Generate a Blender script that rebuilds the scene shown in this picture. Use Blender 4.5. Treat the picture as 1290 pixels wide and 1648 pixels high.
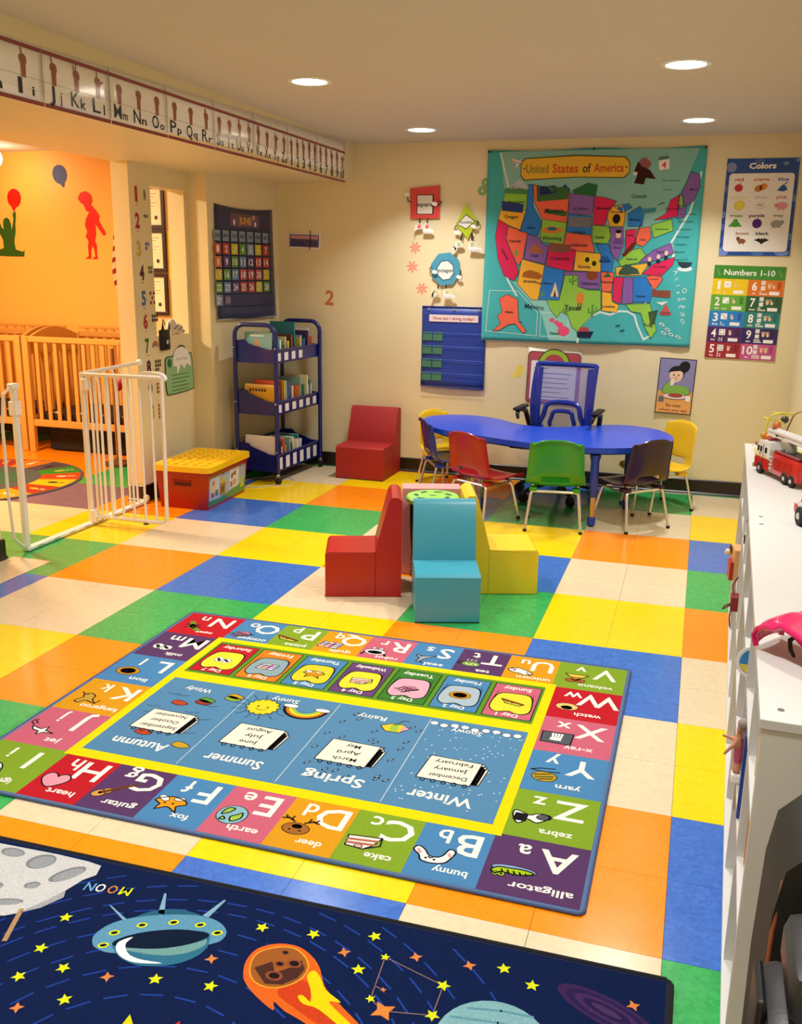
import bpy, bmesh, math, random
from mathutils import Vector, Matrix
random.seed(7)
SC = bpy.context.scene
for o in list(bpy.data.objects): bpy.data.objects.remove(o)
COL = SC.collection
PI = math.pi

# ---------------------------------------------------------------- camera
cam = bpy.data.cameras.new('camera'); cam_o = bpy.data.objects.new('camera', cam); COL.objects.link(cam_o)
cam.sensor_fit = 'HORIZONTAL'; cam.sensor_width = 36.0; cam.lens = 42.33; cam.clip_start = 0.05; cam.clip_end = 60
CP = Vector((-0.040, -6.197, 1.512))
RX = Vector((0.9538, 0.3002, 0.0147)); DN = Vector((0.0884, -0.2333, -0.9684)); FW = Vector((-0.2873, 0.9249, -0.2490))
mt = Matrix((( RX.x, -DN.x, -FW.x, CP.x), (RX.y, -DN.y, -FW.y, CP.y), (RX.z, -DN.z, -FW.z, CP.z), (0, 0, 0, 1)))
cam_o.matrix_world = mt
SC.camera = cam_o
# ---------------------------------------------------------------- world and exposure
W = bpy.data.worlds.new('world'); SC.world = W; W.use_nodes = True
W.node_tree.nodes['Background'].inputs[0].default_value = (1.0, 0.93, 0.82, 1)
W.node_tree.nodes['Background'].inputs[1].default_value = 0.05
vs = SC.view_settings; vs.view_transform = 'Standard'; vs.look = 'None'; vs.gamma = 1.0; vs.use_curve_mapping = False
vs.exposure = 0.0
LAMP_W = 13.0          # watts of each recessed downlight
LAMP_SPREAD = math.radians(112)
LAMP_C = (1.0, 0.985, 0.95)
ROOM2_FILL_W = 110.0
GLOBE_W = 4.0         # globe lamp in the orange room
DOWNLIGHTS = [(-1.955, -1.628), (-0.206, -1.625), (-1.877, 0.035), (-0.167, -0.03),
              (-1.96, -3.28), (-0.2, -3.28), (-1.96, -4.93), (-0.2, -4.93), (-1.96, -6.55), (-0.2, -6.55)]  # last pair is unseen, added to brighten the foreground and shelf end

# ---------------------------------------------------------------- colours and materials
def lin(h):
    h = h.lstrip('#'); r = []
    for i in (0, 2, 4):
        v = int(h[i:i+2], 16) / 255; r.append(v / 12.92 if v <= .04045 else ((v + .055) / 1.055) ** 2.4)
    return (r[0], r[1], r[2], 1.0)
MATS = {}
def mat(name, col='FFFFFF', rough=.5, metal=0, spec=.5, bump=0, bscale=60, mottle=0, mscale=8, coat=0, emit=None, es=1, alpha=1, sheen=0, bdist=.002):
    if name in MATS: return MATS[name]
    m = bpy.data.materials.new(name); m.use_nodes = True; nt = m.node_tree; N = nt.nodes; L = nt.links
    p = N['Principled BSDF']; c = lin(col)
    p.inputs['Base Color'].default_value = c; p.inputs['Roughness'].default_value = rough
    p.inputs['Metallic'].default_value = metal; p.inputs['Specular IOR Level'].default_value = spec
    p.inputs['Coat Weight'].default_value = coat; p.inputs['Coat Roughness'].default_value = .08
    p.inputs['Sheen Weight'].default_value = sheen
    if alpha < 1: p.inputs['Alpha'].default_value = alpha
    if emit: p.inputs['Emission Color'].default_value = lin(emit); p.inputs['Emission Strength'].default_value = es
    tc = N.new('ShaderNodeTexCoord')
    n = N.new('ShaderNodeTexNoise'); n.inputs['Scale'].default_value = mscale; n.inputs['Detail'].default_value = 5
    L.new(tc.outputs['Object'], n.inputs['Vector'])
    mx = N.new('ShaderNodeMix'); mx.data_type = 'RGBA'; k = max(mottle, .02)
    mx.inputs['A'].default_value = tuple(v * (1 - k) for v in c[:3]) + (1,); mx.inputs['B'].default_value = tuple(min(1, v * (1 + k) + k * .02) for v in c[:3]) + (1,)
    L.new(n.outputs['Fac'], mx.inputs['Factor']); L.new(mx.outputs['Result'], p.inputs['Base Color'])
    if bump:
        n2 = N.new('ShaderNodeTexNoise'); n2.inputs['Scale'].default_value = bscale; n2.inputs['Detail'].default_value = 4
        L.new(tc.outputs['Object'], n2.inputs['Vector'])
        b = N.new('ShaderNodeBump'); b.inputs['Strength'].default_value = bump; b.inputs['Distance'].default_value = bdist
        L.new(n2.outputs['Fac'], b.inputs['Height']); L.new(b.outputs['Normal'], p.inputs['Normal'])
    MATS[name] = m; return m
def printmat(name, rough=.5, speck=0, bump=0, bscale=400, sheen=0, spec=.4, gain=1.0):
    m = bpy.data.materials.new(name); m.use_nodes = True; nt = m.node_tree; N = nt.nodes; L = nt.links
    p = N['Principled BSDF']; p.inputs['Roughness'].default_value = rough; p.inputs['Sheen Weight'].default_value = sheen
    p.inputs['Specular IOR Level'].default_value = spec
    a = N.new('ShaderNodeVertexColor'); a.layer_name = 'Col'
    tc = N.new('ShaderNodeTexCoord'); n = N.new('ShaderNodeTexNoise'); n.inputs['Scale'].default_value = bscale; n.inputs['Detail'].default_value = 3
    L.new(tc.outputs['Object'], n.inputs['Vector'])
    mr = N.new('ShaderNodeMapRange'); mr.inputs['From Min'].default_value = .3; mr.inputs['From Max'].default_value = .7
    mr.inputs['To Min'].default_value = gain*(1 - speck); mr.inputs['To Max'].default_value = gain*(1 + speck); L.new(n.outputs['Fac'], mr.inputs['Value'])
    mx = N.new('ShaderNodeVectorMath'); mx.operation = 'SCALE'; L.new(a.outputs['Color'], mx.inputs[0]); L.new(mr.outputs['Result'], mx.inputs['Scale'])
    L.new(mx.outputs['Vector'], p.inputs['Base Color'])
    if bump:
        b = N.new('ShaderNodeBump'); b.inputs['Strength'].default_value = bump; b.inputs['Distance'].default_value = .003
        L.new(n.outputs['Fac'], b.inputs['Height']); L.new(b.outputs['Normal'], p.inputs['Normal'])
    return m
P_PAPER = printmat('printed_paper', .55, .02); P_GLOSS = printmat('laminated_print', .16, .01, spec=.6)
P_CARPET = printmat('printed_carpet', 1, .16, .5, 260, .0, .1, .80); P_CARPET2 = printmat('printed_carpet_space', 1, .16, .5, 260, 0, .1, .82); P_CLOTH = printmat('printed_cloth', .8, .04, .12, 500, .1, .2)
WALLC = mat('cream_wall_paint', 'E6DAB2', .42, bump=.12, bscale=35, mottle=.035, mscale=2.5)
CEILC = mat('ceiling_paint', 'CEC8BC', .8, mottle=.03, mscale=2)
ORANGE = mat('orange_wall_paint', 'FFC05C', .5, mottle=.03, mscale=2)
BASEB = mat('dark_vinyl_baseboard', '1C120D', .35)
WHITEP = mat('white_plastic', 'F2F1EE', .35); WHITEM = mat('white_painted_metal', 'EDEDEC', .3, coat=.3)
CHROME = mat('chrome', 'E2E3E6', .24, metal=.85); BLACKP = mat('black_plastic', '121212', .45); BLUEM = mat('blue_painted_steel', '0B1A6E', .35, coat=.3)
BLACKR = mat('black_rubber', '0C0C0C', .7)

# ---------------------------------------------------------------- mesh builder
class B:
    def __init__(s): s.bm = bmesh.new()
    def _tf(s, vs, M):
        for v in vs: v.co = M @ v.co
        return vs
    def box(s, cx, cy, cz, sx, sy, sz, bev=0, rz=0, rx=0, ry=0, seg=2):
        r = bmesh.ops.create_cube(s.bm, size=1); vs = r['verts']
        for v in vs: v.co = Vector((v.co.x * sx, v.co.y * sy, v.co.z * sz))
        if bev:
            es = list({e for v in vs for e in v.link_edges})
            q = bmesh.ops.bevel(s.bm, geom=es, offset=min(bev, .49 * min(sx, sy, sz)), segments=seg, profile=.5, affect='EDGES')
            vs = list({v for f in q['faces'] for v in f.verts} | {v for v in vs if v.is_valid})
        s._tf(vs, Matrix.Translation((cx, cy, cz)) @ Matrix.Rotation(rz, 4, 'Z') @ Matrix.Rotation(ry, 4, 'Y') @ Matrix.Rotation(rx, 4, 'X'))
        return s
    def bx(s, x0, x1, y0, y1, z0, z1, bev=0):
        return s.box((x0+x1)/2, (y0+y1)/2, (z0+z1)/2, abs(x1-x0), abs(y1-y0), abs(z1-z0), bev)
    def tube(s, pts, r, seg=8, closed=False, caps=True):
        P = [Vector(p) for p in pts]; n = len(P); rings = []
        up = None
        for i in range(n):
            a = P[i-1] if (i > 0 or closed) else P[i]; b = P[(i+1) % n] if (i < n-1 or closed) else P[i]
            d = (b - a).normalized() if (b-a).length > 1e-9 else Vector((0, 0, 1))
            if up is None: up = Vector((0, 0, 1)) if abs(d.z) < .9 else Vector((1, 0, 0))
            x = d.cross(up)
            if x.length < 1e-5: x = d.cross(Vector((0, 1, 0)))
            x.normalize(); y = x.cross(d).normalized(); up = y
            rr = r[i] if isinstance(r, (list, tuple)) else r
            rings.append([s.bm.verts.new(P[i] + x * (rr * math.cos(t * 2 * PI / seg)) + y * (rr * math.sin(t * 2 * PI / seg))) for t in range(seg)])
        for i in range(n if closed else n - 1):
            A, Q = rings[i], rings[(i+1) % n]
            for t in range(seg): s.bm.faces.new((A[t], A[(t+1) % seg], Q[(t+1) % seg], Q[t]))
        if caps and not closed: s.bm.faces.new(rings[0][::-1]); s.bm.faces.new(rings[-1])
        return s
    def cyl(s, p0, p1, r, seg=16, r1=None):
        return s.tube([p0, p1], [r, r if r1 is None else r1], seg)
    def lathe(s, prof, c=(0, 0, 0), seg=20, M=None, caps=True):
        c = Vector(c); M = M or Matrix(); rings = []
        for (r, z) in prof: rings.append([s.bm.verts.new(c + M @ Vector((max(r, 1e-4) * math.cos(t*2*PI/seg), max(r, 1e-4) * math.sin(t*2*PI/seg), z))) for t in range(seg)])
        for A, Q in zip(rings, rings[1:]):
            for t in range(seg): s.bm.faces.new((A[t], A[(t+1) % seg], Q[(t+1) % seg], Q[t]))
        if caps: s.bm.faces.new(rings[0][::-1]); s.bm.faces.new(rings[-1])
        return s
    def prism(s, pts, o, U, V, d):
        o, U, V = Vector(o), Vector(U), Vector(V); N = U.cross(V) * d
        a = [s.bm.verts.new(o + U*p[0] + V*p[1]) for p in pts]; b = [s.bm.verts.new(v.co + N) for v in a]; n = len(a)
        s.bm.faces.new(a[::-1]); s.bm.faces.new(b)
        for i in range(n): s.bm.faces.new((a[i], a[(i+1) % n], b[(i+1) % n], b[i]))
        return s
    def ball(s, c, r, sc=(1, 1, 1), sub=2):
        q = bmesh.ops.create_icosphere(s.bm, subdivisions=sub, radius=r)
        for v in q['verts']: v.co = Vector((v.co.x*sc[0] + c[0], v.co.y*sc[1] + c[1], v.co.z*sc[2] + c[2]))
        return s
    def grid(s, f, nu, nv, hole=None):
        g = [[s.bm.verts.new(f(i/nu, j/nv)) for j in range(nv+1)] for i in range(nu+1)]
        for i in range(nu):
            for j in range(nv):
                if hole and hole(i, j): continue
                s.bm.faces.new((g[i][j], g[i+1][j], g[i+1][j+1], g[i][j+1]))
        for v in [v for row in g for v in row if not v.link_faces]: s.bm.verts.remove(v)
        return s
    def bevel(s, w, seg=2, ang=30):
        es = [e for e in s.bm.edges if len(e.link_faces) == 2 and e.calc_face_angle(0) > math.radians(ang)]
        bmesh.ops.bevel(s.bm, geom=es, offset=w, segments=seg, profile=.5, affect='EDGES', clamp_overlap=True); return s
    def out(s, name, m, parent=None, smooth=False, solid=0, sub=0, recalc=True, loc=None):
        if recalc: bmesh.ops.recalc_face_normals(s.bm, faces=s.bm.faces)
        me = bpy.data.meshes.new(name); s.bm.to_mesh(me); s.bm.free()
        if m: me.materials.append(m)
        if smooth:
            for p in me.polygons: p.use_smooth = True
        o = bpy.data.objects.new(name, me); COL.objects.link(o)
        if parent: o.parent = parent
        if loc: o.location = loc
        if solid: md = o.modifiers.new('thickness', 'SOLIDIFY'); md.thickness = solid; md.offset = 0
        if sub: md = o.modifiers.new('smooth', 'SUBSURF'); md.levels = sub; md.render_levels = sub
        if smooth and not sub:
            try: me.set_sharp_from_angle(angle=math.radians(38))
            except Exception: pass
        return o
def thing(name, label, cat, loc=(0, 0, 0), rz=0, group=None):
    o = bpy.data.objects.new(name, None); COL.objects.link(o); o.location = loc; o.rotation_euler = (0, 0, rz); o.empty_display_size = .05
    o['label'] = label; o['category'] = cat
    if group: o['group'] = group
    return o
def tag(o, label, cat, group=None):
    o['label'] = label; o['category'] = cat
    if group: o['group'] = group
    return o
def struct(o): o['kind'] = 'structure'; return o
def rpoly(x0, y0, x1, y1, r, n=4):
    P = []
    for cx, cy, a in ((x1-r, y1-r, 0), (x0+r, y1-r, 90), (x0+r, y0+r, 180), (x1-r, y0+r, 270)):
        for i in range(n+1): t = math.radians(a + 90*i/n); P.append((cx + r*math.cos(t), cy + r*math.sin(t)))
    return P
def smoothloop(pts, n=6):
    k = len(pts); R = []
    for i in range(k):
        p0, p1, p2, p3 = pts[i-1], pts[i], pts[(i+1) % k], pts[(i+2) % k]
        for j in range(n):
            t = j/n
            R.append(tuple(.5*((2*p1[d]) + (-p0[d]+p2[d])*t + (2*p0[d]-5*p1[d]+4*p2[d]-p3[d])*t*t + (-p0[d]+3*p1[d]-3*p2[d]+p3[d])*t**3) for d in range(len(p1))))
    return R
def arcpts(cx, cy, r, a0, a1, n=10, ry=None):
    return [(cx + r*math.cos(math.radians(a0+(a1-a0)*i/n)), cy + (ry or r)*math.sin(math.radians(a0+(a1-a0)*i/n))) for i in range(n+1)]

# ---------------------------------------------------------------- flat print (lettering, pictures) as coloured faces
GLY = {}
def glyphs(s, bold):
    k = (s, bold)
    if k in GLY: return GLY[k]
    cd = bpy.data.curves.new('t', 'FONT'); cd.body = s; cd.size = 1; cd.offset = bold; cd.resolution_u = 2; cd.fill_mode = 'FRONT'
    ob = bpy.data.objects.new('t', cd); me = ob.to_mesh()
    V = [(v.co.x, v.co.y) for v in me.vertices]; F = [tuple(p.vertices) for p in me.polygons]
    ob.to_mesh_clear(); bpy.data.objects.remove(ob); bpy.data.curves.remove(cd)
    GLY[k] = (V, F, (min([v[0] for v in V] or [0]), max([v[0] for v in V] or [1]))); return GLY[k]
class Print:
    def __init__(s, dz=.00025): s.V = []; s.F = []; s.l = 0; s.dz = dz
    def L(s, l): s.l = l; return s
    def add(s, V, F, col):
        b = len(s.V); s.V += [(v[0], v[1], s.l) for v in V]; c = lin(col); s.F += [(tuple(b+i for i in f), c) for f in F]
    def poly(s, pts, col): s.add(pts, [tuple(range(len(pts)))], col); return s
    def rect(s, x0, y0, x1, y1, col): return s.poly([(x0, y0), (x1, y0), (x1, y1), (x0, y1)], col)
    def rrect(s, x0, y0, x1, y1, r, col): return s.poly(rpoly(x0, y0, x1, y1, r), col)
    def ell(s, cx, cy, rx, ry, col, rot=0, n=16):
        c, q = math.cos(rot), math.sin(rot); P = []
        for i in range(n): a = 2*PI*i/n; x, y = rx*math.cos(a), ry*math.sin(a); P.append((cx + x*c - y*q, cy + x*q + y*c))
        return s.poly(P, col)
    def ring(s, cx, cy, rx, ry, w, col, a0=0, a1=360, n=16):
        A = arcpts(cx, cy, rx, a0, a1, n, ry); Q = arcpts(cx, cy, rx-w, a0, a1, n, ry-w)
        s.add(A+Q, [(i, i+1, n+2+i, n+1+i) for i in range(n)], col); return s
    def line(s, pts, w, col, closed=False):
        P = [Vector(p) for p in pts]
        if closed: P.append(P[0])
        for a, b in zip(P, P[1:]):
            d = b - a
            if d.length < 1e-7: continue
            d.normalize(); n = Vector((-d.y, d.x)) * (w/2); e = d * (w*.3)
            s.poly([tuple(a-e-n), tuple(b+e-n), tuple(b+e+n), tuple(a-e+n)], col)
        return s
    def outl(s, pts, col, lc, w):
        s.poly(pts, col); s.l += 1; s.line(pts, w, lc, True); s.l -= 1; return s
    def star(s, cx, cy, r, col, k=5, rot=0, q=.45):
        P = []
        for i in range(2*k): a = rot + PI*i/k + PI/2; rr = r if i % 2 == 0 else r*q; P.append((cx+rr*math.cos(a), cy+rr*math.sin(a)))
        return s.poly(P, col)
    def text(s, t, x, y, h, col, w=None, rot=0, bold=0, al='c', sx=1.0):
        """cap height h; x,y = centre (or left/right end) of the baseline-to-cap box"""
        V, F, (a, b) = glyphs(t, bold); k = h/.70; kx = (w/(b-a)) if w else k*sx; wd = (b-a)*kx
        ox = {'c': -wd/2, 'l': 0, 'r': -wd}[al] - a*kx; c, q = math.cos(rot), math.sin(rot)
        P = []
        for vx, vy in V: X = vx*kx + ox; Y = vy*k - h/2; P.append((x + X*c - Y*q, y + X*q + Y*c))
        s.add(P, F, col); return s
    def out(s, name, m, parent, o=(0, 0, 0), U=(1, 0, 0), Vv=(0, 0, 1), warp=None, cuts=0):
        o, U, Vv = Vector(o), Vector(U), Vector(Vv); N = U.cross(Vv)
        bm = bmesh.new(); cl = bm.loops.layers.float_color.new('Col')
        vs = [bm.verts.new((v[0], v[1], v[2]*s.dz)) for v in s.V]
        for f, c in s.F:
            if len(set(f)) < 3: continue
            try: fc = bm.faces.new([vs[i] for i in f])
            except ValueError: continue
            for lp in fc.loops: lp[cl] = c
        if cuts:
            xs = [v[0] for v in s.V]; ys = [v[1] for v in s.V]
            for ax, (a, b), n in ((0, (min(xs), max(xs)), cuts[0]), (1, (min(ys), max(ys)), cuts[1])):
                nf = [f for f in bm.faces if len(f.verts) > 4]
                if ax == 0 and nf: bmesh.ops.triangulate(bm, faces=nf)
                for i in range(1, n):
                    p = [0, 0, 0]; p[ax] = a + (b-a)*i/n; q = [0, 0, 0]; q[ax] = 1
                    bmesh.ops.bisect_plane(bm, geom=bm.verts[:]+bm.edges[:]+bm.faces[:], plane_co=p, plane_no=q, dist=1e-6)
        for f in bm.faces:
            f.normal_update()
            if f.normal.z < 0: f.normal_flip()
        for v in bm.verts:
            z = v.co.z + (warp(v.co.x, v.co.y) if warp else 0)
            v.co = o + U*v.co.x + Vv*v.co.y + N*z
        me = bpy.data.meshes.new(name); bm.to_mesh(me); bm.free(); me.materials.append(m)
        ob = bpy.data.objects.new(name, me); COL.objects.link(ob)
        if parent: ob.parent = parent
        return ob
BACK = dict(U=(1, 0, 0), Vv=(0, 0, 1)); SIDE = dict(U=(0, 1, 0), Vv=(0, 0, 1))
YW = .66           # face of the back wall
CEIL = 2.39; SOF = 2.13; XA = -3.46; XB = -3.58

# ================================================================ SETTING
struct(B().bx(-3.58, .70, YW, YW+.12, 0, 2.45).out('wall_back', WALLC))
struct(B().bx(.56, .70, -7.3, YW, 0, 2.45).out('wall_right', WALLC))
struct(B().bx(-3.58, .56, -7.42, -7.3, 0, 2.45).out('wall_rear', WALLC))
struct(B().bx(XB, XA, -7.3, -2.27, 0, SOF).out('wall_left', WALLC))
b = B(); b.bx(XB, XA, -.905, -.2, 0, 1.06).bx(XB, XA, -.905, -.665, 1.06, 2.005).bx(XB, XA, -.25, -.2, 1.06, 2.005).bx(XB, XA, -.905, -.2, 2.005, SOF)
struct(b.out('wall_pillar', WALLC))
struct(B().prism([(XB, -.2), (-3.315, -.2), (-3.185, YW), (XB, YW)], (0, 0, 0), (1, 0, 0), (0, 1, 0), SOF).out('wall_alcove', WALLC))
struct(B().bx(XB, -2.56, -7.3, YW, SOF, 2.45).out('trim_1', WALLC))
struct(B().bx(-2.56, .56, -7.3, YW, CEIL, 2.45).out('ceiling', CEILC))
struct(B().bx(-3.98, XB, -.2, -.08, 0, 2.45).out('wall_notices', mat('cream_paint_warm_lit', 'E0BE8E', .5)))  # cream wall; the warm room light is mixed into its colour
# the orange room beyond the gate
struct(B().bx(-6.9, XB, 1.05, 1.15, 0, 2.5).out('wall_orange', ORANGE))
struct(B().bx(-6.9, -6.8, -3.4, 1.05, 0, 2.5).out('wall_orange_side', ORANGE))
struct(B().bx(-6.9, XB, -3.5, -3.4, 0, 2.5).out('wall_orange_rear', ORANGE))
struct(B().bx(-6.9, XB, -3.5, 1.15, 2.45, 2.5).out('ceiling_orange_room', CEILC))
struct(B().bx(XB-.01, XB, .66, 1.05, 0, 2.45).out('wall_orange_return', ORANGE))
# baseboards with a small cove lip
def baseb(name, x0, y0, x1, y1, t=.012, h=.105):
    d = Vector((x1-x0, y1-y0, 0)); L = d.length; d.normalize()
    prof = [(0, 0), (t+.012, 0), (t+.008, .008), (t, .016), (t, h-.004), (t-.004, h), (0, h)]
    b = B(); n = Vector((d.y, -d.x, 0))
    b.prism(prof, (x1, y1, 0), n, (0, 0, 1), L)
    struct(b.out(name, BASEB))
baseb('baseboard_back', -3.17, YW, .56, YW)
baseb('baseboard_pillar', XA, -.905, XA, -.2)
baseb('baseboard_jamb', XB, -.905, XA+.012, -.905)
baseb('baseboard_left', XA, -7.3, XA, -2.27)
baseb('baseboard_left_end', XA+.012, -2.27, XB, -2.27)
baseb('baseboard_alcove', -3.315, -.2, -3.185, YW)
baseb('baseboard_orange', -6.8, 1.05, XB-.01, 1.05)

# vinyl floor tiles, two by two in each colour block
FC = {'y': 'F2CB00', 'o': 'F98A06', 'b': '3768BE', 'g': '2FA052', 'w': 'D9C6A4', 'p': '6B5A78', 't': '8C7A6C'}
def tile_mat(k):
    m = bpy.data.materials.new('vinyl_tile_' + k); m.use_nodes = True; nt = m.node_tree; N = nt.nodes; L = nt.links; p = N['Principled BSDF']; c = lin(FC[k])
    p.inputs['Roughness'].default_value = .19; p.inputs['Specular IOR Level'].default_value = .5
    g = N.new('ShaderNodeNewGeometry'); n = N.new('ShaderNodeTexNoise'); n.inputs['Scale'].default_value = 45; n.inputs['Detail'].default_value = 6; n.inputs['Distortion'].default_value = 1.2
    L.new(g.outputs['Position'], n.inputs['Vector']); cr = N.new('ShaderNodeValToRGB')
    s = .10 if k in 'gb' else .045
    cr.color_ramp.elements[0].position = .35; cr.color_ramp.elements[1].position = .68
    cr.color_ramp.elements[0].color = tuple(v*(1-s) for v in c[:3]) + (1,); cr.color_ramp.elements[1].color = tuple(min(1, v*(1+s*1.5)+s*.10) for v in c[:3]) + (1,)
    L.new(n.outputs['Fac'], cr.inputs['Fac']); L.new(cr.outputs['Color'], p.inputs['Base Color'])
    n2 = N.new('ShaderNodeTexNoise'); n2.inputs['Scale'].default_value = 9; n2.inputs['Detail'].default_value = 3; L.new(g.outputs['Position'], n2.inputs['Vector'])
    bm_ = N.new('ShaderNodeBump'); bm_.inputs['Strength'].default_value = .10; bm_.inputs['Distance'].default_value = .004
    L.new(n2.outputs['Fac'], bm_.inputs['Height']); L.new(bm_.outputs['Normal'], p.inputs['Normal'])
    mr = N.new('ShaderNodeMapRange'); mr.inputs['To Min'].default_value = .14; mr.inputs['To Max'].default_value = .30
    L.new(n2.outputs['Fac'], mr.inputs['Value']); L.new(mr.outputs['Result'], p.inputs['Roughness'])
    return m
TM = {k: tile_mat(k) for k in FC}
GRID = {}   # colour of block (column, row); column 0 starts at X=0 going left, row 0 starts at Y=0 coming nearer
for c_, s_ in {-1: ['w', 'y', 'b', 'g', 'o', 'w', 'y', 'b', 'g', 'o', 'w', 'y'],
               0: ['g', 'w', 'o', 'w', 'y', 'b', 'w', 'o', 'w', 'y', 'b', 'g'],
               1: ['b', 'g', 'y', 'b', 'g', 'o', 'w', 'y', 'b', 'g', 'o', 'w'],
               2: ['o', 'b', 'w', 'o', 'w', 'y', 'b', 'w', 'o', 'w', 'y', 'b'],
               3: ['y', 'o', 'g', 'y', 'b', 'g', 'o', 'g', 'y', 'b', 'g', 'o'],
               4: ['w', 'y', 'b', 'w', 'o', 'w', 'y', 'o', 'w', 'o', 'w', 'y'],
               5: ['g', 'b', 'o', 'y', 'g', 'b', 'w', 'y', 'b', 'g', 'o', 'w']}.items():
    for r_, k_ in enumerate(s_): GRID[(c_, r_-1)] = k_
def blk(c, r):
    if (c, r) in GRID: return GRID[(c, r)]
    o = {(6, 0): 'g', (6, 1): 'p', (6, 2): 'w', (6, 3): 'g', (6, -1): 'g', (7, -1): 'o', (7, 0): 'o', (7, 1): 'p', (7, 2): 'w', (7, 3): 'o', (8, -1): 'o', (8, 0): 'o', (8, 1): 'p', (8, 2): 'w'}
    return o.get((c, r), 'obgyw'[(c*2 + r*3) % 5])
TL = .305
fl = struct(B().bx(-6.9, .70, -7.42, 1.15, -.06, -.003).out('floor', mat('floor_grout', '3A342C', .8)))
def tile_mesh(k):
    b = B(); h = TL/2 - .0006; t = h - .0008
    lo = [b.bm.verts.new((x*h, y*h, -.003)) for x, y in ((-1, -1), (1, -1), (1, 1), (-1, 1))]; hi = [b.bm.verts.new((v.co.x, v.co.y, 0)) for v in lo]
    for A, Q in ((lo, hi),):
        for i in range(4): b.bm.faces.new((A[i], A[(i+1) % 4], Q[(i+1) % 4], Q[i]))
    b.bm.faces.new(hi)
    me = bpy.data.meshes.new('tile_' + k); b.bm.to_mesh(me); b.bm.free(); me.materials.append(TM[k]); return me
TMESH = {k: tile_mesh(k) for k in FC}
tiles = []
for i in range(-2, 23):
    for j in range(-4, 25):
        x, y = -(i+.5)*TL, -(j+.5)*TL; k = blk(i//2, j//2); d = Vector((x, y, 0)) - CP; z = d.dot(FW)
        px, py = (645 + 1516.85*d.dot(RX)/z, 824 + 1516.85*d.dot(DN)/z) if z > .3 else (-999, -999)
        vis = -90 < px < 1250 and 700 < py < 1900 and (x > -3.62 or (px < 235 and y < .6)) and y < .8
        tiles.append((0 if vis else 1, z if z > 0 else 99, x, y, k))
tiles.sort()
rest = B(); rest_idx = []
for n_, (v_, z_, x, y, k) in enumerate(tiles):
    if v_ == 0 and n_ < 298:
        o = bpy.data.objects.new('floor_tile', TMESH[k]); COL.objects.link(o); o.parent = fl; o.location = (x, y, 0)
    else:
        h = TL/2 - .0006; q = [rest.bm.verts.new((x+a*h, y+c*h, 0)) for a, c in ((-1, -1), (1, -1), (1, 1), (-1, 1))]; rest.bm.faces.new(q); rest_idx.append(list(FC).index(k))
B().bx(-3.43, -3.19, -3.2, -2.228, .0004, .0022, .0006).out('floor_patch', TM['w'], fl)
ro = rest.out('floor_tiles', None, fl); ro['kind'] = 'stuff'
for k in FC: ro.data.materials.append(TM[k])
for p, i in zip(ro.data.polygons, rest_idx): p.material_index = i

# recessed downlights
def downlight(x, y, lab):
    t = thing('ceiling_downlight', lab, 'ceiling light', (x, y, CEIL), 0, 'round white downlights set in the ceiling')
    b = B(); b.lathe([(.086, -.001), (.108, -.001), (.106, -.006), (.094, -.009), (.086, -.007)], seg=32, caps=False)
    b.out('trim_ring', WHITEP, t, True)
    b = B(); b.lathe([(.0, -.0045), (.084, -.0045), (.086, -.002), (.0, -.002)], seg=32)
    b.out('lens', mat('lamp_lens', 'FFFFFF', .4, emit='FFF6E4', es=14), t)
    l = bpy.data.lights.new('downlight', 'AREA'); l.shape = 'DISK'; l.size = .165; l.energy = LAMP_W; l.color = LAMP_C; l.spread = LAMP_SPREAD
    lo = bpy.data.objects.new('lamp', l); COL.objects.link(lo); lo.parent = t; lo.location = (0, 0, -.012)
for (x, y), lab in zip(DOWNLIGHTS, ['glowing round downlight nearest the alphabet banner', 'glowing round downlight, upper of the two at the right',
        'small glowing downlight near the back wall, above the shape cut-outs', 'small glowing downlight above the top right corner of the map',
        'downlight overhead on the left, just out of the picture', 'downlight overhead on the right, just out of the picture', 'left downlight near the viewer, third row from the map wall', 'right downlight near the viewer, third row from the map wall', 'added left fill light behind the viewer', 'added right fill light behind the viewer']):
    downlight(x, y, lab)
t = thing('globe_lamp', 'glowing round globe lamp in the orange room, cut by the picture edge', 'lamp', (-5.72, .62, 2.45))
B().cyl((0, 0, -.02), (0, 0, 0), .06).out('ceiling_plate', WHITEP, t, True)
B().ball((0, 0, -.10), .085, sub=3).out('globe', mat('globe_glass', 'FFFFFF', .3, emit='FFF0CC', es=9), t, True)
l = bpy.data.lights.new('globe', 'POINT'); l.shadow_soft_size = .09; l.energy = GLOBE_W; l.color = (1, .82, .55)
lo = bpy.data.objects.new('lamp', l); COL.objects.link(lo); lo.parent = t; lo.location = (0, 0, -.22)
t = thing('ceiling_downlight', 'added fill light for the orange room, hidden above the doorway', 'ceiling light', (-5.0, -1.3, 2.45))  # unseen extra lamp, added to light the orange room more evenly
B().lathe([(0, -.03), (.17, -.03), (.18, -.015), (.18, 0), (0, 0)], seg=28).out('fill_disc', mat('fill_glow', 'FFFFFF', .4, emit='FFE2B0', es=5), t, True)
l = bpy.data.lights.new('orange_room_fill', 'AREA'); l.shape = 'DISK'; l.size = .4; l.energy = ROOM2_FILL_W; l.color = (1, .76, .45)
lo = bpy.data.objects.new('lamp', l); COL.objects.link(lo); lo.parent = t; lo.location = (0, 0, -.06)

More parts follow.
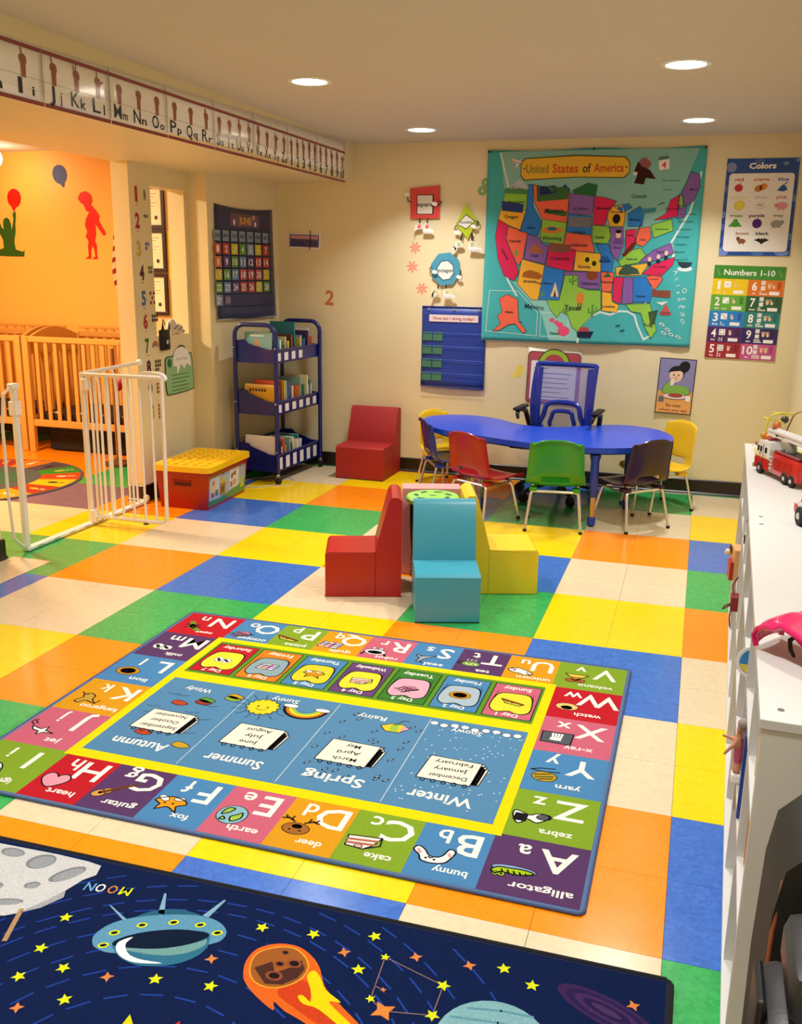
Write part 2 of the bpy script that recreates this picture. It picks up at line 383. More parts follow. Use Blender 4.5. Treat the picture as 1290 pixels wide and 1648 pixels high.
# ================================================================ RUGS
INK = '1B1A20'; WHT = 'F4F1E8'
def fringe(name, segs, parent, m, n=500, h=.012):
    b = B()
    for k in range(n):
        (x0, y0), (x1, y1), (nx, ny) = random.choice(segs); t = random.random(); x, y = x0+(x1-x0)*t, y0+(y1-y0)*t
        l = random.uniform(.4, 1)*h; w = .0009; a = random.uniform(-.7, .7); dx, dy = nx*math.cos(a)-ny*math.sin(a), nx*math.sin(a)+ny*math.cos(a)
        z = random.uniform(.002, .008); q = [b.bm.verts.new(p) for p in ((x-ny*w, y+nx*w, z), (x+ny*w, y-nx*w, z), (x+dx*l, y+dy*l, max(.001, z-.003)))]; b.bm.faces.new(q)
    o = b.out(name, m, parent, recalc=False); o['kind'] = 'stuff'; return o
# --- alphabet rug. local u runs right to left of the picture, v towards the viewer (its top edge is the nearer one)
RW, RH = 1.925, 1.525
rug = thing('alphabet_rug', 'blue-bound alphabet rug with seasons and weekday panels, lying upside down on the tiles', 'rug', (-1.15, -3.42, 0))
b = B(); b.prism(rpoly(-RW/2, -RH/2, RW/2, RH/2, .02), (0, 0, .0005), (1, 0, 0), (0, 1, 0), .0065); b.out('pile', mat('rug_blue_binding', '4C6890', 1, bump=.4, bscale=300), rug)
b = B(); b.tube([(x, y, .005) for x, y in rpoly(-RW/2, -RH/2, RW/2, RH/2, .02)], .0042, 8, closed=True); b.out('bound_edge', mat('rug_binding', '3E5078', .9, bump=.5, bscale=500), rug, True)
fringe('loose_threads', [((RW/2, -RH/2), (RW/2, RH/2), (1, 0)), ((-RW/2, -RH/2), (RW/2, -RH/2), (0, -1))], rug, mat('rug_threads', '3A4560', 1), 260, .010)
R = Print(.00012)
U0, U1, V0, V1 = .272, RW-.272, .25, 1.255
rc = {'P': '5A3A66', 'B': '4C86B8', 'G': '83A42C', 'O': 'DC9A1E', 'K': 'C9647A', 'R': 'BE1E2A'}
cw = (U1-U0)/7; rh = (V1-V0)/4
cells = []
top = [('Aa', 'alligator', 'P'), ('Bb', 'bunny', 'B'), ('Cc', 'cake', 'G'), ('Dd', 'deer', 'O'), ('Ee', 'earth', 'K'), ('Ff', 'fox', 'B'), ('Gg', 'guitar', 'P'), ('Hh', 'heart', 'R'), ('Ii', 'igloo', 'G')]
bot = [('Vv', 'volcano', 'G'), ('Uu', 'unicorn', 'O'), ('Tt', 'tea', 'P'), ('Ss', 'seal', 'B'), ('Rr', 'robot', 'K'), ('Qq', 'quilt', 'O'), ('Pp', 'pizza', 'G'), ('Oo', 'octopus', 'B'), ('Nn', 'newt', 'R')]
ux = [.012, U0+.0] + [U0+cw*i for i in range(1, 8)] + [RW-.012]
for i, (a, w_, c_) in enumerate(top): cells.append((ux[i], V1, ux[i+1], RH-.012, a, w_, c_))
for i, (a, w_, c_) in enumerate(bot): cells.append((ux[i], .012, ux[i+1], V0, a, w_, c_))
for i, (a, w_, c_) in enumerate([('Ww', 'watch', 'R'), ('Xx', 'x-ray', 'K'), ('Yy', 'yarn', 'B'), ('Zz', 'zebra', 'G')]): cells.append((.012, V0+rh*i, U0, V0+rh*(i+1), a, w_, c_))
for i, (a, w_, c_) in enumerate([('Mm', 'milk', 'P'), ('Ll', 'lion', 'B'), ('Kk', 'kangaroo', 'O'), ('Jj', 'jet', 'K')]): cells.append((U1, V0+rh*i, RW-.012, V0+rh*(i+1), a, w_, c_))
def cartoon(R, k, x, y, s):
    """small outlined picture about 2s wide centred on x,y"""
    W_ = s*.09
    def O(pts, col, sm=3): P = [(x+a*s, y+b*s) for a, b in pts]; P = smoothloop(P, sm) if sm else P; R.outl(P, col, INK, W_)
    def E_(a, b, rx, ry, col, rot=0): R.L(R.l).ell(x+a*s, y+b*s, rx*s+W_*.6, ry*s+W_*.6, INK, rot); R.l += 1; R.ell(x+a*s, y+b*s, rx*s, ry*s, col, rot); R.l -= 1
    def D(a, b, r=.08, col=INK): R.l += 2; R.ell(x+a*s, y+b*s, r*s, r*s, col, n=8); R.l -= 2
    def S(pts, col=INK, w=1): R.l += 2; R.line([(x+a*s, y+b*s) for a, b in pts], W_*w, col); R.l -= 2
    if k == 'alligator':
        E_(0, -.1, 1.1, .28, '8FB0D8'); R.l += 2; O([(-1, 0), (-.6, .2), (0, .3), (.5, .25), (.9, .45), (1.1, .2), (.8, -.1), (.3, -.15), (-.3, -.2), (-.8, -.15)], 'A6C41E'); R.l -= 2
        for i in range(5): S([(-.7+i*.3, .25), (-.6+i*.3, .05)]); 
        R.l += 2; E_(.55, .42, .16, .16, 'A6C41E'); E_(.85, .45, .14, .14, 'A6C41E'); D(.55, .42); D(.85, .45); R.l -= 2
    elif k == 'bunny':
        O([(-.1, .7), (.5, .6), (.7, .2), (1.1, -.2), (.9, -.55), (.5, -.3), (.2, .1), (-.2, .15), (-.5, -.1), (-.7, -.7), (-1.05, -.55), (-.95, 0), (-.7, .5)], 'F5F2EA'); D(-.15, .38); D(.3, .36); S([(-.02, .25), (.1, .3), (.2, .22)]); S([(-.9, -.1), (-.75, -.3)], 'D8A0A8', 2); S([(.7, 0), (.85, -.25)], 'D8A0A8', 2)
    elif k == 'cake':
        O([(-.9, -.5), (.9, -.3), (.8, .6), (-.2, .7), (-.6, .3)], 'F3E8DA', 0); S([(-.75, -.15), (.85, .05)], 'B06A5A', 2); S([(-.65, .2), (.8, .35)], 'B06A5A', 2); E_(.1, .5, .2, .12, 'E6B0B0'); S([(-.9, -.5), (-1, .2), (-.2, .7)])
    elif k == 'deer':
        E_(0, .1, .75, .5, 'A4672C'); E_(0, -.1, .3, .2, 'F2EEE6'); D(-.3, .25); D(.3, .25); D(0, -.05)
        for q in (-1, 1): S([(q*.3, -.5), (q*.7, -.75), (q*1.05, -.65)], '5A3A1C', 1.6); S([(q*.5, -.62), (q*.5, -.95)], '5A3A1C', 1.4); S([(q*.8, -.7), (q*.95, -.95)], '5A3A1C', 1.4)
    elif k == 'earth':
        E_(0, 0, .85, .85, '86B8C8'); R.l += 2; O([(-.6, .2), (-.2, .6), (0, .2), (-.3, -.1), (-.5, -.3)], '9CC04A'); O([(.2, -.2), (.6, .1), (.5, -.5), (.1, -.6)], '9CC04A'); O([(.2, .5), (.5, .6), (.4, .3)], '9CC04A'); R.l -= 2
    elif k == 'fox':
        O([(-.75, .85), (-.5, .3), (-.95, 0), (-.8, -.3), (-.3, -.5), (.2, -.55), (.75, -.25), (.95, .05), (.5, .3), (.55, .85), (.1, .5), (-.2, .5)], 'E59A1E', 2); E_(.55, -.3, .35, .2, 'F2EEE6', -.5); E_(-.35, -.42, .3, .15, 'F2EEE6', .3); D(-.2, .1); D(.3, .12)
    elif k == 'guitar':
        R.l += 1; E_(.55, .45, .42, .3, 'D69A4A', .7); E_(.2, .1, .3, .24, 'D69A4A', .7); R.l += 2; S([(-1, -.95), (.5, .4)], '6A3A20', 2.6); D(.5, .4, .12); R.l -= 3
    elif k == 'heart':
        O([(0, .85), (-.75, .2), (-.85, -.3), (-.5, -.65), (-.1, -.5), (0, -.3), (.2, -.55), (.6, -.6), (.85, -.2), (.7, .3)], 'E79AAE')
    elif k == 'igloo':
        O([(-.9, .5), (-.9, 0), (-.5, -.5), (.3, -.6), (.8, -.2), (.9, .5)], 'F2F4F6'); S([(-.85, 0), (.8, .05)]); S([(-.1, -.6), (-.1, .5)])
    elif k == 'volcano':
        O([(-.4, -.2), (.4, -.2), (.85, -.75), (-.85, -.75)], 'EAC24A', 0); R.l += 2; E_(-.3, .3, .35, .3, 'A85A2A'); E_(.35, .35, .35, .28, 'A85A2A'); E_(0, .1, .35, .25, 'C97A36'); R.l -= 2
    elif k == 'unicorn':
        O([(-1, .3), (-.6, -.1), (-.1, -.4), (.5, -.5), (.9, -.1), (.5, .3), (0, .4), (-.4, .6), (-.7, .5)], 'F5F2EE'); D(.4, 0); E_(.5, -.25, .18, .1, 'D9A0B0'); S([(-.5, .1), (-.9, .7)])
    elif k == 'tea':
        E_(0, -.05, .7, .42, '7FA23A'); S([(.7, 0), (1.0, .1), (1, -.25), (.6, -.25)]); S([(-.5, .1), (-.2, -.2), (.1, .2), (.4, -.1)], 'E0E4D0', 1.6)
        for q in (-.3, 0, .3): S([(q, -.6), (q+.15, -.75), (q, -.9)], 'B9C4C8')
    elif k == 'seal':
        O([(-.95, -.6), (-.5, -.45), (.1, -.3), (.5, -.5), (.45, -.1), (.2, .2), (.3, .8), (0, .9), (-.1, .4), (-.4, 0)], '9FA8B2'); D(.2, -.2); S([(.1, .7), (-.3, 1)])
    elif k == 'robot':
        E_(0, .2, .85, .5, 'D9DEE2'); E_(0, .25, .6, .3, 'F4F6F8'); D(-.25, .25, .1); D(.25, .25, .1); E_(-.3, -.5, .18, .18, 'C7CCD2'); E_(.3, -.55, .18, .18, 'C7CCD2'); S([(-.8, .4), (-1, .8)], INK, 2); S([(.8, .4), (.95, .85)], INK, 2)
    elif k == 'quilt':
        O([(-.9, -.5), (.7, -.6), (1, .5), (-.7, .6)], 'C5D2E6', 0); S([(-.3, -.55), (0, .6)], 'C94A5A', 2); S([(.2, -.58), (.5, .55)], 'E0A030', 2); S([(-.85, -.15), (.8, -.2)], '4A6AB0', 2); S([(-.8, .2), (.9, .15)], 'C94A5A', 1.6)
    elif k == 'pizza':
        O([(-.95, .1), (.9, -.5), (.5, .2), (-.7, .45)], 'B8C23A', 0); S([(-.95, .1), (.9, -.5)], '7A3A1E', 3); D(0, 0, .12, 'A8342A'); D(.4, -.15, .1, 'A8342A')
    elif k == 'octopus':
        E_(-.1, .15, .5, .42, 'B9798E')
        for q in range(6): S([(-.5+q*.2, .4-.1*q), (-.8+q*.32, .9-.25*abs(q-3)), (-.6+q*.35, 1.0-.25*abs(q-3))], '7A4A60', 2.2)
        D(-.2, .1); D(.1, .1)
    elif k == 'newt':
        S([(-.8, .8), (-.2, .3), (.2, .2), (.1, -.2), (.5, -.8)], '6E8A2E', 5)
        for q in ((-.6, .1), (.6, .5), (-.4, -.4), (.7, -.2)): S([(0, 0), q], INK, 1.6)
    elif k == 'watch':
        E_(0, .1, .75, .5, 'E3C878'); E_(0, .25, .4, .3, 'F4F2EC'); S([(0, .25), (0, .45)]); S([(0, .25), (.2, .2)])
    elif k == 'x-ray':
        O([(-1, -.75), (1, -.7), (.95, .7), (-.95, .75)], '565A60', 0)
        for q in range(4): S([(-.25+q*.17, .0), (-.3+q*.2, -.55)], 'E8E8E8', 1.6)
        S([(-.2, .2), (.3, .2)], 'E8E8E8', 4)
    elif k == 'yarn':
        E_(0, .2, .72, .55, 'B3962A'); S([(-.5, .1), (.5, .4)]); S([(-.5, .35), (.3, .6)]); S([(-.3, -.2), (.6, .15)]); S([(-.8, -.5), (.1, -.35), (.9, -.45), (.4, -.7), (-.5, -.85)])
    elif k == 'zebra':
        O([(-1, -.3), (-.7, -.6), (-.2, -.5), (.1, -.3), (.9, -.6), (1, -.1), (.7, .6), (.4, .5), (.2, .1), (-.3, .35), (-.6, .2)], 'F2F0EC'); E_(-.7, -.3, .4, .25, '5A5A60', .3)
        for q in range(4): S([(.25+q*.18, -.3), (.3+q*.18, .35)], INK, 2)
    elif k == 'milk':
        E_(-.3, .1, .5, .42, 'F2F0EC', .3); E_(.45, -.05, .4, .45, 'F2F0EC'); S([(-.5, .2), (-.1, -.1)], INK, 3); S([(.3, .2), (.6, -.2)], INK, 3); D(-.1, .3)
    elif k == 'lion':
        E_(0, 0, .9, .65, 'C98A20'); E_(0, 0, .6, .45, 'E8B040'); D(-.2, -.1); D(.2, -.1); S([(-.2, .2), (0, .12), (.2, .2)])
    elif k == 'kangaroo':
        O([(-.9, .6), (-.4, .1), (-.3, -.4), (.2, -.7), (.6, -.4), (.4, 0), (.7, .6), (.3, .8), (0, .4), (-.5, .5)], 'C89A3A'); S([(-.9, .6), (-1, .1)]); S([(.5, -.4), (.9, -.7)]); D(.35, -.45)
    elif k == 'jet':
        O([(-1, .3), (-.3, .1), (-.2, -.4), (.1, 0), (.5, -.1), (.9, -.2), (.6, .2), (.1, .3), (0, .7), (-.3, .35)], 'F4F2EE', 0); S([(.9, -.35), (1.3, -.6), (1.3, -1.0)]); S([(.8, -.6), (1.1, -.8), (1.15, -1.1)])
for (x0, y0, x1, y1, a, w_, c_) in cells:
    R.L(1).rect(x0, y0, x1, y1, rc[c_]); cx = (x0+x1)/2; W_ = x1-x0; H_ = y1-y0
    R.L(3).text(a[0], x0+W_*.30, y0+H_*.33, .098, WHT, bold=.014); R.text(a[1], x0+W_*.66, y0+H_*.24, .062, WHT, bold=.014)
    R.text(w_, x0+W_*.40, y0+H_*.83, .027, WHT, w=.018*len(w_)+.004, bold=.02)
    R.L(3); cartoon(R, w_, x0+W_*.70, y0+H_*.60, .052)
# yellow frame, weekday strip, seasons panel
R.L(2).rect(U0-.016, V0-.016, U1+.016, V1+.012, 'E3D90E'); R.L(3).rect(U0+.018, V0+.022, U1-.018, .583, '5E8F2A')
R.L(3).rect(U0+.018, .645, U1-.018, V1-.035, '5688B0')
dn = [('Sunday', 'C9647A', 'E9DC3A'), ('Monday', '4C86B8', 'A8BCC8'), ('Tuesday', '3F7E30', 'E2A9BC'), ('Wednesday', '6A4478', 'E9DC3A'), ('Thursday', '4C86B8', 'D6CE30'), ('Friday', 'DD7F24', '8AA6AE'), ('Saturday', 'BE1E2A', 'E9DC3A')]
dw = (U1-U0-.036)/7
for i, (d_, c1, c2) in enumerate(dn):
    x0 = U0+.018+dw*i+.012; x1 = x0+dw-.024; y0, y1 = .295, .562; xm = (x0+x1)/2
    R.L(4).rect(x0-.004, y0-.004, x1+.004, y1+.004, '20301A'); R.L(5).rect(x0, y0, x1, y1, c1)
    R.L(6).poly(smoothloop([(x0+.01, y0+.21), (x0+.05, y0+.235), (xm, y0+.22), (x1-.04, y0+.235), (x1-.01, y0+.20), (x1-.012, y0+.12), (x1-.03, y0+.075), (xm, y0+.065), (x0+.03, y0+.07), (x0+.012, y0+.12)], 3), INK)
    R.L(7).poly(smoothloop([(x0+.014, y0+.205), (x0+.05, y0+.229), (xm, y0+.214), (x1-.04, y0+.229), (x1-.014, y0+.196), (x1-.017, y0+.122), (x1-.034, y0+.08), (xm, y0+.071), (x0+.034, y0+.076), (x0+.017, y0+.122)], 3), c2)
    for q in (0, 1): R.L(6).line([(x0+.012+q*(dw-.048), y0+.12), (x0+.02+q*(dw-.062), y0+.06)], .002, INK)
    sd = dict(Monday='lion', Tuesday='octopus', Wednesday='cake', Thursday='fox', Friday='quilt', Saturday='milk', Sunday='pizza')[d_]
    R.L(8); cartoon(R, sd, xm, y0+.148, .044)
    R.L(8).text(d_, xm, y0+.030, .026, WHT, w=min(.12, .017*len(d_)), bold=.02) if False else None
    R.L(8).text('Day %d' % (i+1), xm, y0+.248, .024, WHT, w=.078, bold=.02); R.text(d_, xm, y0+.030, .027, WHT, w=min(.125, .0165*len(d_)+.006), bold=.02)
for i in range(1, 4): R.L(5).rect(U0+.018+(U1-U0-.036)*i/4-.0016, .66, U0+.018+(U1-U0-.036)*i/4+.0016, V1-.045, 'B9CBD8')
sw = (U1-U0-.036)/4
ss = [('Winter', 'Snowy', ['December', 'January', 'February']), ('Spring', 'Rainy', ['March', 'April', 'May']), ('Summer', 'Sunny', ['June', 'July', 'August']), ('Autumn', 'Windy', ['September', 'October', 'November'])]
rnd = random.Random(3)
for i, (a, w_, ms) in enumerate(ss):
    x0 = U0+.018+sw*i; xm = x0+sw/2+.01; yb = .98
    if i == 0:
        for q in range(90): R.L(5).ell(x0+.01+rnd.random()*(sw-.02), .68+rnd.random()*.50, .0022+.002*rnd.random(), .0022, 'E8F0F6', n=5)
        for q in range(9):
            for l, rr, cc in ((6, .0165, INK), (7, .014, 'F4F4F2')): R.L(l).ell(x0+.03+q*.036, .685+.006*math.sin(q*2), rr, rr*.9, cc, n=10)
    if i == 1:
        for q in range(34):
            x, y = x0+.015+rnd.random()*(sw-.03), .69+rnd.random()*.48; R.L(5).ell(x, y, .014, .0062, INK, .9, 8); R.L(6).ell(x, y, .009, .003, '8FB4D6', .9, 6)
        u, v = x0+.095, .765
        R.L(7).outl([(u-.045, v-.01), (u-.02, v-.03), (u+.02, v-.03), (u+.055, v-.005), (u+.03, v+.028), (u-.02, v+.026)], 'D9C92A', INK, .003); R.L(9).poly([(u-.005, v-.028), (u+.02, v-.028), (u+.018, v+.02), (u-.01, v+.02)], '9CC04A'); R.poly([(u-.045, v-.008), (u-.02, v-.028), (u-.02, v+.02)], 'D9A0B0')
        R.L(9).line([(u+.01, v-.02), (u-.01, v-.06), (u-.03, v-.062)], .004, '4A3A2A')
    if i == 2:
        u, v = x0+sw-.085, .765
        for q in range(14): a_ = q*2*PI/14; R.L(5).line([(u+.065*math.cos(a_), v+.06*math.sin(a_)), (u+.11*math.cos(a_), v+.095*math.sin(a_))], .003, '20344A')
        R.L(6).star(u, v, .066, INK, 14, 0, .82); R.L(7).star(u, v, .060, 'E2D42A', 14, 0, .84); R.L(8).ell(u+.018, v, .004, .006, INK, n=8); R.ell(u-.018, v, .004, .006, INK, n=8); R.line([(u-.02, v+.02), (u, v+.026), (u+.02, v+.018)], .003, INK)
        u, v = x0+.10, .725
        for q, cc in enumerate([INK, 'C8702A', 'E2D42A', '9CC04A', '4C86B8']): R.L(5+q).poly(arcpts(u, v, .085-q*.011, 0, 180, 14, .085-q*.011)+arcpts(u, v, .035, 180, 0, 8), cc)
        R.L(10).poly(arcpts(u, v, .034, 0, 180, 8)+[(u-.034, v-.004), (u+.034, v-.004)], '5688B0')
        for du in (-.06, .06): R.L(11).ell(u+du, v, .031, .015, INK); R.L(12).ell(u+du, v, .028, .012, 'F4F4F2')
    if i == 3:
        for q, cc in enumerate(['C8A02A', '5F9A3A', 'B8482A', '8FAE3A', 'C8A02A', 'B8482A', 'C8A02A', '9A3A2A']):
            x, y = x0+.04+(q*.083) % (sw-.09), [.72, .78, .83, .74, .95, 1.06, 1.10, .80][q]; R.L(6).outl(smoothloop([(x-.03, y), (x-.009, y+.020), (x+.032, y+.009), (x+.018, y-.018)], 3), cc, INK, .0028)
        for q in range(16):
            x, y = x0+.02+rnd.random()*(sw-.09), .70+rnd.random()*.42; R.L(5).line([(x, y), (x+.025, y+.012), (x+.05, y+.008)], .0028, '20344A')
    for q in range(3): R.L(7).outl([(xm-.088-q*.008, yb-.07+q*.012), (xm+.06, yb-.074), (xm+.06, yb+.06), (xm-.082-q*.006, yb+.055)], 'EDE6D4', INK, .003)
    R.L(9).outl([(xm-.078, yb-.075), (xm+.09, yb-.08), (xm+.10, yb+.062), (xm-.07, yb+.066)], 'F1EAD8', INK, .0035)
    for q in range(5): R.L(11).ring(xm-.055+q*.033, yb+.07, .0085, .0105, .0035, INK, n=10)
    for q, m_ in enumerate(ms): R.L(11).text(m_, xm+.008, yb+.035-q*.042, .021, '2A2C34', w=.0145*len(m_)+.006, bold=.008, rot=.03)
    R.L(8).text(a, xm, 1.140, .048, WHT, w=.20, bold=.02); R.text(w_, xm+.02, .715 if i != 2 else .665+.028, .030, WHT, w=.105, bold=.012)
R.out('printed_design', P_CARPET, rug, (RW/2, RH/2, .0072), (-1, 0, 0), (0, -1, 0))

# --- space rug
sp = thing('space_rug', 'dark navy outer-space rug with flying saucer, comet and stars at the bottom', 'rug', (-.9, -5.15, 0))
SX0, SX1, SY0, SY1 = -1.95, .022, -5.95, -4.345
b = B(); b.prism([(SX0, SY0), (SX1, SY0), (SX1, SY1), (SX0, SY1-.028)], (.9, 5.15, .0005), (1, 0, 0), (0, 1, 0), .009); b.out('pile', mat('rug_navy', '0A1330', 1, bump=.6, bscale=350), sp)
b = B(); b.tube([(x+.9, y+5.15, .0065) for x, y in [(SX0, SY0), (SX1-.012, SY0), (SX1, SY0+.012), (SX1, SY1-.012), (SX1-.012, SY1), (SX0, SY1-.028)]], .0068, 8, closed=True); b.out('bound_edge', mat('rug_black_edge', '080A12', .95, bump=.5, bscale=500), sp, True)
fringe('loose_threads', [((SX0+.9, SY1-.028+5.15), (SX1+.9, SY1+5.15), (0, 1)), ((SX1+.9, SY0+5.15), (SX1+.9, SY1+5.15), (1, 0))], sp, mat('rug_black_threads', '0A0C16', 1), 1500, .011)
S = Print(.00015); NAVY = '0B1C46'
S.L(0).poly([(SX0+.01, SY0+.01), (SX1-.01, SY0+.01), (SX1-.01, SY1-.010), (SX0+.01, SY1-.038)], NAVY)
cx, cy = -.952, -5.03
for rr in (.30, .385, .455, .515, .575, .612, .665, .72, .80):
    n = int(rr*84)
    for q in range(n):
        a0 = 2*PI*q/n; a1 = a0+PI/n*1.25; P0 = (cx+rr*math.cos(a0), cy+rr*math.sin(a0)); P1 = (cx+rr*math.cos(a1), cy+rr*math.sin(a1))
        if all(SX0+.02 < p[0] < SX1-.02 and SY0+.02 < p[1] < SY1-.03 for p in (P0, P1)): S.L(1).line([P0, P1], .0045, '1E3F96')
YS = [(-1.357,-4.59),(-1.345,-4.696),(-1.258,-4.733),(-1.333,-4.785),(-1.197,-4.811),(-1.048,-4.699),(-.925,-4.68),(-.901,-4.474),(-.778,-4.457),(-.64,-4.419),(-.64,-4.532),(-.596,-4.476),(-.449,-4.519),(-.449,-4.608),(-.586,-4.605),(-.334,-4.427),(-.266,-4.458),(-.2,-4.9),(-.4,-5.2),(-1.5,-5.1),(-1.4,-5.4)]
S.L(2).line([(-.589,-4.567),(-.596,-4.476),(-.449,-4.519),(-.449,-4.608),(-.55,-4.629),(-.586,-4.605),(-.589,-4.567),(-.568,-4.572)], .0025, '8A6A62')
for i, (x, y) in enumerate(YS): S.L(3).star(x, y, .017 if i not in (14, 11) else .012, 'D8E01C', 5, .4+i)
for i, (x, y) in enumerate([(-1.151,-4.726),(-1.277,-4.861),(-.963,-4.605),(-.689,-4.491),(-.53,-4.454),(-.409,-4.442),(-.052,-4.448)]): S.L(3).star(x, y, .016, 'D98244', 4, .5, .42)
S.star(-.568, -4.572, .008, 'D98244', 4, .5, .4); S.star(-.55, -4.629, .029, 'E0863A', 4, .75, .45)
# moon
S.L(3).poly([(-1.86,-4.40)] + [(-1.534,-4.386),(-1.437,-4.387),(-1.396,-4.392),(-1.385,-4.429),(-1.405,-4.456),(-1.412,-4.48),(-1.42,-4.505),(-1.408,-4.529),(-1.436,-4.58),(-1.472,-4.611),(-1.499,-4.631),(-1.6,-4.66),(-1.78,-4.62),(-1.9,-4.5)], 'C9CACB')
S.L(4).poly([(-1.42,-4.505),(-1.408,-4.529),(-1.436,-4.58),(-1.472,-4.611),(-1.46,-4.585),(-1.44,-4.55)], 'A2A4A8')
for (x, y, rx, ry, ro_) in [(-1.649,-4.416,.035,.018,0),(-1.553,-4.426,.038,.030,.6),(-1.456,-4.449,.048,.022,.9),(-1.512,-4.514,.020,.013,.5),(-1.60,-4.545,.024,.014,.2),(-1.532,-4.588,.045,.012,.35)]:
    S.L(4).ell(x, y, rx, ry, '7F838A', ro_); S.L(5).ell(x+.004, y-.002, rx*.82, ry*.82, '969AA0', ro_)
S.L(4).line([(-1.475,-4.60),(-1.44,-4.70)], .012, 'B08C62')
for ch, x, y, cc in (('N', -1.372, -4.474, '6FA8D8'), ('O', -1.344, -4.470, 'F2F0EA'), ('O', -1.312, -4.466, 'D98244'), ('M', -1.278, -4.462, 'D8E01C')): S.L(4).text(ch, x, y, .030, cc, w=.024 if ch != 'M' else .028, rot=PI+.1, bold=.01)
# flying saucer
ant = [(-1.283,-4.519),(-1.218,-4.554),(-1.181,-4.437),(-1.151,-4.507),(-1.03,-4.413),(-1.046,-4.482)]
for a_, b_ in ((0, 1), (2, 3), (4, 5)): S.L(3).poly([(ant[a_][0]-.003, ant[a_][1]), (ant[a_][0]+.003, ant[a_][1]), (ant[b_][0]+.009, ant[b_][1]), (ant[b_][0]-.008, ant[b_][1])], '7FA9C4')
S.L(3).poly(smoothloop([(-1.20,-4.55),(-1.184,-4.512),(-1.142,-4.487),(-1.1,-4.478),(-1.05,-4.484),(-1.04,-4.50),(-1.12,-4.55)], 4), '27607A')
S.L(4).poly(smoothloop([(-1.246,-4.644),(-1.257,-4.62),(-1.247,-4.582),(-1.22,-4.551),(-1.179,-4.525),(-1.121,-4.5),(-1.058,-4.484),(-1.01,-4.488),(-.977,-4.509),(-.969,-4.537),(-.989,-4.564),(-1.078,-4.614),(-1.18,-4.658),(-1.226,-4.657)], 4), '5C94B4')
S.L(5).poly(smoothloop([(-1.2,-4.632),(-1.178,-4.654),(-1.147,-4.67),(-1.105,-4.674),(-1.06,-4.661),(-1.021,-4.637),(-.994,-4.599),(-.994,-4.559),(-1.02,-4.53),(-1.10,-4.56),(-1.17,-4.60)], 4), '2F6E8C')
S.L(6).poly(smoothloop([(-1.19,-4.64),(-1.09,-4.635),(-1.03,-4.61),(-.998,-4.57),(-1.02,-4.55),(-1.10,-4.60)], 4), '6E9C9C')
S.L(7).poly(smoothloop([(-1.202,-4.629),(-1.186,-4.603),(-1.149,-4.574),(-1.094,-4.547),(-1.045,-4.535),(-1.008,-4.534),(-1.009,-4.554),(-1.041,-4.585),(-1.089,-4.613),(-1.144,-4.63),(-1.188,-4.638)], 4), '0B1B34')
S.L(8).poly(smoothloop([(-1.168,-4.599),(-1.189,-4.621),(-1.185,-4.643),(-1.162,-4.662),(-1.128,-4.67),(-1.092,-4.664),(-1.06,-4.652),(-1.106,-4.657),(-1.138,-4.654),(-1.160,-4.64),(-1.172,-4.621)], 3), 'EEF2F2')
for x, y in [(-1.217,-4.644),(-1.217,-4.6),(-1.171,-4.557),(-1.106,-4.525),(-1.042,-4.513),(-.991,-4.525)]: S.L(6).ell(x, y, .013, .009, 'D8E01C', .5, 12); S.L(7).ell(x, y, .008, .005, INK, .5, 10)
# comet
S.L(3).poly(smoothloop([(-.874,-4.626),(-.887,-4.586),(-.88,-4.542),(-.841,-4.512),(-.794,-4.507),(-.753,-4.526),(-.723,-4.554),(-.705,-4.583),(-.683,-4.611),(-.628,-4.65),(-.56,-4.70),(-.52,-4.78),(-.60,-4.75),(-.694,-4.71),(-.745,-4.694),(-.777,-4.677),(-.768,-4.70),(-.821,-4.674),(-.855,-4.65)], 3), 'E06420')
S.L(4).poly(smoothloop([(-.782,-4.641),(-.741,-4.6),(-.71,-4.631),(-.701,-4.657),(-.636,-4.685),(-.60,-4.72),(-.672,-4.703),(-.724,-4.682),(-.768,-4.662)], 3), 'C8401A')
S.L(5).poly(smoothloop([(-.74,-4.585),(-.73,-4.566),(-.706,-4.586),(-.685,-4.612),(-.642,-4.635),(-.667,-4.640),(-.636,-4.663),(-.56,-4.71),(-.53,-4.76),(-.60,-4.71),(-.678,-4.668),(-.715,-4.664),(-.735,-4.648),(-.725,-4.642),(-.703,-4.654),(-.716,-4.622)], 3), 'F2CE10')
rk = smoothloop([(-.869,-4.599),(-.872,-4.559),(-.843,-4.529),(-.805,-4.517),(-.769,-4.534),(-.748,-4.565),(-.753,-4.604),(-.781,-4.634),(-.817,-4.643),(-.849,-4.63)], 4)
S.L(6).poly([(-.81+(x+.81)*1.06, -4.58+(y+4.58)*1.06) for x, y in rk], 'E8A030'); S.L(7).poly(rk, '9C5A26'); S.L(8).poly([(-.86,-4.60),(-.83,-4.57),(-.81,-4.60),(-.78,-4.57),(-.77,-4.545),(-.752,-4.57),(-.757,-4.60),(-.781,-4.628),(-.817,-4.637)], '4A2A22')
for x, y, rr in ((-.808,-4.609,.020),(-.811,-4.572,.013),(-.781,-4.561,.018),(-.814,-4.535,.010)): S.L(9).ell(x, y, rr, rr*.72, '8A4A30'); S.L(10).ell(x, y, rr*.62, rr*.45, '201414')
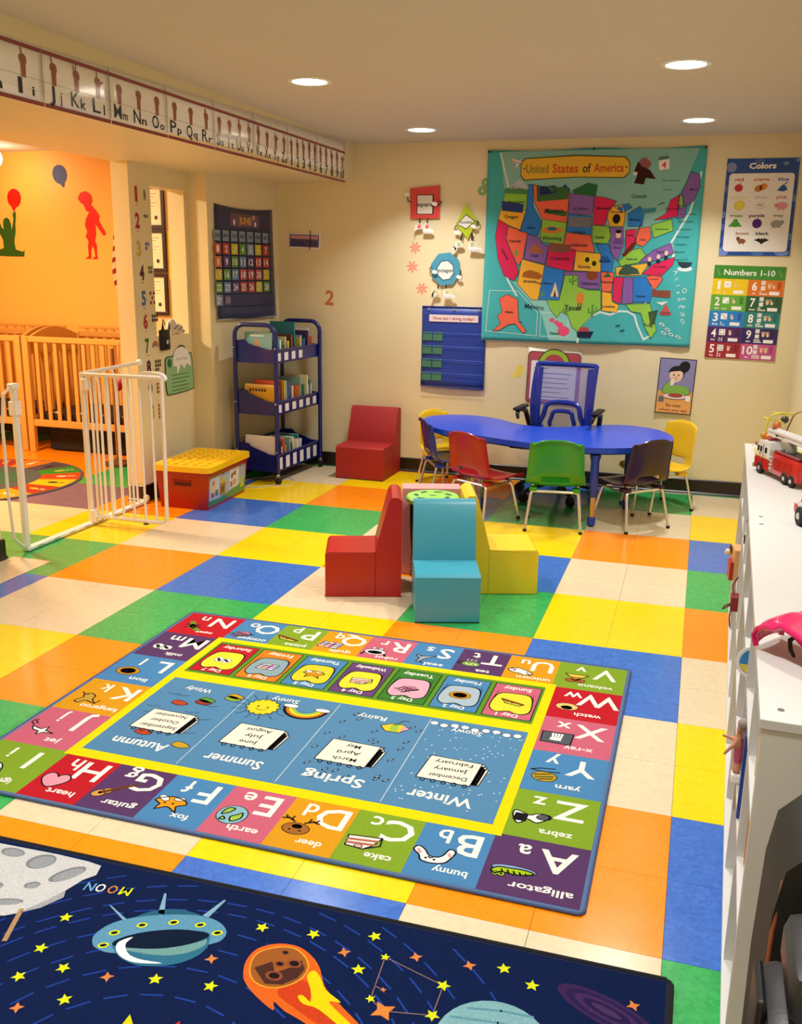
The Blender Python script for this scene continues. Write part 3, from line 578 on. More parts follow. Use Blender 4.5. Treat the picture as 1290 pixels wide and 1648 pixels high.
# sun with pointed rays, planets
for q in range(14): a_ = q*2*PI/14+.16; S.L(4).poly([(cx+.17*math.cos(a_-.19), cy+.17*math.sin(a_-.19)), (cx+.245*math.cos(a_), cy+.245*math.sin(a_)), (cx+.17*math.cos(a_+.19), cy+.17*math.sin(a_+.19))], ['D8D01C', 'D2301C'][q % 2])
S.L(5).ell(cx, cy, .175, .175, 'E8901C', n=40); S.L(6).ell(cx, cy, .15, .15, 'F0C81E', n=40)
pc = (-.315, -4.645); S.L(4).ell(pc[0], pc[1], .118, .118, '7FAEB6', n=32)
for q in range(6): w_ = math.sqrt(max(0, .112**2-(.09-q*.034)**2)); S.L(5).line([(pc[0]-w_, pc[1]+.09-q*.034-.01), (pc[0], pc[1]+.094-q*.034), (pc[0]+w_, pc[1]+.09-q*.034+.008)], .006, '5F94A4')
for q in range(5): S.L(4+q).ell(-.105, -4.482, .115-.02*q, .040-.008*q, ['3A2450', '2A1E4C', '44285A', '281C48', '48305E'][q], -.38)
for x, y, rr, cc in ((-.35,-5.3,.13,'C87A3A'),(-1.55,-5.2,.14,'4C86B8'),(-.9,-5.65,.12,'B84A3A')): S.L(4).ell(x, y, rr, rr, cc, n=28)
S.out('printed_design', P_CARPET2, sp, (.9, 5.15, .0100), (1, 0, 0), (0, 1, 0))

# ================================================================ THINGS ON THE WALLS
def wob(amp, fx, fy, ph=0): return lambda x, y: amp*(math.sin(fx*x+ph)+math.sin(fy*y+ph*2)*.6+1.7)
# --- sign-alphabet banner sheets on the beam
def hand(p, x, y, h, f, a=0, thumb=0):
    """raised hand with the listed fingers (angle, length) over a fist, palm width ~h*.3"""
    sk = '9A5E4A'; dk = '6E3B2E'
    p.L(2).poly([(x-h*.13, y-h*.5), (x+h*.12, y-h*.5), (x+h*.15, y+h*.02), (x-h*.15, y+h*.02)], sk)
    p.L(3).poly(smoothloop([(x-h*.19, y+h*.02), (x-h*.20, y+h*.22), (x-h*.05, y+h*.29), (x+h*.13, y+h*.26), (x+h*.20, y+h*.12), (x+h*.15, y-h*.04)], 3), sk)
    for i, (an, ln) in enumerate(f):
        bx = x-h*.12+h*.08*i if len(f) > 1 else x-h*.06; an = math.radians(an)
        p.L(4).poly([(bx-h*.035, y+h*.18), (bx+h*.04, y+h*.18), (bx+h*.03+math.sin(an)*ln*h, y+h*.18+math.cos(an)*ln*h), (bx-h*.03+math.sin(an)*ln*h, y+h*.18+math.cos(an)*ln*h)], sk)
        p.L(5).line([(bx+h*.04, y+h*.2), (bx+h*.035+math.sin(an)*ln*h*.8, y+h*.18+math.cos(an)*ln*h*.8)], h*.012, dk)
    for q in range(3): p.L(5).line([(x-h*.10+q*h*.08, y+h*.04), (x-h*.11+q*h*.085, y+h*.16)], h*.014, dk)
    if thumb: p.L(4).poly([(x+h*.10, y), (x+h*.36, y+h*.12*thumb), (x+h*.38, y+h*.2*thumb), (x+h*.12, y+h*.14)], sk)
BX = -2.56
sheets = [((-3.25, -2.849), ['Hh', 'Ii']), ((-2.847, -2.408), ['Jj', 'Kk', 'Ll']), ((-2.404, -1.944), ['Mm', 'Nn', 'Oo']), ((-1.941, -1.475), ['Pp', 'Qq', 'Rr']), ((-1.472, -1.007), ['Ss', 'Tt', 'Uu', 'Vv']),
          ((-1.004, -.534), ['Ww', 'Xx', 'Yy', 'Zz']), ((-.531, -.060), list('12345')), ((-.057, .440), ['6', '7', '8', '9', '10'])]
FG = {'Hh': [(80, .3), (85, .28)], 'Ii': [(-6, .34)], 'Jj': [(-14, .36)], 'Kk': [(-20, .3), (5, .36)], 'Ll': [(0, .36)], 'Rr': [(2, .26), (-4, .26)], 'Uu': [(0, .34), (0, .34)], 'Vv': [(-12, .36), (10, .36)], 'Ww': [(-12, .3), (0, .34), (12, .3)],
      'Xx': [(20, .2)], 'Yy': [(-30, .3)], 'Zz': [(10, .34)], 'Pp': [(70, .3), (110, .22)], 'Qq': [(120, .3)], '1': [(0, .34)], '2': [(-10, .34), (8, .34)], '3': [(-12, .32), (0, .34)], '4': [(-14, .3), (-4, .34), (5, .34), (14, .3)], '5': [(-16, .3), (-5, .34), (5, .34), (16, .3)],
      '6': [(-10, .3), (0, .34), (9, .3)], '7': [(-10, .3), (0, .32), (9, .3)], '8': [(-10, .3), (6, .32)], '9': [(-10, .28), (0, .34), (9, .34)], '10': [(60, .2)]}
for (y0, y1), ls in sheets:
    nm = {'1': 'one to five', '6': 'six to ten'}.get(ls[0], ls[0] + ' to ' + ls[-1]); t = thing('alphabet_sheet', 'laminated sign-language alphabet sheet reading %s on the ceiling beam' % nm, 'poster', (BX+.0005, (y0+y1)/2, 2.215), 0, 'sign alphabet sheets along the beam')
    k = .010*(1-(y0+3.25)/3.7); z0, z1 = -.112, .100
    sh = lambda y: (y+3.25)/3.7*.034    # the strip climbs slightly towards the far wall
    p = Print(.00012); h_ = y1-y0
    W0 = wob(.0007, 9, 5, y0); warp = lambda x, y: W0(x, y)
    B().grid(lambda a, c: Vector((.0005+warp((a-.5)*h_, (c-.5)*.2), (a-.5)*h_, z0+(z1-z0)*c + sh(y0+a*h_))), 12, 3).out('sheet', mat('laminate_white', 'F6F3F0', .12, spec=.7), t, True, solid=.0006)
    p.rect(-h_/2, z0+.002, h_/2, z0+.017, '8A3A42'); p.rect(-h_/2, z1-.017, h_/2, z1-.002, '8A3A42'); p.L(1)
    p.rect(-h_/2, -.018, h_/2, -.0165, '9A9AA0'); p.rect(-h_/2, -.058, h_/2, -.0572, 'B5B5BA')
    n = len(ls); tot = n
    for i, l_ in enumerate(ls):
        cx_ = -h_/2+h_*(i+.5)/n; wd = h_/n
        hand(p, cx_-wd*.05, .030, .104, FG.get(l_, []), 0, 1 if l_ in ('Ll', 'Yy', '10') else 0)
        if len(l_) == 2 and l_ != '10':
            p.L(2).text(l_[0], cx_-wd*.17, -.052, .056, '20242C', w=wd*.38 if l_[0] not in 'IJ' else wd*(.12 if l_[0] == 'I' else .24), bold=.014); p.text(l_[1], cx_+wd*.20, -.060 if l_[1] in 'gjpqy' else -.062, .040 if l_[1] in 'hjkl' else .034, '20242C', w=wd*(.26 if l_[1] not in 'ijl' else .07), bold=.02)
        else: p.L(2).text(l_, cx_, -.055, .062, '20242C', w=wd*(.62 if l_ == '10' else .42 if l_ != '1' else .2), bold=.02)
    p.out('printed_design', P_GLOSS, t, (.0016, 0, 0), warp=lambda x, y: warp(x, y), cuts=(12, 2), **SIDE)
    me = t.children[-1].data
    for v in me.vertices: v.co.z += sh(v.co.y+(y0+y1)/2)

# --- cloth map
MT = thing('cloth_map', 'turquoise cloth picture map titled United States of America pinned to the back wall', 'map', (-.84, YW, 1.675))
MW, MH = 1.46, 1.30
def mwarp(x, y): return .020 + .006*math.sin(5*x+1.3) + .005*math.sin(9*x-2*y) + .006*math.sin(3*x+6*y) + .012*max(0, -y/MH)*math.sin(7*x+.5)**2 + .010*max(0, x/MW+.15)*math.sin(16*(x+.25*y))**2
def mapxy(px, py):   # map design coordinates (photo proportions) -> local metres
    return px, py
m2 = lambda a, c: Vector((-MW/2+MW*a, -mwarp(-MW/2+MW*a, -MH/2+MH*c), -MH/2+MH*c - .012*math.sin(PI*a*2)**2*(c > .99)))
B().grid(m2, 60, 48).out('cloth', mat('turquoise_cloth', '3FAEB0', .85, bump=.15, bscale=600, sheen=.1), MT, True, solid=.001)
p = Print(.0004); p.dz = .0004
def q(px, py):   # picture offsets (pixels of the flattened map, 360 x 318) to metres
    return (-MW/2 + px/356*MW, MH/2 - py/318*MH)
def Q(*a): return [q(*c) for c in a]
LAND = '93C6BC'; COAST = 'D2E8E4'
# Canada and Mexico land, coast lines
def st(pts, col, name=None, at=None, h=.026, w=None, rot=0):
    P = Q(*pts); p.L(3).poly(P, col); p.L(4).line(P, .0035, '3A4450', True)
    if name: c = at or (sum(a[0] for a in pts)/len(pts), sum(a[1] for a in pts)/len(pts)); x, y = q(*c); p.L(6).text(name, x, y, h, '1E2A3A', w=w, rot=rot, bold=.015)
p.L(0).poly(Q((22, 3), (345, 3), (325, 60), (300, 110), (270, 140), (60, 150), (30, 60)), '86BDB2')
p.L(1).line(Q((22, 5), (32, 40), (38, 60), (30, 95), (25, 118), (22, 150), (30, 185), (44, 215), (60, 240)), .012, COAST)
p.L(0).poly(Q((50, 215), (120, 235), (165, 265), (170, 314), (120, 314), (105, 270), (75, 240)), '8CCDC2')
p.L(1).line(Q((170, 316), (173, 290), (190, 272), (205, 264), (222, 268), (236, 262), (250, 262), (262, 268), (268, 285), (280, 308), (292, 300), (288, 275), (278, 245), (290, 215), (305, 195), (318, 170), (312, 150), (325, 125), (338, 100), (350, 40)), .014, COAST)
R_, O_, Y_, G_, B_, V_ = 'D8285A', 'EE6A4E', 'F0B838', '8FC748', '2E7CCB', '8660A8'
st([(33, 62), (72, 66), (70, 98), (28, 88)], G_, 'Washington', (52, 84), .018)
st([(28, 88), (70, 98), (62, 130), (40, 122), (22, 112)], Y_, 'Oregon', (45, 108), .022)
st([(72, 56), (80, 56), (82, 92), (98, 118), (92, 140), (60, 132), (70, 98)], B_, 'Idaho', (80, 126), .018)
st([(80, 56), (142, 70), (140, 118), (98, 112), (90, 96), (84, 84)], O_, 'Montana', (118, 98), .026)
st([(142, 70), (184, 76), (182, 106), (142, 104)], V_, 'N. Dakota', (162, 95), .017)
st([(142, 104), (182, 108), (182, 138), (140, 132)], B_, 'S. Dakota', (161, 133), .017)
st([(98, 112), (140, 118), (136, 156), (96, 148)], G_, 'Wyoming', (116, 143), .024)
st([(22, 112), (40, 122), (38, 145), (62, 200), (54, 215), (36, 206), (24, 178), (18, 140)], R_, 'California', (36, 170), .017, None, -1.0)
st([(40, 124), (74, 134), (68, 176), (60, 190), (36, 146)], O_, 'Nevada', (53, 148), .020)
st([(74, 136), (98, 144), (100, 152), (112, 156), (106, 186), (70, 178)], V_, 'Utah', (88, 172), .021)
st([(112, 154), (158, 162), (154, 198), (108, 190)], R_, 'Colorado', (132, 176), .024)
st([(140, 134), (182, 138), (190, 166), (158, 164), (136, 156)], O_, 'Nebraska', (164, 154), .020)
st([(158, 164), (200, 168), (202, 198), (156, 196)], Y_, 'Kansas', (174, 189), .022)
st([(66, 178), (106, 188), (98, 246), (86, 246), (60, 220)], Y_, 'Arizona', (82, 215), .021)
st([(106, 188), (140, 196), (134, 246), (98, 246)], B_, 'New Mexico', (108, 218), .015)
st([(140, 198), (202, 198), (202, 226), (180, 226), (165, 222), (164, 204), (140, 204)], V_, 'Oklahoma', (184, 217), .020)
st([(142, 204), (164, 204), (165, 222), (182, 228), (204, 228), (206, 258), (190, 272), (176, 288), (172, 300), (160, 292), (150, 270), (138, 266), (132, 276), (120, 262), (112, 246), (134, 246)], G_, 'Texas', (158, 258), .034)
st([(184, 76), (200, 78), (220, 84), (208, 104), (204, 122), (184, 122)], R_, 'Minnesota', (200, 95), .016)
st([(184, 122), (210, 124), (216, 138), (210, 152), (184, 150)], G_, 'Iowa', (197, 141), .022)
st([(210, 92), (230, 90), (236, 104), (234, 124), (212, 124), (206, 108)], Y_, 'Wisconsin', (222, 101), .014)
st([(190, 152), (212, 152), (222, 178), (220, 198), (202, 196), (200, 168)], B_, 'Missouri', (208, 180), .016)
st([(202, 198), (224, 198), (222, 230), (206, 230)], O_, 'Arkansas', (213, 214), .015)
st([(206, 230), (222, 232), (224, 246), (236, 252), (232, 264), (208, 262)], Y_, 'Louisiana', (219, 254), .016)
st([(212, 126), (234, 126), (236, 156), (228, 180), (216, 166)], V_, 'Illinois', (227, 158), .014)
st([(238, 130), (254, 128), (254, 156), (240, 166)], R_, 'Indiana', (246, 138), .012)
st([(256, 128), (276, 124), (280, 142), (268, 156), (256, 152)], O_, 'Ohio', (267, 145), .014)
st([(240, 104), (258, 92), (266, 100), (264, 124), (242, 124)], B_, 'Michigan', (253, 113), .015)
st([(216, 92), (240, 88), (246, 94), (232, 102)], B_)
st([(278, 122), (310, 112), (314, 130), (284, 142)], G_, 'Pennsylvania', (296, 128), .012)
st([(282, 114), (300, 104), (306, 82), (320, 74), (318, 108), (300, 112)], R_, 'New York', (309, 96), .013)
st([(322, 72), (330, 52), (334, 38), (348, 44), (350, 62), (342, 84), (330, 92), (326, 84)], V_, 'Maine', (340, 66), .014)
st([(320, 90), (332, 94), (330, 108), (318, 112)], V_); st([(318, 76), (325, 74), (326, 96), (318, 98)], G_)
st([(230, 180), (250, 162), (264, 158), (274, 170), (262, 182), (234, 188)], G_, 'Kentucky', (252, 176), .014)
st([(226, 190), (280, 182), (268, 202), (228, 204)], Y_, 'Tennessee', (240, 200), .013)
st([(262, 182), (284, 162), (312, 150), (318, 166), (290, 178)], V_, 'Virginia', (296, 164), .013)
st([(270, 200), (286, 184), (320, 172), (318, 184), (300, 204)], R_, 'N. Carolina', (298, 188), .012)
st([(276, 204), (298, 200), (304, 208), (292, 226), (284, 216)], O_, 'S. Carolina', (289, 208), .010)
st([(224, 206), (240, 206), (238, 250), (224, 244)], R_); st([(240, 206), (256, 206), (258, 248), (240, 250)], V_)
st([(256, 206), (276, 204), (290, 228), (286, 246), (258, 246)], B_, 'Georgia', (270, 236), .014)
st([(246, 250), (286, 248), (294, 270), (300, 292), (292, 306), (282, 290), (272, 264), (256, 262)], G_, 'Florida', (286, 284), .016, None, -.2)
# insets
p.L(2).line(Q((12, 232), (62, 232), (98, 268), (98, 308), (8, 302)), .004, 'CFECE8', True); p.line(Q((104, 268), (152, 268), (152, 308), (104, 308)), .004, 'CFECE8', True)
st([(30, 245), (44, 238), (62, 246), (66, 284), (80, 300), (74, 304), (60, 288), (48, 290), (32, 300), (20, 302), (34, 288), (28, 276), (36, 268)], O_, 'Alaska', (48, 268), .016)
for a in ((124, 280, 3), (132, 284, 3), (138, 288, 4), (145, 298, 7)): x, y = q(a[0], a[1]); p.L(3).ell(x, y, a[2]*.006, a[2]*.005, 'E0527A')
x, y = q(130, 302); p.L(3).text('Hawaii', x, y, .018, '1E2A3A', bold=.01)
for s_, a, c, h, r, cc in [('Mexico', 92, 258, .034, -.08, '1E3A44'), ('Canada', 256, 76, .024, 0, '1E3A44'), ('Canada', 66, 284, .012, 0, '1E3A44')]:
    x, y = q(a, c); p.L(3).text(s_, x, y, h, cc, rot=r, bold=.01)
for i, ch in enumerate('Atlantic'): x, y = q(324+i*2.4, 196+i*11); p.L(3).text(ch, x, y, .030, 'D8F0EE', rot=-1.15 if ch != 't' else -1.0)
for i, ch in enumerate('Ocean'): x, y = q(340+i*.8, 290-64+i*13+0); p.L(3).text(ch, x-.0, y, .032, 'D8F0EE', rot=-1.35)
for i, s_ in enumerate(['New Hampshire', 'Vermont']): x, y = q(304-i*4, 52+i*14); p.L(3).text(s_, x, y, .012, '1E3A44')
for i, s_ in enumerate(['Massachusetts', 'Rhode Island', 'Connecticut', 'New Jersey', 'Delaware', 'Maryland', 'Washington, D.C.']): x, y = q(334-i*1.5, 104+i*12); p.L(3).text(s_, x, y, .013, '1E3A44')
# title plaque
P_ = [(58, 22), (64, 14), (150, 10), (230, 14), (238, 24), (238, 40), (230, 48), (150, 46), (64, 50), (58, 42)]
p.L(7).poly(Q(*P_), '5A5A28'); P2 = [(148+(a-148)*.985, 31+(c-31)*.90) for a, c in P_]; p.L(8).poly(Q(*P2), 'E4B93A')
for s_, a, w_, cc in [('United', 86, .155, '8A8038'), ('States', 133, .175, 'C8502A'), ('of', 168, .055, '4A3A20'), ('America', 204, .20, 'C8502A')]: x, y = q(a, 31); p.L(9).text(s_, x, y, .056, cc, w=w_, bold=.02)
for a in (64, 232): x, y = q(a, 31); p.L(9).star(x, y, .010, '6A5A20')
# small pictures
p.L(5).poly(Q((40, 62), (56, 46), (74, 62)), 'B9C0CC'); p.L(5).poly(Q((33, 62), (50, 58), (72, 66), (70, 72), (33, 70)), '4E8A50')
p.L(5).poly(Q((27, 82), (66, 88), (64, 102), (28, 98)), '2A3F7A'); p.L(5).poly(Q((86, 58), (142, 62), (140, 80), (88, 84)), '3E6A3A'); p.poly(Q((92, 60), (118, 58), (120, 70), (92, 74)), '22306A'); p.poly(Q((124, 66), (134, 56), (144, 68)), '22306A')
p.L(5).poly(Q((146, 66), (172, 54), (188, 58), (186, 76), (150, 72)), '2F7040'); p.L(5).poly(Q((100, 102), (104, 96), (140, 100), (138, 108)), '3A6A30'); x, y = q(116, 130); p.L(5).ell(x, y, .075, .022, 'D8843A'); p.L(6).ell(x, y+.008, .035, .012, '3A6A8A')
p.L(5).poly(Q((144, 108), (182, 110), (180, 126), (142, 124)), '7A7A82'); p.L(5).poly(Q((112, 150), (150, 154), (146, 166), (114, 166)), '8A5A4A'); p.L(5).poly(Q((80, 160), (88, 152), (100, 162), (104, 168), (78, 168)), 'A86A3A')
for a, c in ((178, 178), (190, 184)): x, y = q(a, c); p.L(5).star(x, y, .034, 'E8D030', 12, 0, .7); p.L(6).ell(x, y, .016, .018, '3A2A12')
x, y = q(188, 204); p.L(5).ell(x, y, .042, .030, '8A4A22'); x, y = q(170, 242); p.L(5).ell(x, y, .028, .042, 'E08A3A'); p.L(5).rect(x-.014, y-.075, x-.006, y-.03, '6A4A2A'); p.rect(x+.004, y-.075, x+.012, y-.03, '6A4A2A')
for a, c, s_ in ((156, 212, 1), (148, 262, 1), (192, 262, 1.2), (104, 236, .7), (56, 168, .7)):
    x, y = q(a, c); k_ = .022*s_; p.L(5).poly([(x-k_*.3, y-k_*1.6), (x+k_*.3, y-k_*1.6), (x+k_*.3, y+k_*1.6), (x-k_*.3, y+k_*1.6)], '5E9A3A'); p.line([(x+k_*.2, y-k_*.3), (x+k_*1.0, y-k_*.2), (x+k_*1.0, y+k_*.8)], k_*.45, '5E9A3A'); p.line([(x-k_*.2, y-k_*.6), (x-k_*1.0, y-k_*.5), (x-k_*1.0, y+k_*.5)], k_*.45, '5E9A3A')
x, y = q(126, 228); p.L(5).poly([(x-.03, y-.05), (x+.03, y-.05), (x, y+.05)], 'E8D0A0'); p.L(6).poly([(x-.01, y-.05), (x+.01, y-.05), (x, y)], '4A2A1A'); p.L(5).poly(Q((70, 200), (80, 196), (96, 200), (104, 206), (98, 212), (68, 208)), 'A8642A')
x, y = q(222, 112); p.L(5).ell(x, y, .026, .032, '1E1A18'); x, y = q(227, 140); p.L(5).ell(x, y+.01, .017, .026, 'E8C8A8'); p.poly([(x-.035, y-.05), (x+.035, y-.05), (x+.02, y-.01), (x-.02, y-.01)], '6A4A90'); p.L(6).ell(x, y+.032, .020, .012, '1E1512')
p.L(5).poly(Q((234, 170), (250, 150), (258, 148), (254, 158), (240, 172)), '6A2A1A'); p.L(6).line(Q((262, 118), (254, 148)), .006, '5A2A1A'); p.L(5).poly(Q((250, 22), (244, 40), (250, 44), (246, 56), (258, 52), (262, 58), (264, 48), (280, 50), (270, 36), (258, 30)), '3A1A14'); x, y = q(247, 41); p.L(6).ell(x, y, .014, .012, 'E6E6E0')
p.L(5).poly(Q((252, 20), (262, 16), (272, 26), (266, 34), (256, 30)), '9A5A5A'); p.L(5).poly(Q((282, 16), (298, 14), (300, 34), (284, 36)), 'EEE8E4'); x, y = q(291, 28); p.L(6).text('4', x, y, .040, 'D8485A', bold=.02); p.L(6).poly(Q((282, 16), (298, 14), (298, 19), (282, 21)), '5A7A7A')
p.L(5).poly(Q((42, 14), (70, 22), (68, 26), (56, 22), (48, 32), (50, 22), (40, 18)), 'E6D8D6'); p.L(6).line(Q((40, 17), (70, 26)), .004, '9A4A4A')
p.L(5).poly(Q((292, 26+60), (300, 86), (284, 92)), '4A7A8A'); p.L(5).poly(Q((262, 84+12), (284, 94), (284, 101), (260, 104)), '3E8A9A')
p.L(5).poly(Q((168, 300), (192, 300), (188, 314), (172, 314)), '1C2838') if False else None
x, y = q(180+2, 298); p.L(4).poly([(x-.058, y), (x+.06, y+.005), (x+.04, y-.042), (x-.052, y-.042)], '1C2440'); p.L(5).poly([(x-.05, y), (x+.03, y+.003), (x+.02, y+.032), (x-.036, y+.032)], 'B0444A')
x, y = q(312, 262); p.L(4).poly([(x-.04, y), (x+.045, y), (x+.03, y-.018), (x-.03, y-.018)], 'B0444A'); p.poly([(x-.03, y+.005), (x+.03, y+.005), (x, y+.06)], 'C85A50')
x, y = q(336, 186); p.L(4).poly(smoothloop([(x-.045, y+.03), (x-.02, y-.012), (x+.03, y-.01), (x+.05, y+.025), (x+.02, y+.01), (x-.02, y+.005)], 3), '2A3E4A'); p.L(3).ell(x+.005, y-.02, .05, .018, 'D8EEF0')
for a, c in ((308, 282), (318, 290), (324, 298), (336, 302), (312, 296)): x, y = q(a, c); p.L(4).ell(x, y, .020, .010, 'CFECE8', -.5); p.L(5).ell(x, y, .012, .004, '3A6A60', -.5)
for a, c in ((236, 286), (244, 294)): x, y = q(a, c); p.L(4).ell(x, y, .018, .007, '1F5A6A', .2)
p.L(4).poly(Q((288, 226), (318, 226), (318, 238), (288, 236)), '8A4A3A'); x, y = q(296, 246); p.poly([(x, y), (x+.08, y+.01), (x+.04, y-.02)], 'D8E8E4')
for a, c in ((280, 176), (294, 172), (306, 166)): x, y = q(a, c); p.L(5).ell(x, y, .012, .016, 'E8C8A8'); p.L(5).ell(x, y-.03, .014, .016, '2A2A4A')
p.L(5).poly(Q((232, 196), (242, 184), (262, 192), (266, 200), (232, 202)), '3A5A4A'); p.L(5).poly(Q((198, 182), (202, 172), (212, 172), (218, 182)), '1F5A9A'); p.L(5).poly(Q((206, 206), (214, 198), (220, 206)), '2F6A3A')
p.L(5).poly(Q((284, 262), (300, 258), (296, 282), (290, 284)), '2A5A3A'); p.L(6).line(Q((292, 264), (288, 284)), .008, '7A4A2A')
p.out('printed_design', P_CLOTH, MT, (0, -.0012, 0), warp=lambda x, y: mwarp(x, y)+.0004, cuts=(40, 34), **BACK)
for i, (x, y) in enumerate(((-.72, .64), (0, .645), (.72, .64))): B().lathe([(0, 0), (.008, .001), (.008, .006), (0, .008)], (x, -mwarp(x, y)-.001, y), 10, Matrix.Rotation(PI/2, 4, 'X')).out('push_pin', mat('pin_black', '1A1A1A', .3), MT, True)

def sheet(name, label, cat, x0, x1, z0, z1, fn, m=P_PAPER, curl=.004, wall='back', base='F2F0EA', X=None, rot=0, w_=None, h_=None, group=None, cuts=(10, 10)):
    """a thin poster: real sheet + print, both bent by the same small curl"""
    if wall == 'back': loc, fr = ((x0+x1)/2, YW, (z0+z1)/2), BACK
    else: loc, fr = (X, (x0+x1)/2, (z0+z1)/2), SIDE
    t = thing(name, label, cat, loc, 0, group); w, h = x1-x0, z1-z0
    wp = lambda x, y: .0015 + curl*((abs(2*x/w))**3*.6 + (max(0, -2*y/h))**3)
    c, s = math.cos(rot), math.sin(rot); U = Vector(fr['U']); V = Vector(fr['Vv']); N = U.cross(V); U2 = U*c+V*s; V2 = V*c-U*s
    B().grid(lambda a, b_: U2*((a-.5)*w)+V2*((b_-.5)*h)+N*wp((a-.5)*w, (b_-.5)*h), 8, 8).out('sheet', mat('paper_'+base, base, .5), t, True, solid=.0004)
    p = Print(.0002); fn(p, w, h); p.out('printed_design', m, t, N*.0006, U2, V2, warp=wp, cuts=cuts); return t
# --- colours poster
def f(p, w, h):
    p.rect(-w/2, -h/2, w/2, h/2, '1D4F9E'); p.L(1)
    for i, (x, y, r, c) in enumerate([(-.19, .25, .05, '7F8FC8'), (.14, .27, .018, '6F8FC8'), (-.02, .29, .03, '4A6AB0'), (.21, .29, .02, '7F8FC8'), (-.19, -.28, .05, '6F90DC'), (.02, -.29, .04, '3E76C8'), (.17, -.28, .05, '6F90DC')]): p.ell(x, max(-h/2+r*.6, min(h/2-r*.6, y)), min(r, w/2-abs(x) if w/2-abs(x) > 0 else r), r*.6, c)
    for i in range(6): p.rect(-w/2, -h/2+i*.08, -w/2+.022, -h/2+i*.08+.04, ['6F8FD8', '2A5AB0', '4A76C8'][i % 3]); p.rect(w/2-.022, -h/2+i*.08+.02, w/2, -h/2+i*.08+.06, ['2A3F8A', '5A86D0', '1D3F8E'][i % 3])
    p.L(2).rrect(-w/2+.018, -h/2+.022, w/2-.018, h/2-.088, .025, '2A3A8A'); p.L(3).rrect(-w/2+.022, -h/2+.026, w/2-.022, h/2-.092, .022, 'F0EEEA')
    p.L(3).text('Colors', .002, h/2-.048, .034, '10204A', w=.168, bold=.05); p.L(4).text('Colors', 0, h/2-.046, .034, 'F4F4F0', w=.165, bold=.04)
    it = [('red', -.135, .175, 'C0303A'), ('orange', 0, .175, 'C86A3A'), ('blue', .135, .175, '3A5AA0'), ('yellow', -.125, .065, 'E2DC9A'), ('white', .005, .065, 'C9C9C9'), ('pink', .135, .065, 'C86A8A'), ('green', -.135, -.05, '5AA05A'), ('purple', -.005, -.05, '4A2A6A'), ('grey', .125, -.05, '7A7A7A'), ('brown', -.085, -.162, '9A5A3A'), ('black', .04, -.162, '1C1C1C')]
    for s_, x, y, c in it: p.L(4).text(s_, x, y, .020, c, w=.0155*len(s_)+.004, bold=.03)
    E = lambda x, y, a, b_, c, r=0: p.ell(x, y, a, b_, c, r)
    p.L(4); E(-.135, .122, .026, .024, 'C82A3A'); p.line([(-.132, .145), (-.125, .158)], .004, '3A5A2A'); E(.015, .128, .027, .020, 'E08A2A', .4); E(-.012, .118, .026, .020, 'D07A3A', .4)
    p.poly([(.10, .105), (.13, .14), (.15, .135), (.165, .108), (.14, .098)], '2A5AA8'); p.line([(.14, .14), (.16, .158)], .006, '2A4A8A')
    p.star(-.12, .012, .034, 'E8D84A', 14, 0, .75); p.L(5); E(-.12, .012, .022, .022, 'F0E05A'); p.L(4); E(.01, .008, .034, .016, 'C4C4C4'); E(.01, .022, .020, .018, 'C4C4C4'); p.L(5); E(.01, .009, .031, .013, 'F0EEEA'); E(.01, .022, .017, .015, 'F0EEEA')
    p.L(4); E(.14, .010, .036, .024, 'E09AB0'); E(.108, .012, .014, .014, 'D88AA4'); p.rect(.118, -.02, .126, -.008, 'C87A94'); p.rect(.150, -.02, .158, -.008, 'C87A94')
    E(-.135, -.105, .030, .018, '4A9A3A'); E(-.135, -.088, .018, .018, '5AB04A'); E(-.165, -.115, .012, .008, '5AB04A'); E(-.105, -.115, .012, .008, '5AB04A'); E(0, -.10, .030, .030, '4A1F7A'); E(.12, -.102, .036, .024, '9A9A9A'); E(.152, -.092, .014, .014, '9A9A9A'); p.rect(.095, -.128, .108, -.11, '9A9A9A'); p.rect(.132, -.128, .145, -.11, '9A9A9A')
    E(-.085, -.212, .026, .016, '8A5A3A'); E(-.108, -.196, .012, .014, '7A4A2A'); p.rect(-.10, -.235, -.094, -.215, '7A4A2A'); p.rect(-.076, -.235, -.070, -.215, '7A4A2A')
    p.poly([(-.005+.04-.045, -.205), (.022, -.192), (.034, -.198), (.04, -.190), (.046, -.198), (.058, -.192), (.085, -.205), (.068, -.212), (.05, -.222), (.04, -.232), (.03, -.222), (.012, -.212)], '1A1A1A')
sheet('color_chart', 'blue-bordered poster headed Colors with small pictures on the back wall', 'poster', .021, .463, 1.635, 2.243, f, P_GLOSS)
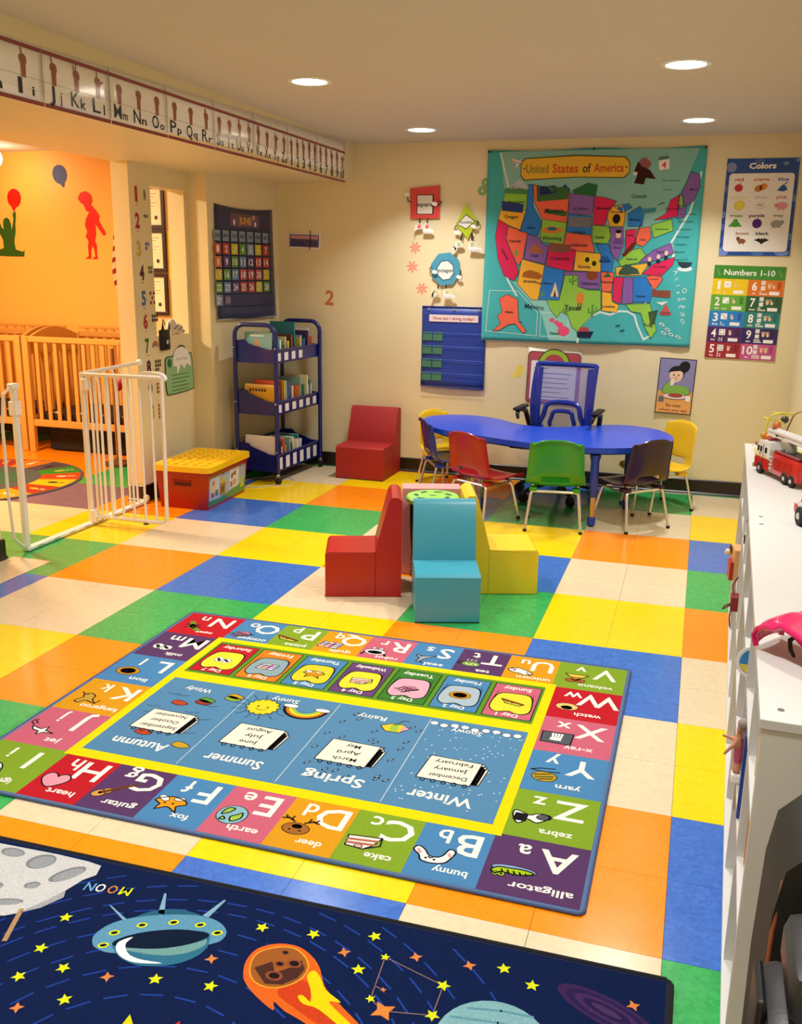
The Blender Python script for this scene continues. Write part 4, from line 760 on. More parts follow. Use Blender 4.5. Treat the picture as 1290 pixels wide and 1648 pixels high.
# --- numbers poster
def f(p, w, h):
    cs = ['E9C41C', '5FA83A', '1E7FC8', '4A1F5E', '9C1F32', 'D9722A', '1F5A38', '1F7F7A', '2A1F60', 'C0528A']; ds = ['E9C41C', '3F7A2A', '1A5AA8', '3A1748', '7A1424', 'B04A1A', '174A2C', '176260', '1E1648', 'A03A70']
    nm = ['one', 'two', 'three', 'four', 'five', 'six', 'seven', 'eight', 'nine', 'ten']
    p.rect(-w/2, h/2-.088, w/2, h/2, '3E8A34'); p.L(1).text('Numbers 1-10', 0, h/2-.044, .036, 'EDF2E4', w=.32, bold=.02)
    for sx_ in (-1, 1):
        for k_ in range(3): p.text('127'[k_], sx_*(w/2-.03)+.008*(k_-1), h/2-.03-.016*k_, .012, 'C8E0A8')
    rh_ = (h-.088)/5; dots = {1: [(0, 0)], 2: [(-1, 1), (1, -1)], 3: [(-1, 1), (0, 0), (1, -1)], 4: [(-1, 1), (1, -1), (1, 1), (-1, -1)], 5: [(-1, 1), (0, 0), (1, -1), (1, 1), (-1, -1)]}
    for i in range(10):
        x0 = -w/2+(i//5)*w/2; y1 = h/2-.088-(i % 5)*rh_; y0 = y1-rh_; p.L(1).rect(x0, y0, x0+w/2, y1, cs[i]); p.L(2)
        p.text(str(i+1), x0+.042 if i < 9 else x0+.047, y0+rh_*.60, .054, 'F4F2EC', w=(.032 if i else .018) if i < 9 else .066, bold=.02); p.text(nm[i], x0+.042, y0+.018, .012, 'F0E8E0' if i else 'F4E8A0', bold=.03)
        k_ = i+1
        for d, (a, b_) in enumerate([(k_, 0)] if k_ <= 5 else [(5, 1), (k_-5, -1)]):
            s_ = .020 if k_ <= 5 else .013; xx, yy = x0+.096, y0+rh_*.66 + b_*.017; p.L(2).rect(xx-s_, yy-s_, xx+s_, yy+s_, 'F2F0EC'); p.L(3)
            for u, v in dots[a]: p.ell(xx+u*s_*.55, yy+v*s_*.55, s_*.2, s_*.2, '2A2A2A', n=8)
        for j in range(k_): p.L(2).rect(x0+.078+(j % 5 if k_ > 5 else j % 2)*.010*(1 if k_ > 5 else 1.6), y0+.010+(j//5 if k_ > 5 else j//2)*.013, x0+.078+(j % 5 if k_ > 5 else j % 2)*.010*(1 if k_ > 5 else 1.6)+.007, y0+.019+(j//5 if k_ > 5 else j//2)*.013, 'F2F0EC')
        p.L(2).rect(x0+.138, y0+.010, x0+.200, y0+.032, 'F2F0EC'); p.rect(x0+.185, y0+rh_*.45, x0+.205, y0+rh_*.9, ds[i])
        for u in ([0] if k_ <= 5 else [-.014, .014]):
            hx, hy = x0+.148+u, y0+rh_*.62; p.L(3).ell(hx, hy-.004, .009, .011, 'E8C4A0')
            for j in range(min(5, k_) if u <= 0 else k_-5): p.line([(hx-.007+j*.0035, hy), (hx-.011+j*.0055, hy+.018)], .003, 'E8C4A0')
sheet('number_chart', 'colourful poster headed Numbers 1-10 in ten colour blocks below the colors poster', 'poster', -.002, .448, .957, 1.570, f, P_GLOSS, rot=-.02)
# --- table manners card
def f(p, w, h):
    p.rect(-w/2, -h/2, w/2, h/2, '1E1A22'); p.L(1).rect(-w/2+.006, -h/2+.006, w/2-.006, h/2-.006, '8A88B8'); p.L(2).rect(-w/2+.006, -h/2+.006, w/2-.006, -h/2+.155, 'E2A458')
    p.L(3).ell(.045, .135, .036, .042, '10121A', -.5); p.ell(0, .085, .050, .056, '1A1A20'); p.L(4).ell(-.004, .078, .046, .052, 'F2CDB0'); p.L(5).poly(arcpts(-.002, .092, .054, -5, 185, 14, .048)+[(-.04, .098), (.02, .108)], '12141C')
    for u in (-.02, .012): p.L(5).ell(u, .076, .005, .006, '1A1A20')
    p.ell(-.004, .060, .006, .005, 'D84A3A'); p.line([(-.020, .050), (-.004, .042), (.014, .050)], .003, '8A3A3A')
    for pts, c in (([(-.085, -.045), (-.075, .0), (-.045, .03), (-.03, .02), (-.05, -.045)], '7FB84A'), ([(-.06, -.05), (-.02, .0), (.03, .005), (.085, -.01), (.095, -.045), (.05, -.06), (-.02, -.06)], '7FB84A'), ([(-.045, .02), (-.025, .055), (-.010, .045), (-.015, .01), (-.03, .0)], 'F2E0D4')): p.L(5).poly([(a*1.04, b_*1.04) for a, b_ in smoothloop(pts, 3)], '20301A'); p.L(6).poly(smoothloop(pts, 3), c)
    p.L(7).ell(0, -.072, .085, .022, '4A2A2A'); p.L(8).ell(0, -.071, .080, .019, 'E8D4D4'); p.L(9).ell(.005, -.064, .05, .015, 'A84A3A'); p.L(7).rect(.075, -.10, .105, -.062, 'F0EEF0'); p.rect(-.105, -.115, -.07, -.075, '6A6A6A')
    p.L(7).text('Be neat', 0, -.133, .022, '8A3A2A', w=.10, bold=.01); p.text('when you eat', 0, -.165, .020, '8A3A2A', w=.19, bold=.01)
sheet('manners_card', 'small card of a girl eating that reads Be neat when you eat', 'poster', -.303, -.058, .562, .945, f, P_PAPER, .012, rot=-.03)
# --- small title strip in the corner
def f(p, w, h):
    p.rect(-w/2+.012, -h/2+.012, w/2-.012, h/2-.012, '5A4A7A'); p.L(1).rect(-w/2+.02, h/2-.045, w/2-.02, h/2-.018, 'C890A8'); p.L(2).text('Circle Time', 0, -.012, .046, '2A3A7A', w=.20, bold=.03)
t = sheet('title_strip', 'small white-framed strip reading Circle Time near the left corner', 'sign', -3.098, -2.835, 1.655, 1.770, f, P_GLOSS, rot=-.03)
B().tube([(.05, -.008, .075), (.052, -.010, 0), (.045, -.008, -.065)], .003, 6).out('dark_cord', BLACKP, t)
# --- framed rules board behind the desk chair
def f(p, w, h):
    p.rrect(-w/2, -h/2, w/2, h/2-.03, .03, '3A2A30'); p.L(1).rrect(-w/2+.006, -h/2+.006, w/2-.006, h/2-.036, .026, 'B8505A'); p.L(2).rrect(-w/2+.02, -h/2+.02, w/2-.02, h/2-.09, .014, '7A5A9A'); p.L(3).rrect(-w/2+.026, -h/2+.026, w/2-.026, h/2-.096, .012, 'EDECEA')
    for q_, a in ((.118, '3A4A1A'), (.110, '9CC43A')): p.L(4 if q_ > .115 else 5).add(arcpts(0, h/2-.125, q_, 5, 175, 16)+arcpts(0, h/2-.125, q_-.038+(.008 if q_ > .115 else .012)-.006, 5, 175, 16), [(i, i+1, 18+i, 17+i) for i in range(16)], a)
    for i in range(7): p.L(4).line([(-w/2+.05, .05-i*.034), (-w/2+.05+[.10, .27, .25, .24, .26, .20, .26][i], .05-i*.034)], .006, '5A6A8A')
sheet('rules_board', 'red-edged rules board with a green arch, half hidden behind the blue desk chair', 'sign', -1.225, -.845, .585, .985, f, P_GLOSS, rot=-.02)

# --- shape characters cut out of card
def cutout(name, label, cx_, cz, fn, group='cut-out shape figures on the back wall'):
    t = thing(name, label, 'wall figure', (cx_, YW-.012, cz), 0, group); fn(t); return t
def card(t, pts, col, nm='card', y=0, th=.004): return B().prism(pts, (0, y, 0), (1, 0, 0), (0, 0, 1), th).out(nm, mat('card_'+col, col, .35), t)
def shoes(t, pr, col, z, xs, out_):
    for i, x in enumerate(xs):
        s_ = -1 if i == 0 else 1; bl = smoothloop([(x-.020, z+.03), (x+.018, z+.03), (x+.026, z), (x+s_*out_+.012, z-.012), (x+s_*out_+.008, z-.034), (x-.024, z-.034), (x-.034 if s_ < 0 else x-.028, z-.012)], 3)
        card(t, bl, 'EFEDE8', 'shoe', -.022)
        pr.L(0).poly([(x-.014, z+.026), (x+.014, z+.026), (x+.018, z+.004), (x-.010, z-.002)], col); pr.L(1).line([(x-.008, z+.018), (x+.012, z+.012)], .003, 'F4F4F4'); pr.L(0).line([(x-.028, z-.027), (x+s_*out_, z-.029)], .003, '9A9AA0')
    return pr
def arms(t, ps):
    for a in ps: B().tube([(x, -.010, z) for x, z in a], .004, 6).out('arm', BLACKP, t, True)
def glove(t, x, z, y=-.016):
    card(t, smoothloop([(x-.020, z), (x-.010, z+.014), (x+.016, z+.010), (x+.022, z-.004), (x+.004, z-.014)], 3), 'F2F0EC', 'glove', y)
def sq(t):
    card(t, [(-.108, -.105), (.112, -.100), (.108, .125), (-.112, .105)], 'D84848'); pr = Print(.0003); pr.rect(-.062, -.075, .066, .062, '4A1E28'); pr.L(1).rect(-.056, -.070, .056, .056, 'E6E4E0'); pr.L(2).text('square', 0, -.005, .030, '1C1A20', w=.115, bold=.02)
    pr.out('printed_design', P_GLOSS, t, (0, -.0046, 0), **BACK); arms(t, [[(-.10, .01), (-.125, .018), (-.13, .045)], [(.105, .02), (.125, .01), (.108, -.008), (.085, -.01)]]); glove(t, -.133, .06); glove(t, .075, -.005, -.020)
    for x in (-.035, .022): B().cyl((x, -.008, -.10), (x, -.010, -.145), .005, 8).out('leg', BLACKP, t)
    q_ = shoes(t, Print(.0003), 'D8504A', -.172, (-.035, .025), .036); q_.out('shoe_print', P_GLOSS, t, (0, -.0265, 0), **BACK)['kind'] = 'stuff'
cutout('square_figure', 'red square cut-out figure in sneakers labelled square', -2.02, 1.975, sq)
def rh_(t):
    card(t, [(-.072, -.01), (.0, .13), (.085, .012), (.018, -.115)], 'B8CC28'); pr = Print(.0003); pr.poly([(-.066, -.012), (.002, .058), (.074, .008), (.004, -.048)], '3A4A1A'); pr.L(1).poly([(-.058, -.011), (.002, .050), (.065, .007), (.004, -.041)], 'E8EAE0'); pr.L(2).text('rhombus', .003, .002, .020, '3A3A40', w=.092, rot=.02, bold=.02)
    pr.out('printed_design', P_GLOSS, t, (0, -.0046, 0), **BACK); arms(t, [[(-.066, -.02), (-.078, -.045), (-.068, -.06)], [(.08, .01), (.098, 0), (.095, -.022), (.08, -.028)]]); glove(t, -.062, -.07); glove(t, .062, -.03, -.020)
    for x, q_ in ((-.02, -.03), (.05, .052)): B().cyl((x, -.008, -.075), (q_, -.010, -.125), .006, 8).out('leg', BLACKP, t)
    q_ = shoes(t, Print(.0003), 'A8C06A', -.165, (-.040, .058), .060); q_.out('shoe_print', P_GLOSS, t, (0, -.0265, 0), **BACK)['kind'] = 'stuff'
cutout('rhombus_figure', 'lime green rhombus cut-out figure with big white shoes', -1.715, 1.845, rh_)
def oc(t):
    P8 = [(.115*math.cos(PI/8+i*PI/4+.12), .122*math.sin(PI/8+i*PI/4+.12)) for i in range(8)]; card(t, P8, '4A9CB8'); pr = Print(.0003); pr.poly([(a*.60, b_*.62-.008) for a, b_ in P8], '245A78'); pr.L(1).poly([(a*.54, b_*.56-.008) for a, b_ in P8], 'E8ECEA'); pr.L(2).text('octagon', 0, -.008, .026, '2A3038', w=.112, bold=.02)
    pr.out('printed_design', P_GLOSS, t, (0, -.0046, 0), **BACK); arms(t, [[(-.10, .015), (-.118, .005), (-.112, -.012), (-.09, -.018)], [(.108, 0), (.118, -.02), (.108, -.04)]]); glove(t, -.078, -.022, -.020); glove(t, .105, -.055)
    for x in (-.05, .01): B().cyl((x, -.008, -.11), (x-.004, -.010, -.145), .005, 8).out('leg', BLACKP, t)
    q_ = shoes(t, Print(.0003), 'C8CC6A', -.172, (-.062, .022), .045); q_.out('shoe_print', P_GLOSS, t, (0, -.0265, 0), **BACK)['kind'] = 'stuff'
cutout('octagon_figure', 'blue octagon cut-out figure in sneakers above the blue pocket chart', -1.855, 1.520, oc)
# painted flowers and numerals
def flower(x, z, lab):
    t = thing('painted_flower', lab, 'wall decal', (x, YW, z), 0, 'salmon flowers painted on the back wall'); p = Print()
    for i in range(7): a = i*2*PI/7+.3; p.L(0).ell(.026*math.cos(a), .026*math.sin(a), .020, .0085, 'E89A80', a, 10)
    p.L(1).ell(0, 0, .011, .011, 'E89A80'); p.L(2).ell(0, 0, .005, .005, 'F2C8A8'); p.out('petals', P_PAPER, t, (0, -.0006, 0), **BACK)
flower(-2.092, 1.668, 'salmon flower nearest below the square figure'); flower(-2.112, 1.533, 'salmon flower left of the octagon figure'); flower(-2.035, 1.378, 'lowest salmon flower, left below the octagon figure')
def numeral(s_, x, z, h, col, lab, rot=0):
    t = thing('painted_numeral', lab, 'wall decal', (x, YW, z)); Print().text(s_, 0, 0, h, col, bold=.03, rot=rot).out('digit', P_PAPER, t, (0, -.0006, 0), **BACK)
numeral('2', -2.765, 1.297, .105, 'C87A3E', 'orange painted numeral 2 on the back wall right of the book cart', -.1)
t = thing('painted_numeral', 'pale green painted numeral 8 beside the upper left of the map', 'wall decal', (-1.595, YW, 2.085)); pr = Print(); pr.ell(.010, .030, .030, .030, '8AB87A').ell(-.010, -.025, .034, .034, '8AB87A'); pr.L(1).ell(.012, .03, .007, .009, 'E0E4C0').ell(-.010, -.026, .008, .010, 'E0E4C0'); pr.out('digit', P_PAPER, t, (0, -.0006, 0), **BACK)
t = thing('painted_numeral', 'yellow painted numeral left of the rules board', 'wall decal', (-1.30, YW, .795)); pr = Print(); pr.ell(.02, .03, .026, .026, 'EFD84A').ell(-.02, -.02, .030, .020, 'F2E07A', .3); pr.L(1).poly([(.005, .03), (.04, .02), (.02, -.03), (-.02, -.03)], 'EFD84A'); pr.out('digit', P_PAPER, t, (0, -.0006, 0), **BACK)

# --- "how am I doing" pocket chart
t = thing('feelings_pocket_chart', 'royal blue pocket chart headed How am I doing today? with green cards', 'pocket chart', (-1.785, YW, .960))
pw, ph = .485, .585; NB = mat('nylon_blue', '143A9A', .45, bump=.1, bscale=300, sheen=.2)
wf = lambda a, c: Vector(((a-.5)*pw, -.004-.006*(1-c)*math.sin(PI*a)-.012*(1-c)**3, (c-.5)*ph - .012*a*(1-c)))
B().grid(wf, 10, 10).out('backing', NB, t, True, solid=.0012)
b = B(); b.tube([(-pw/2, -.007, ph/2), (pw/2, -.007, ph/2)], .004, 8); b.out('hem', NB, t, True)
for i in range(3): B().lathe([(.004, 0), (.009, 0), (.009, .002), (.004, .002)], (-.19+.19*i, -.009, ph/2-.018), 12, Matrix.Rotation(PI/2, 4, 'X'), caps=False).out('eyelet', CHROME, t, True)
hc = B().bx(-.185, .185, -.0108, -.0098, .185, .235).out('heading_card', mat('card_pink', 'EBD8DC', .4), t)
Print().text('How am I doing today?', 0, .21, .022, 'A8404A', w=.31, bold=.02).out('lettering', P_PAPER, hc, (0, -.0111, 0), **BACK)
for r in range(5):
    z = .075+.012-.098*r - (.0 if r < 4 else .0)
    B().grid(lambda a, c: Vector(((a-.5)*(pw-.016), -.0165-.0036*r-.004*math.sin(PI*c)-.0015*math.sin(9*a+r), z-.045+.062*c-.004*a)), 12, 4).out('clear_pocket', mat('clear_pocket', '2A58C0', .18, alpha=.12), t, True)
    B().tube([((a/8-.5)*(pw-.014), -.017-.0036*r, z+.018-.004*a/8) for a in range(9)], .0018, 5).out('pocket_seam', mat('seam_blue', '2048B4', .5), t)
    if r < 4:
        for k in range(2): B().bx(-.232+.078*k, -.160+.080*k, -.0135-.0035*r, -.0125-.0035*r, z-.040, z+.022).out('card', mat('card_green', '4C8A4E', .5), t)

# --- calendar pocket chart on the alcove wall
d_ = Vector((.13, .86, 0)).normalized(); n_ = Vector((d_.y, -d_.x, 0)); cw_, ch_ = .73, .765
o_ = Vector((-3.315, -.2, 0))+d_*.43
t = thing('calendar_pocket_chart', 'navy calendar pocket chart headed JUNE with numbered cards, on the left wall', 'pocket chart', (o_.x, o_.y, 1.53), math.atan2(d_.y, d_.x)-0)
NV = mat('nylon_navy', '1A2458', .5, bump=.1, bscale=300, sheen=.2)
# local x runs along the wall, local -y points into the room
cf = lambda x, z: -.006-.012*max(0, (.5-z/ch_))**2*1.2-.005*math.sin(PI*(x/cw_+.5))
B().grid(lambda a, c: Vector(((a-.5)*cw_*(1-.03*c), cf((a-.5)*cw_, (c-.5)*ch_), (c-.5)*ch_+.02*abs(2*a-1)**2*(c > .5)*(c-.5)*2)), 14, 14).out('backing', NV, t, True, solid=.0014)
bb = B(); E_ = cw_/2
for pts in ([(-E_, -ch_/2), (E_, -ch_/2)],): bb.tube([(x, cf(x, z)-.001, z+.004) for x, z in pts], .004, 6)
bb.out('white_piping', mat('piping_grey', 'B9B9BE', .6), t)
hp = B().bx(-.19, .17, -.0145, -.0130, .262, .348).out('month_card', mat('month_card', '6A4A6A', .3), t)
pr = Print(.0003); pr.text('JUNE', -.005, .304, .046, 'D8A83A', w=.15, bold=.03); pr.ell(-.14, .29, .012, .02, 'E8E6E0').ell(.12, .285, .012, .018, 'E8E6E0').ell(.10, .33, .018, .018, 'C89A9A'); pr.out('lettering', P_GLOSS, hp, (0, -.0150, 0), **BACK)['kind'] = 'stuff'
cc_ = {'R': 'B8403E', 'O': 'CC6A3A', 'Y': 'CFC238', 'G': '4E9A3E', 'B': '5A8AC8', 'P': '4A3A80', 'K': 'C0556A', 'S': '8FA8CC'}
rows = ['RRYGSYR', 'OPGBPRR', 'YGBKRKY', 'GBPRRYG', 'S']
colx = [(-.345+.098*i) for i in range(7)]
for i in range(7):
    c = B().bx(colx[i]-.036, colx[i]+.036, -.0165, -.0150, .158, .230).out('day_card', mat('day_card', '7E93AE', .3), t)
    Print().text(['SUN', 'MON', 'TUE', 'WED', 'THU', 'FRI', 'SAT'][i], 0, 0, .022, '20304A', w=.052, bold=.02).out('lettering', P_GLOSS, c, (colx[i], -.0170, .194), **BACK)
k = 0
for r, row in enumerate(rows):
    zz = .1055-.0876*r
    for i, ch in enumerate(row):
        k += 1; c = B().bx(colx[i]-.038, colx[i]+.038, -.0185-.0006*r, -.0170-.0006*r, zz-.037, zz+.037).out('number_card', mat('card_'+ch, cc_[ch], .3), t)
        Print().text(str(k), 0, 0, .044, 'EFE6E0' if ch != 'Y' else 'E8E2A0', w=.024*len(str(k))+.006, bold=.02).out('lettering', P_GLOSS, c, (colx[i], -.0190-.0006*r, zz), **BACK)
    if r == 4: c = B().bx(colx[1]-.038, colx[1]+.038, -.0209, -.0194, zz-.037, zz+.037).out('number_card', mat('card_P2', '3A3A78', .3), t); Print().text('30', 0, 0, .048, 'E8C8C8', w=.056, bold=.02).out('lettering', P_GLOSS, c, (colx[1], -.0214, zz), **BACK)
for r in range(7):
    zz = .236 if r == 0 else .148-.0876*(r-1)
    B().tube([((a/8-.5)*(cw_-.05), -.0215-.0009*r, zz) for a in range(9)], .0022, 5).out('pocket_seam', mat('seam_navy', '121A48', .5), t)
for r in (4, 5): B().grid(lambda a, c: Vector(((a-.5)*(cw_-.05), -.0235-.003*math.sin(PI*c), .1055-.0876*r-.041+.082*c)), 8, 3).out('clear_pocket', mat('clear_navy', '4A5080', .2, alpha=.3), t, True)

# --- counting decals on the pillar
dec = [('1', .0, 1.944, 'B0382E'), ('2', 0, 1.786, 'B02A44'), ('3', 0, 1.616, 'C9B25A'), ('4', 0, 1.470, '4A1A4A'), ('5', 0, 1.311, '3E78B8'), ('6', 0, 1.165, 'B83A40'), ('7', 0, 1.010, '3A7A3A'), ('8', 0, .870, '4A1A3E'), ('9', 0, .722, '1F5A6A'), ('10', 0, .578, '7FA83A')]
nm = ['one', 'two', 'three', 'four', 'five', 'six', 'seven', 'eight', 'nine', 'ten']; ic = ['8A7A4A', '6A7A6A', '6A70B0', '5A7A4A', '8A3A30', '4A4A44', '8A5A40', '5A4A44', '9A5A34', 'B86A34']
for i, (s_, dy, z, c) in enumerate(dec):
    y = -.825 if i < 3 else -.822+.006*i
    t = thing('number_decal', 'tall %s numeral %s sticker in the counting column on the pillar' % ({'B0382E': 'red', 'B02A44': 'crimson', 'C9B25A': 'pale mustard', '4A1A4A': 'dark purple', '3E78B8': 'blue', 'B83A40': 'red', '3A7A3A': 'green', '4A1A3E': 'plum', '1F5A6A': 'teal', '7FA83A': 'lime'}[c], nm[i]), 'wall decal', (XA, y, z), 0, 'counting stickers on the pillar')
    p = Print(.0003); p.text(s_, 0, 0, .086, c, w=.052 if i else .03, bold=.045); p.text(nm[i], .0, -.062, .010, c, bold=.02)
    n = i+1
    for j in range(n):
        per = 2 if n <= 4 else 3; u = .075+.026*(j % per) if n > 1 else .085; v = .030-.026*(j//per) if n > 1 else 0
        if n == 5: u, v = [(.07, .03), (.11, .03), (.09, 0), (.07, -.03), (.11, -.03)][j]
        p.L(1).ell(u+.01, v, .0125 if n > 1 else .014, .0125 if n > 1 else .035, ic[i], n=8)
    if i == 6:
        p = Print(.0003); p.text('7', 0, 0, .086, c, w=.05, bold=.045); p.text('seven', 0, -.062, .010, c)
        for q_, cc in enumerate(['8A3A30', 'D89A4A', '4A6A8A']): p.L(1+q_).ring(.095, -.015, .038-.009*q_, .038-.009*q_, .009, cc, 0, 180, 12)
    p.out('digit', P_PAPER, t, (.0006, 0, 0), **SIDE)
# --- green rhyme card on the pillar
t = thing('rhyme_card', 'scalloped green card headed Don\'t Tease on the pillar above the toy box', 'sign', (XA, -.405, .795), 0)
P_ = smoothloop([(-.18, -.11), (-.185, .06), (-.17, .12), (-.06, .13), (0, .185), (.07, .185), (.12, .135), (.165, .13), (.18, .06), (.185, -.09), (.16, -.125), (-.12, -.135)], 4)
B().prism(P_, (.003, 0, 0), (0, 1, 0), (0, 0, 1), .003).out('card', mat('card_dark_edge', '2A4A34', .4), t)
pr = Print(.0003); pr.poly([(a*.96, b_*.95) for a, b_ in P_], '8FBE8A'); pr.L(1).poly(smoothloop([(-.08, .06), (-.07, .14), (0, .178), (.09, .165), (.14, .11), (.15, .04), (.10, .06), (.06, .03), (.02, .06), (-.03, .0), (-.04, .05)], 4), 'F0EEF0'); pr.L(2).text("Don't Tease", .035, .10, .018, '8A4A8A', w=.14)
pr.L(1).ell(-.13, .08, .028, .030, '3A6A4A')
for i in range(5): pr.L(2).line([(-.11, -.005-.026*i), (-.11+[.22, .24, .19, .23, .21][i], -.005-.026*i)], .006, '4A7A4A')
pr.out('printed_design', P_PAPER, t, (.0064, 0, 0), **SIDE)

# ================================================================ TABLE AND CHAIRS
t = thing('kidney_table', 'low kidney-shaped table with royal blue top and blue-sleeved metal legs', 'table', (-.95, -.05, 0))
OUT = [(-1.80, .03), (-1.86, .22), (-1.77, .39), (-1.58, .455), (-1.37, .36), (-1.20, .19), (-1.02, .125), (-.84, .19), (-.70, .33), (-.48, .42), (-.28, .32), (-.165, .09), (-.165, -.15), (-.29, -.38), (-.50, -.52), (-.79, -.56), (-1.08, -.49), (-1.34, -.38), (-1.56, -.28), (-1.71, -.16)]
OUT = [(x+.95, y+.05) for x, y in smoothloop(OUT, 5)]
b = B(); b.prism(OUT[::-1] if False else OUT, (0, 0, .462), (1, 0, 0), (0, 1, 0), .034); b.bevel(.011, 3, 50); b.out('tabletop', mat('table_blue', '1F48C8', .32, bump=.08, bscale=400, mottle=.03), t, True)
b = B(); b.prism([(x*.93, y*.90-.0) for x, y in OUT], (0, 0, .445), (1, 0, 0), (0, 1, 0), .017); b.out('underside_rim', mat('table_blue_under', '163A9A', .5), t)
for x, y in ((-.585, -.50), (-1.34, -.24), (-.42, .03), (-1.56, .22)):
    X, Y = x+.95, y+.05
    lg = B().lathe([(.033, .447), (.033, .43), (.026, .41), (.025, .19), (.022, .185)], (X, Y, 0), 16).out('leg', mat('table_blue_leg', '1A3FB4', .35), t, True)
    B().cyl((X, Y, .058), (X, Y, .19), .0175, 14).out('metal_insert', mat('brushed_brass_steel', 'B9A88A', .28, metal=1), lg, True)
    B().lathe([(.0, .010), (.024, .010), (.025, .05), (.022, .06), (.0, .06)], (X, Y, 0), 14).out('collar', MATS['table_blue_leg'], lg, True)
    B().lathe([(.0, 0), (.014, 0), (.018, .006), (.016, .012), (.0, .012)], (X, Y, 0), 12).out('foot', BLACKR, lg, True)

def school_chair(x, y, face, col, label, h=.56, sh=.275, wd=.36):
    """moulded plastic shell with hand slot on chrome tube legs; face = direction the sitter looks (degrees)"""
    t = thing('school_chair', label, 'chair', (x, y, 0), math.radians(face-90), 'small moulded school chairs round the blue table')
    m = mat('chair_'+col, col, .30, spec=.5, coat=.15)
    prof = [(.185, sh-.022), (.172, sh-.002), (.12, sh+.002), (.04, sh-.006), (-.05, sh-.010), (-.105, sh-.004), (-.140, sh+.022), (-.156, sh+.060), (-.168, sh+.115), (-.180, sh+.18), (-.190, h-.03), (-.194, h-.008), (-.200, h)]
    wds = [.155, .172, .176, .176, .175, .172, .168, .165, .162, .158, .152, .143, .128]
    k = wd/.36
    def f(u, v):
        i = u*(len(prof)-1); a = int(min(i, len(prof)-2)); q = i-a
        Y = prof[a][0]*(1-q)+prof[a+1][0]*q; Z = prof[a][1]*(1-q)+prof[a+1][1]*q; W_ = (wds[a]*(1-q)+wds[a+1]*q)*k; s_ = 2*v-1
        cup = abs(s_)**3
        back = max(0, min(1, (a+q-5)/3)); seat = 1-back
        return Vector((W_*s_, Y + .026*cup*back*(1-.45*max(0, u-.75)*4), Z + .014*cup*seat - .030*cup*max(0, (u-.80)*5)**1.5))
    nu, nv = 24, 12
    sh_ = B().grid(f, nu, nv, hole=lambda i, j: 12 <= i <= 13 and 3 <= j <= 8).out('shell', m, t, True, solid=.006, sub=1)
    # curled rim
    rim = [f(i/nu, 0) for i in range(nu+1)] + [f(1, j/nv) for j in range(1, nv+1)] + [f(i/nu, 1) for i in range(nu-1, -1, -1)] + [f(0, j/nv) for j in range(nv-1, 0, -1)]
    B().tube(rim, .0055, 6, closed=True).out('rolled_rim', m, t, True)
    for s_ in (-1, 1): B().box(s_*.128*k, -.10, sh-.026, .045, .07, .024, .006).out('leg_socket', m, t, True)
    fr = B(); zf = sh-.035
    fr.tube([(-.135*k, -.125, zf), (.135*k, -.125, zf)], .0085, 10); fr.out('rear_rail', CHROME, t, True)
    B().tube([(-.125*k, .10, zf), (.125*k, .10, zf)], .0085, 10).out('front_rail', CHROME, t, True)
    for s_ in (-1, 1):
        B().tube([(s_*.125*k, .11, zf-.002), (s_*.13*k, .0, zf-.008), (s_*.135*k, -.12, zf)], .007, 8).out('side_rail', CHROME, t, True)
        for yy, ye in ((-.125, -.175), (.10, .150)):
            l = B().tube([(s_*.118*k, yy, zf), (s_*.134*k, yy, zf-.004), (s_*.141*k, yy-(0.006 if yy < 0 else -.006), zf-.022), (s_*.165*k, ye, .012)], .0085, 10).out('leg', CHROME, t, True)
            B().cyl((s_*.165*k, ye, 0), (s_*.1645*k, ye, .016), .0115, 10).out('foot_cap', BLACKR, l, True)
    return t
def at(ax, ay, bx_, by_, face, col, label, **k):
    """rear feet at A and B -> chair origin"""
    f = math.radians(face); return school_chair((ax+bx_)/2+.175*math.cos(f), (ay+by_)/2+.175*math.sin(f), face, col, label, **k)
at(-.945, -.759, -.629, -.714, 97, '2F9220', 'bright green school chair with its back to the viewer at the middle of the table')
at(-.365, -.615, -.133, -.379, 135, '2C0A2C', 'dark purple school chair tucked in at the right front of the table')
at(-1.215, -.747, -1.49, -.58, 59, '9C0C12', 'red school chair pulled up at the left front of the table', wd=.36)
at(-1.68, -.28, -1.84, .0, 30, '14308E', 'blue school chair at the left end of the table', h=.545)
at(-1.93, .33, -1.79, .52, -38, 'EEC41A', 'yellow school chair tucked behind the left end of the table', h=.52, sh=.25, wd=.30)
at(.022, .149, -.230, .347, 218, 'F2C41E', 'yellow school chair behind the right end of the table, near the manners card', h=.57)

# --- mesh-back desk chair
t = thing('desk_chair', 'swivel desk chair with blue mesh back and black arms behind the table', 'office chair', (-.925, .19, 0), math.radians(-5))
bl = mat('chair_frame_blue', '0E2C94', .3, coat=.2); bk = mat('chair_black_fabric', '0E0E12', .7, bump=.2, bscale=500)
def bp_(u, z): return Vector((u, .165-.05*((z-.43)/.46) + .10*((z-.43)/.46)**2 + .030*(u/.2)**2*-1, z))
def frame_tube(pts, r): return [bp_(u, z) for u, z in pts]
ol = smoothloop([(-.190, .46), (-.208, .60), (-.206, .76), (-.196, .875), (-.186, .893), (-.10, .894), (.10, .894), (.200, .893), (.210, .875), (.206, .76), (.200, .60), (.185, .46), (.10, .44), (-.10, .44)], 4)
b = B(); b.tube([bp_(u, z) for u, z in ol], .017, 8, closed=True); b.out('back_frame', bl, t, True)
b = B(); g = [(-1, -1)]; b.grid(lambda a, c: bp_((a-.5)*.40, .45+.44*c), 10, 10)
mm = bpy.data.materials.new('blue_mesh_fabric'); mm.use_nodes = True; nt = mm.node_tree; pp = nt.nodes['Principled BSDF']; pp.inputs['Base Color'].default_value = lin('6C76C4'); pp.inputs['Roughness'].default_value = .7
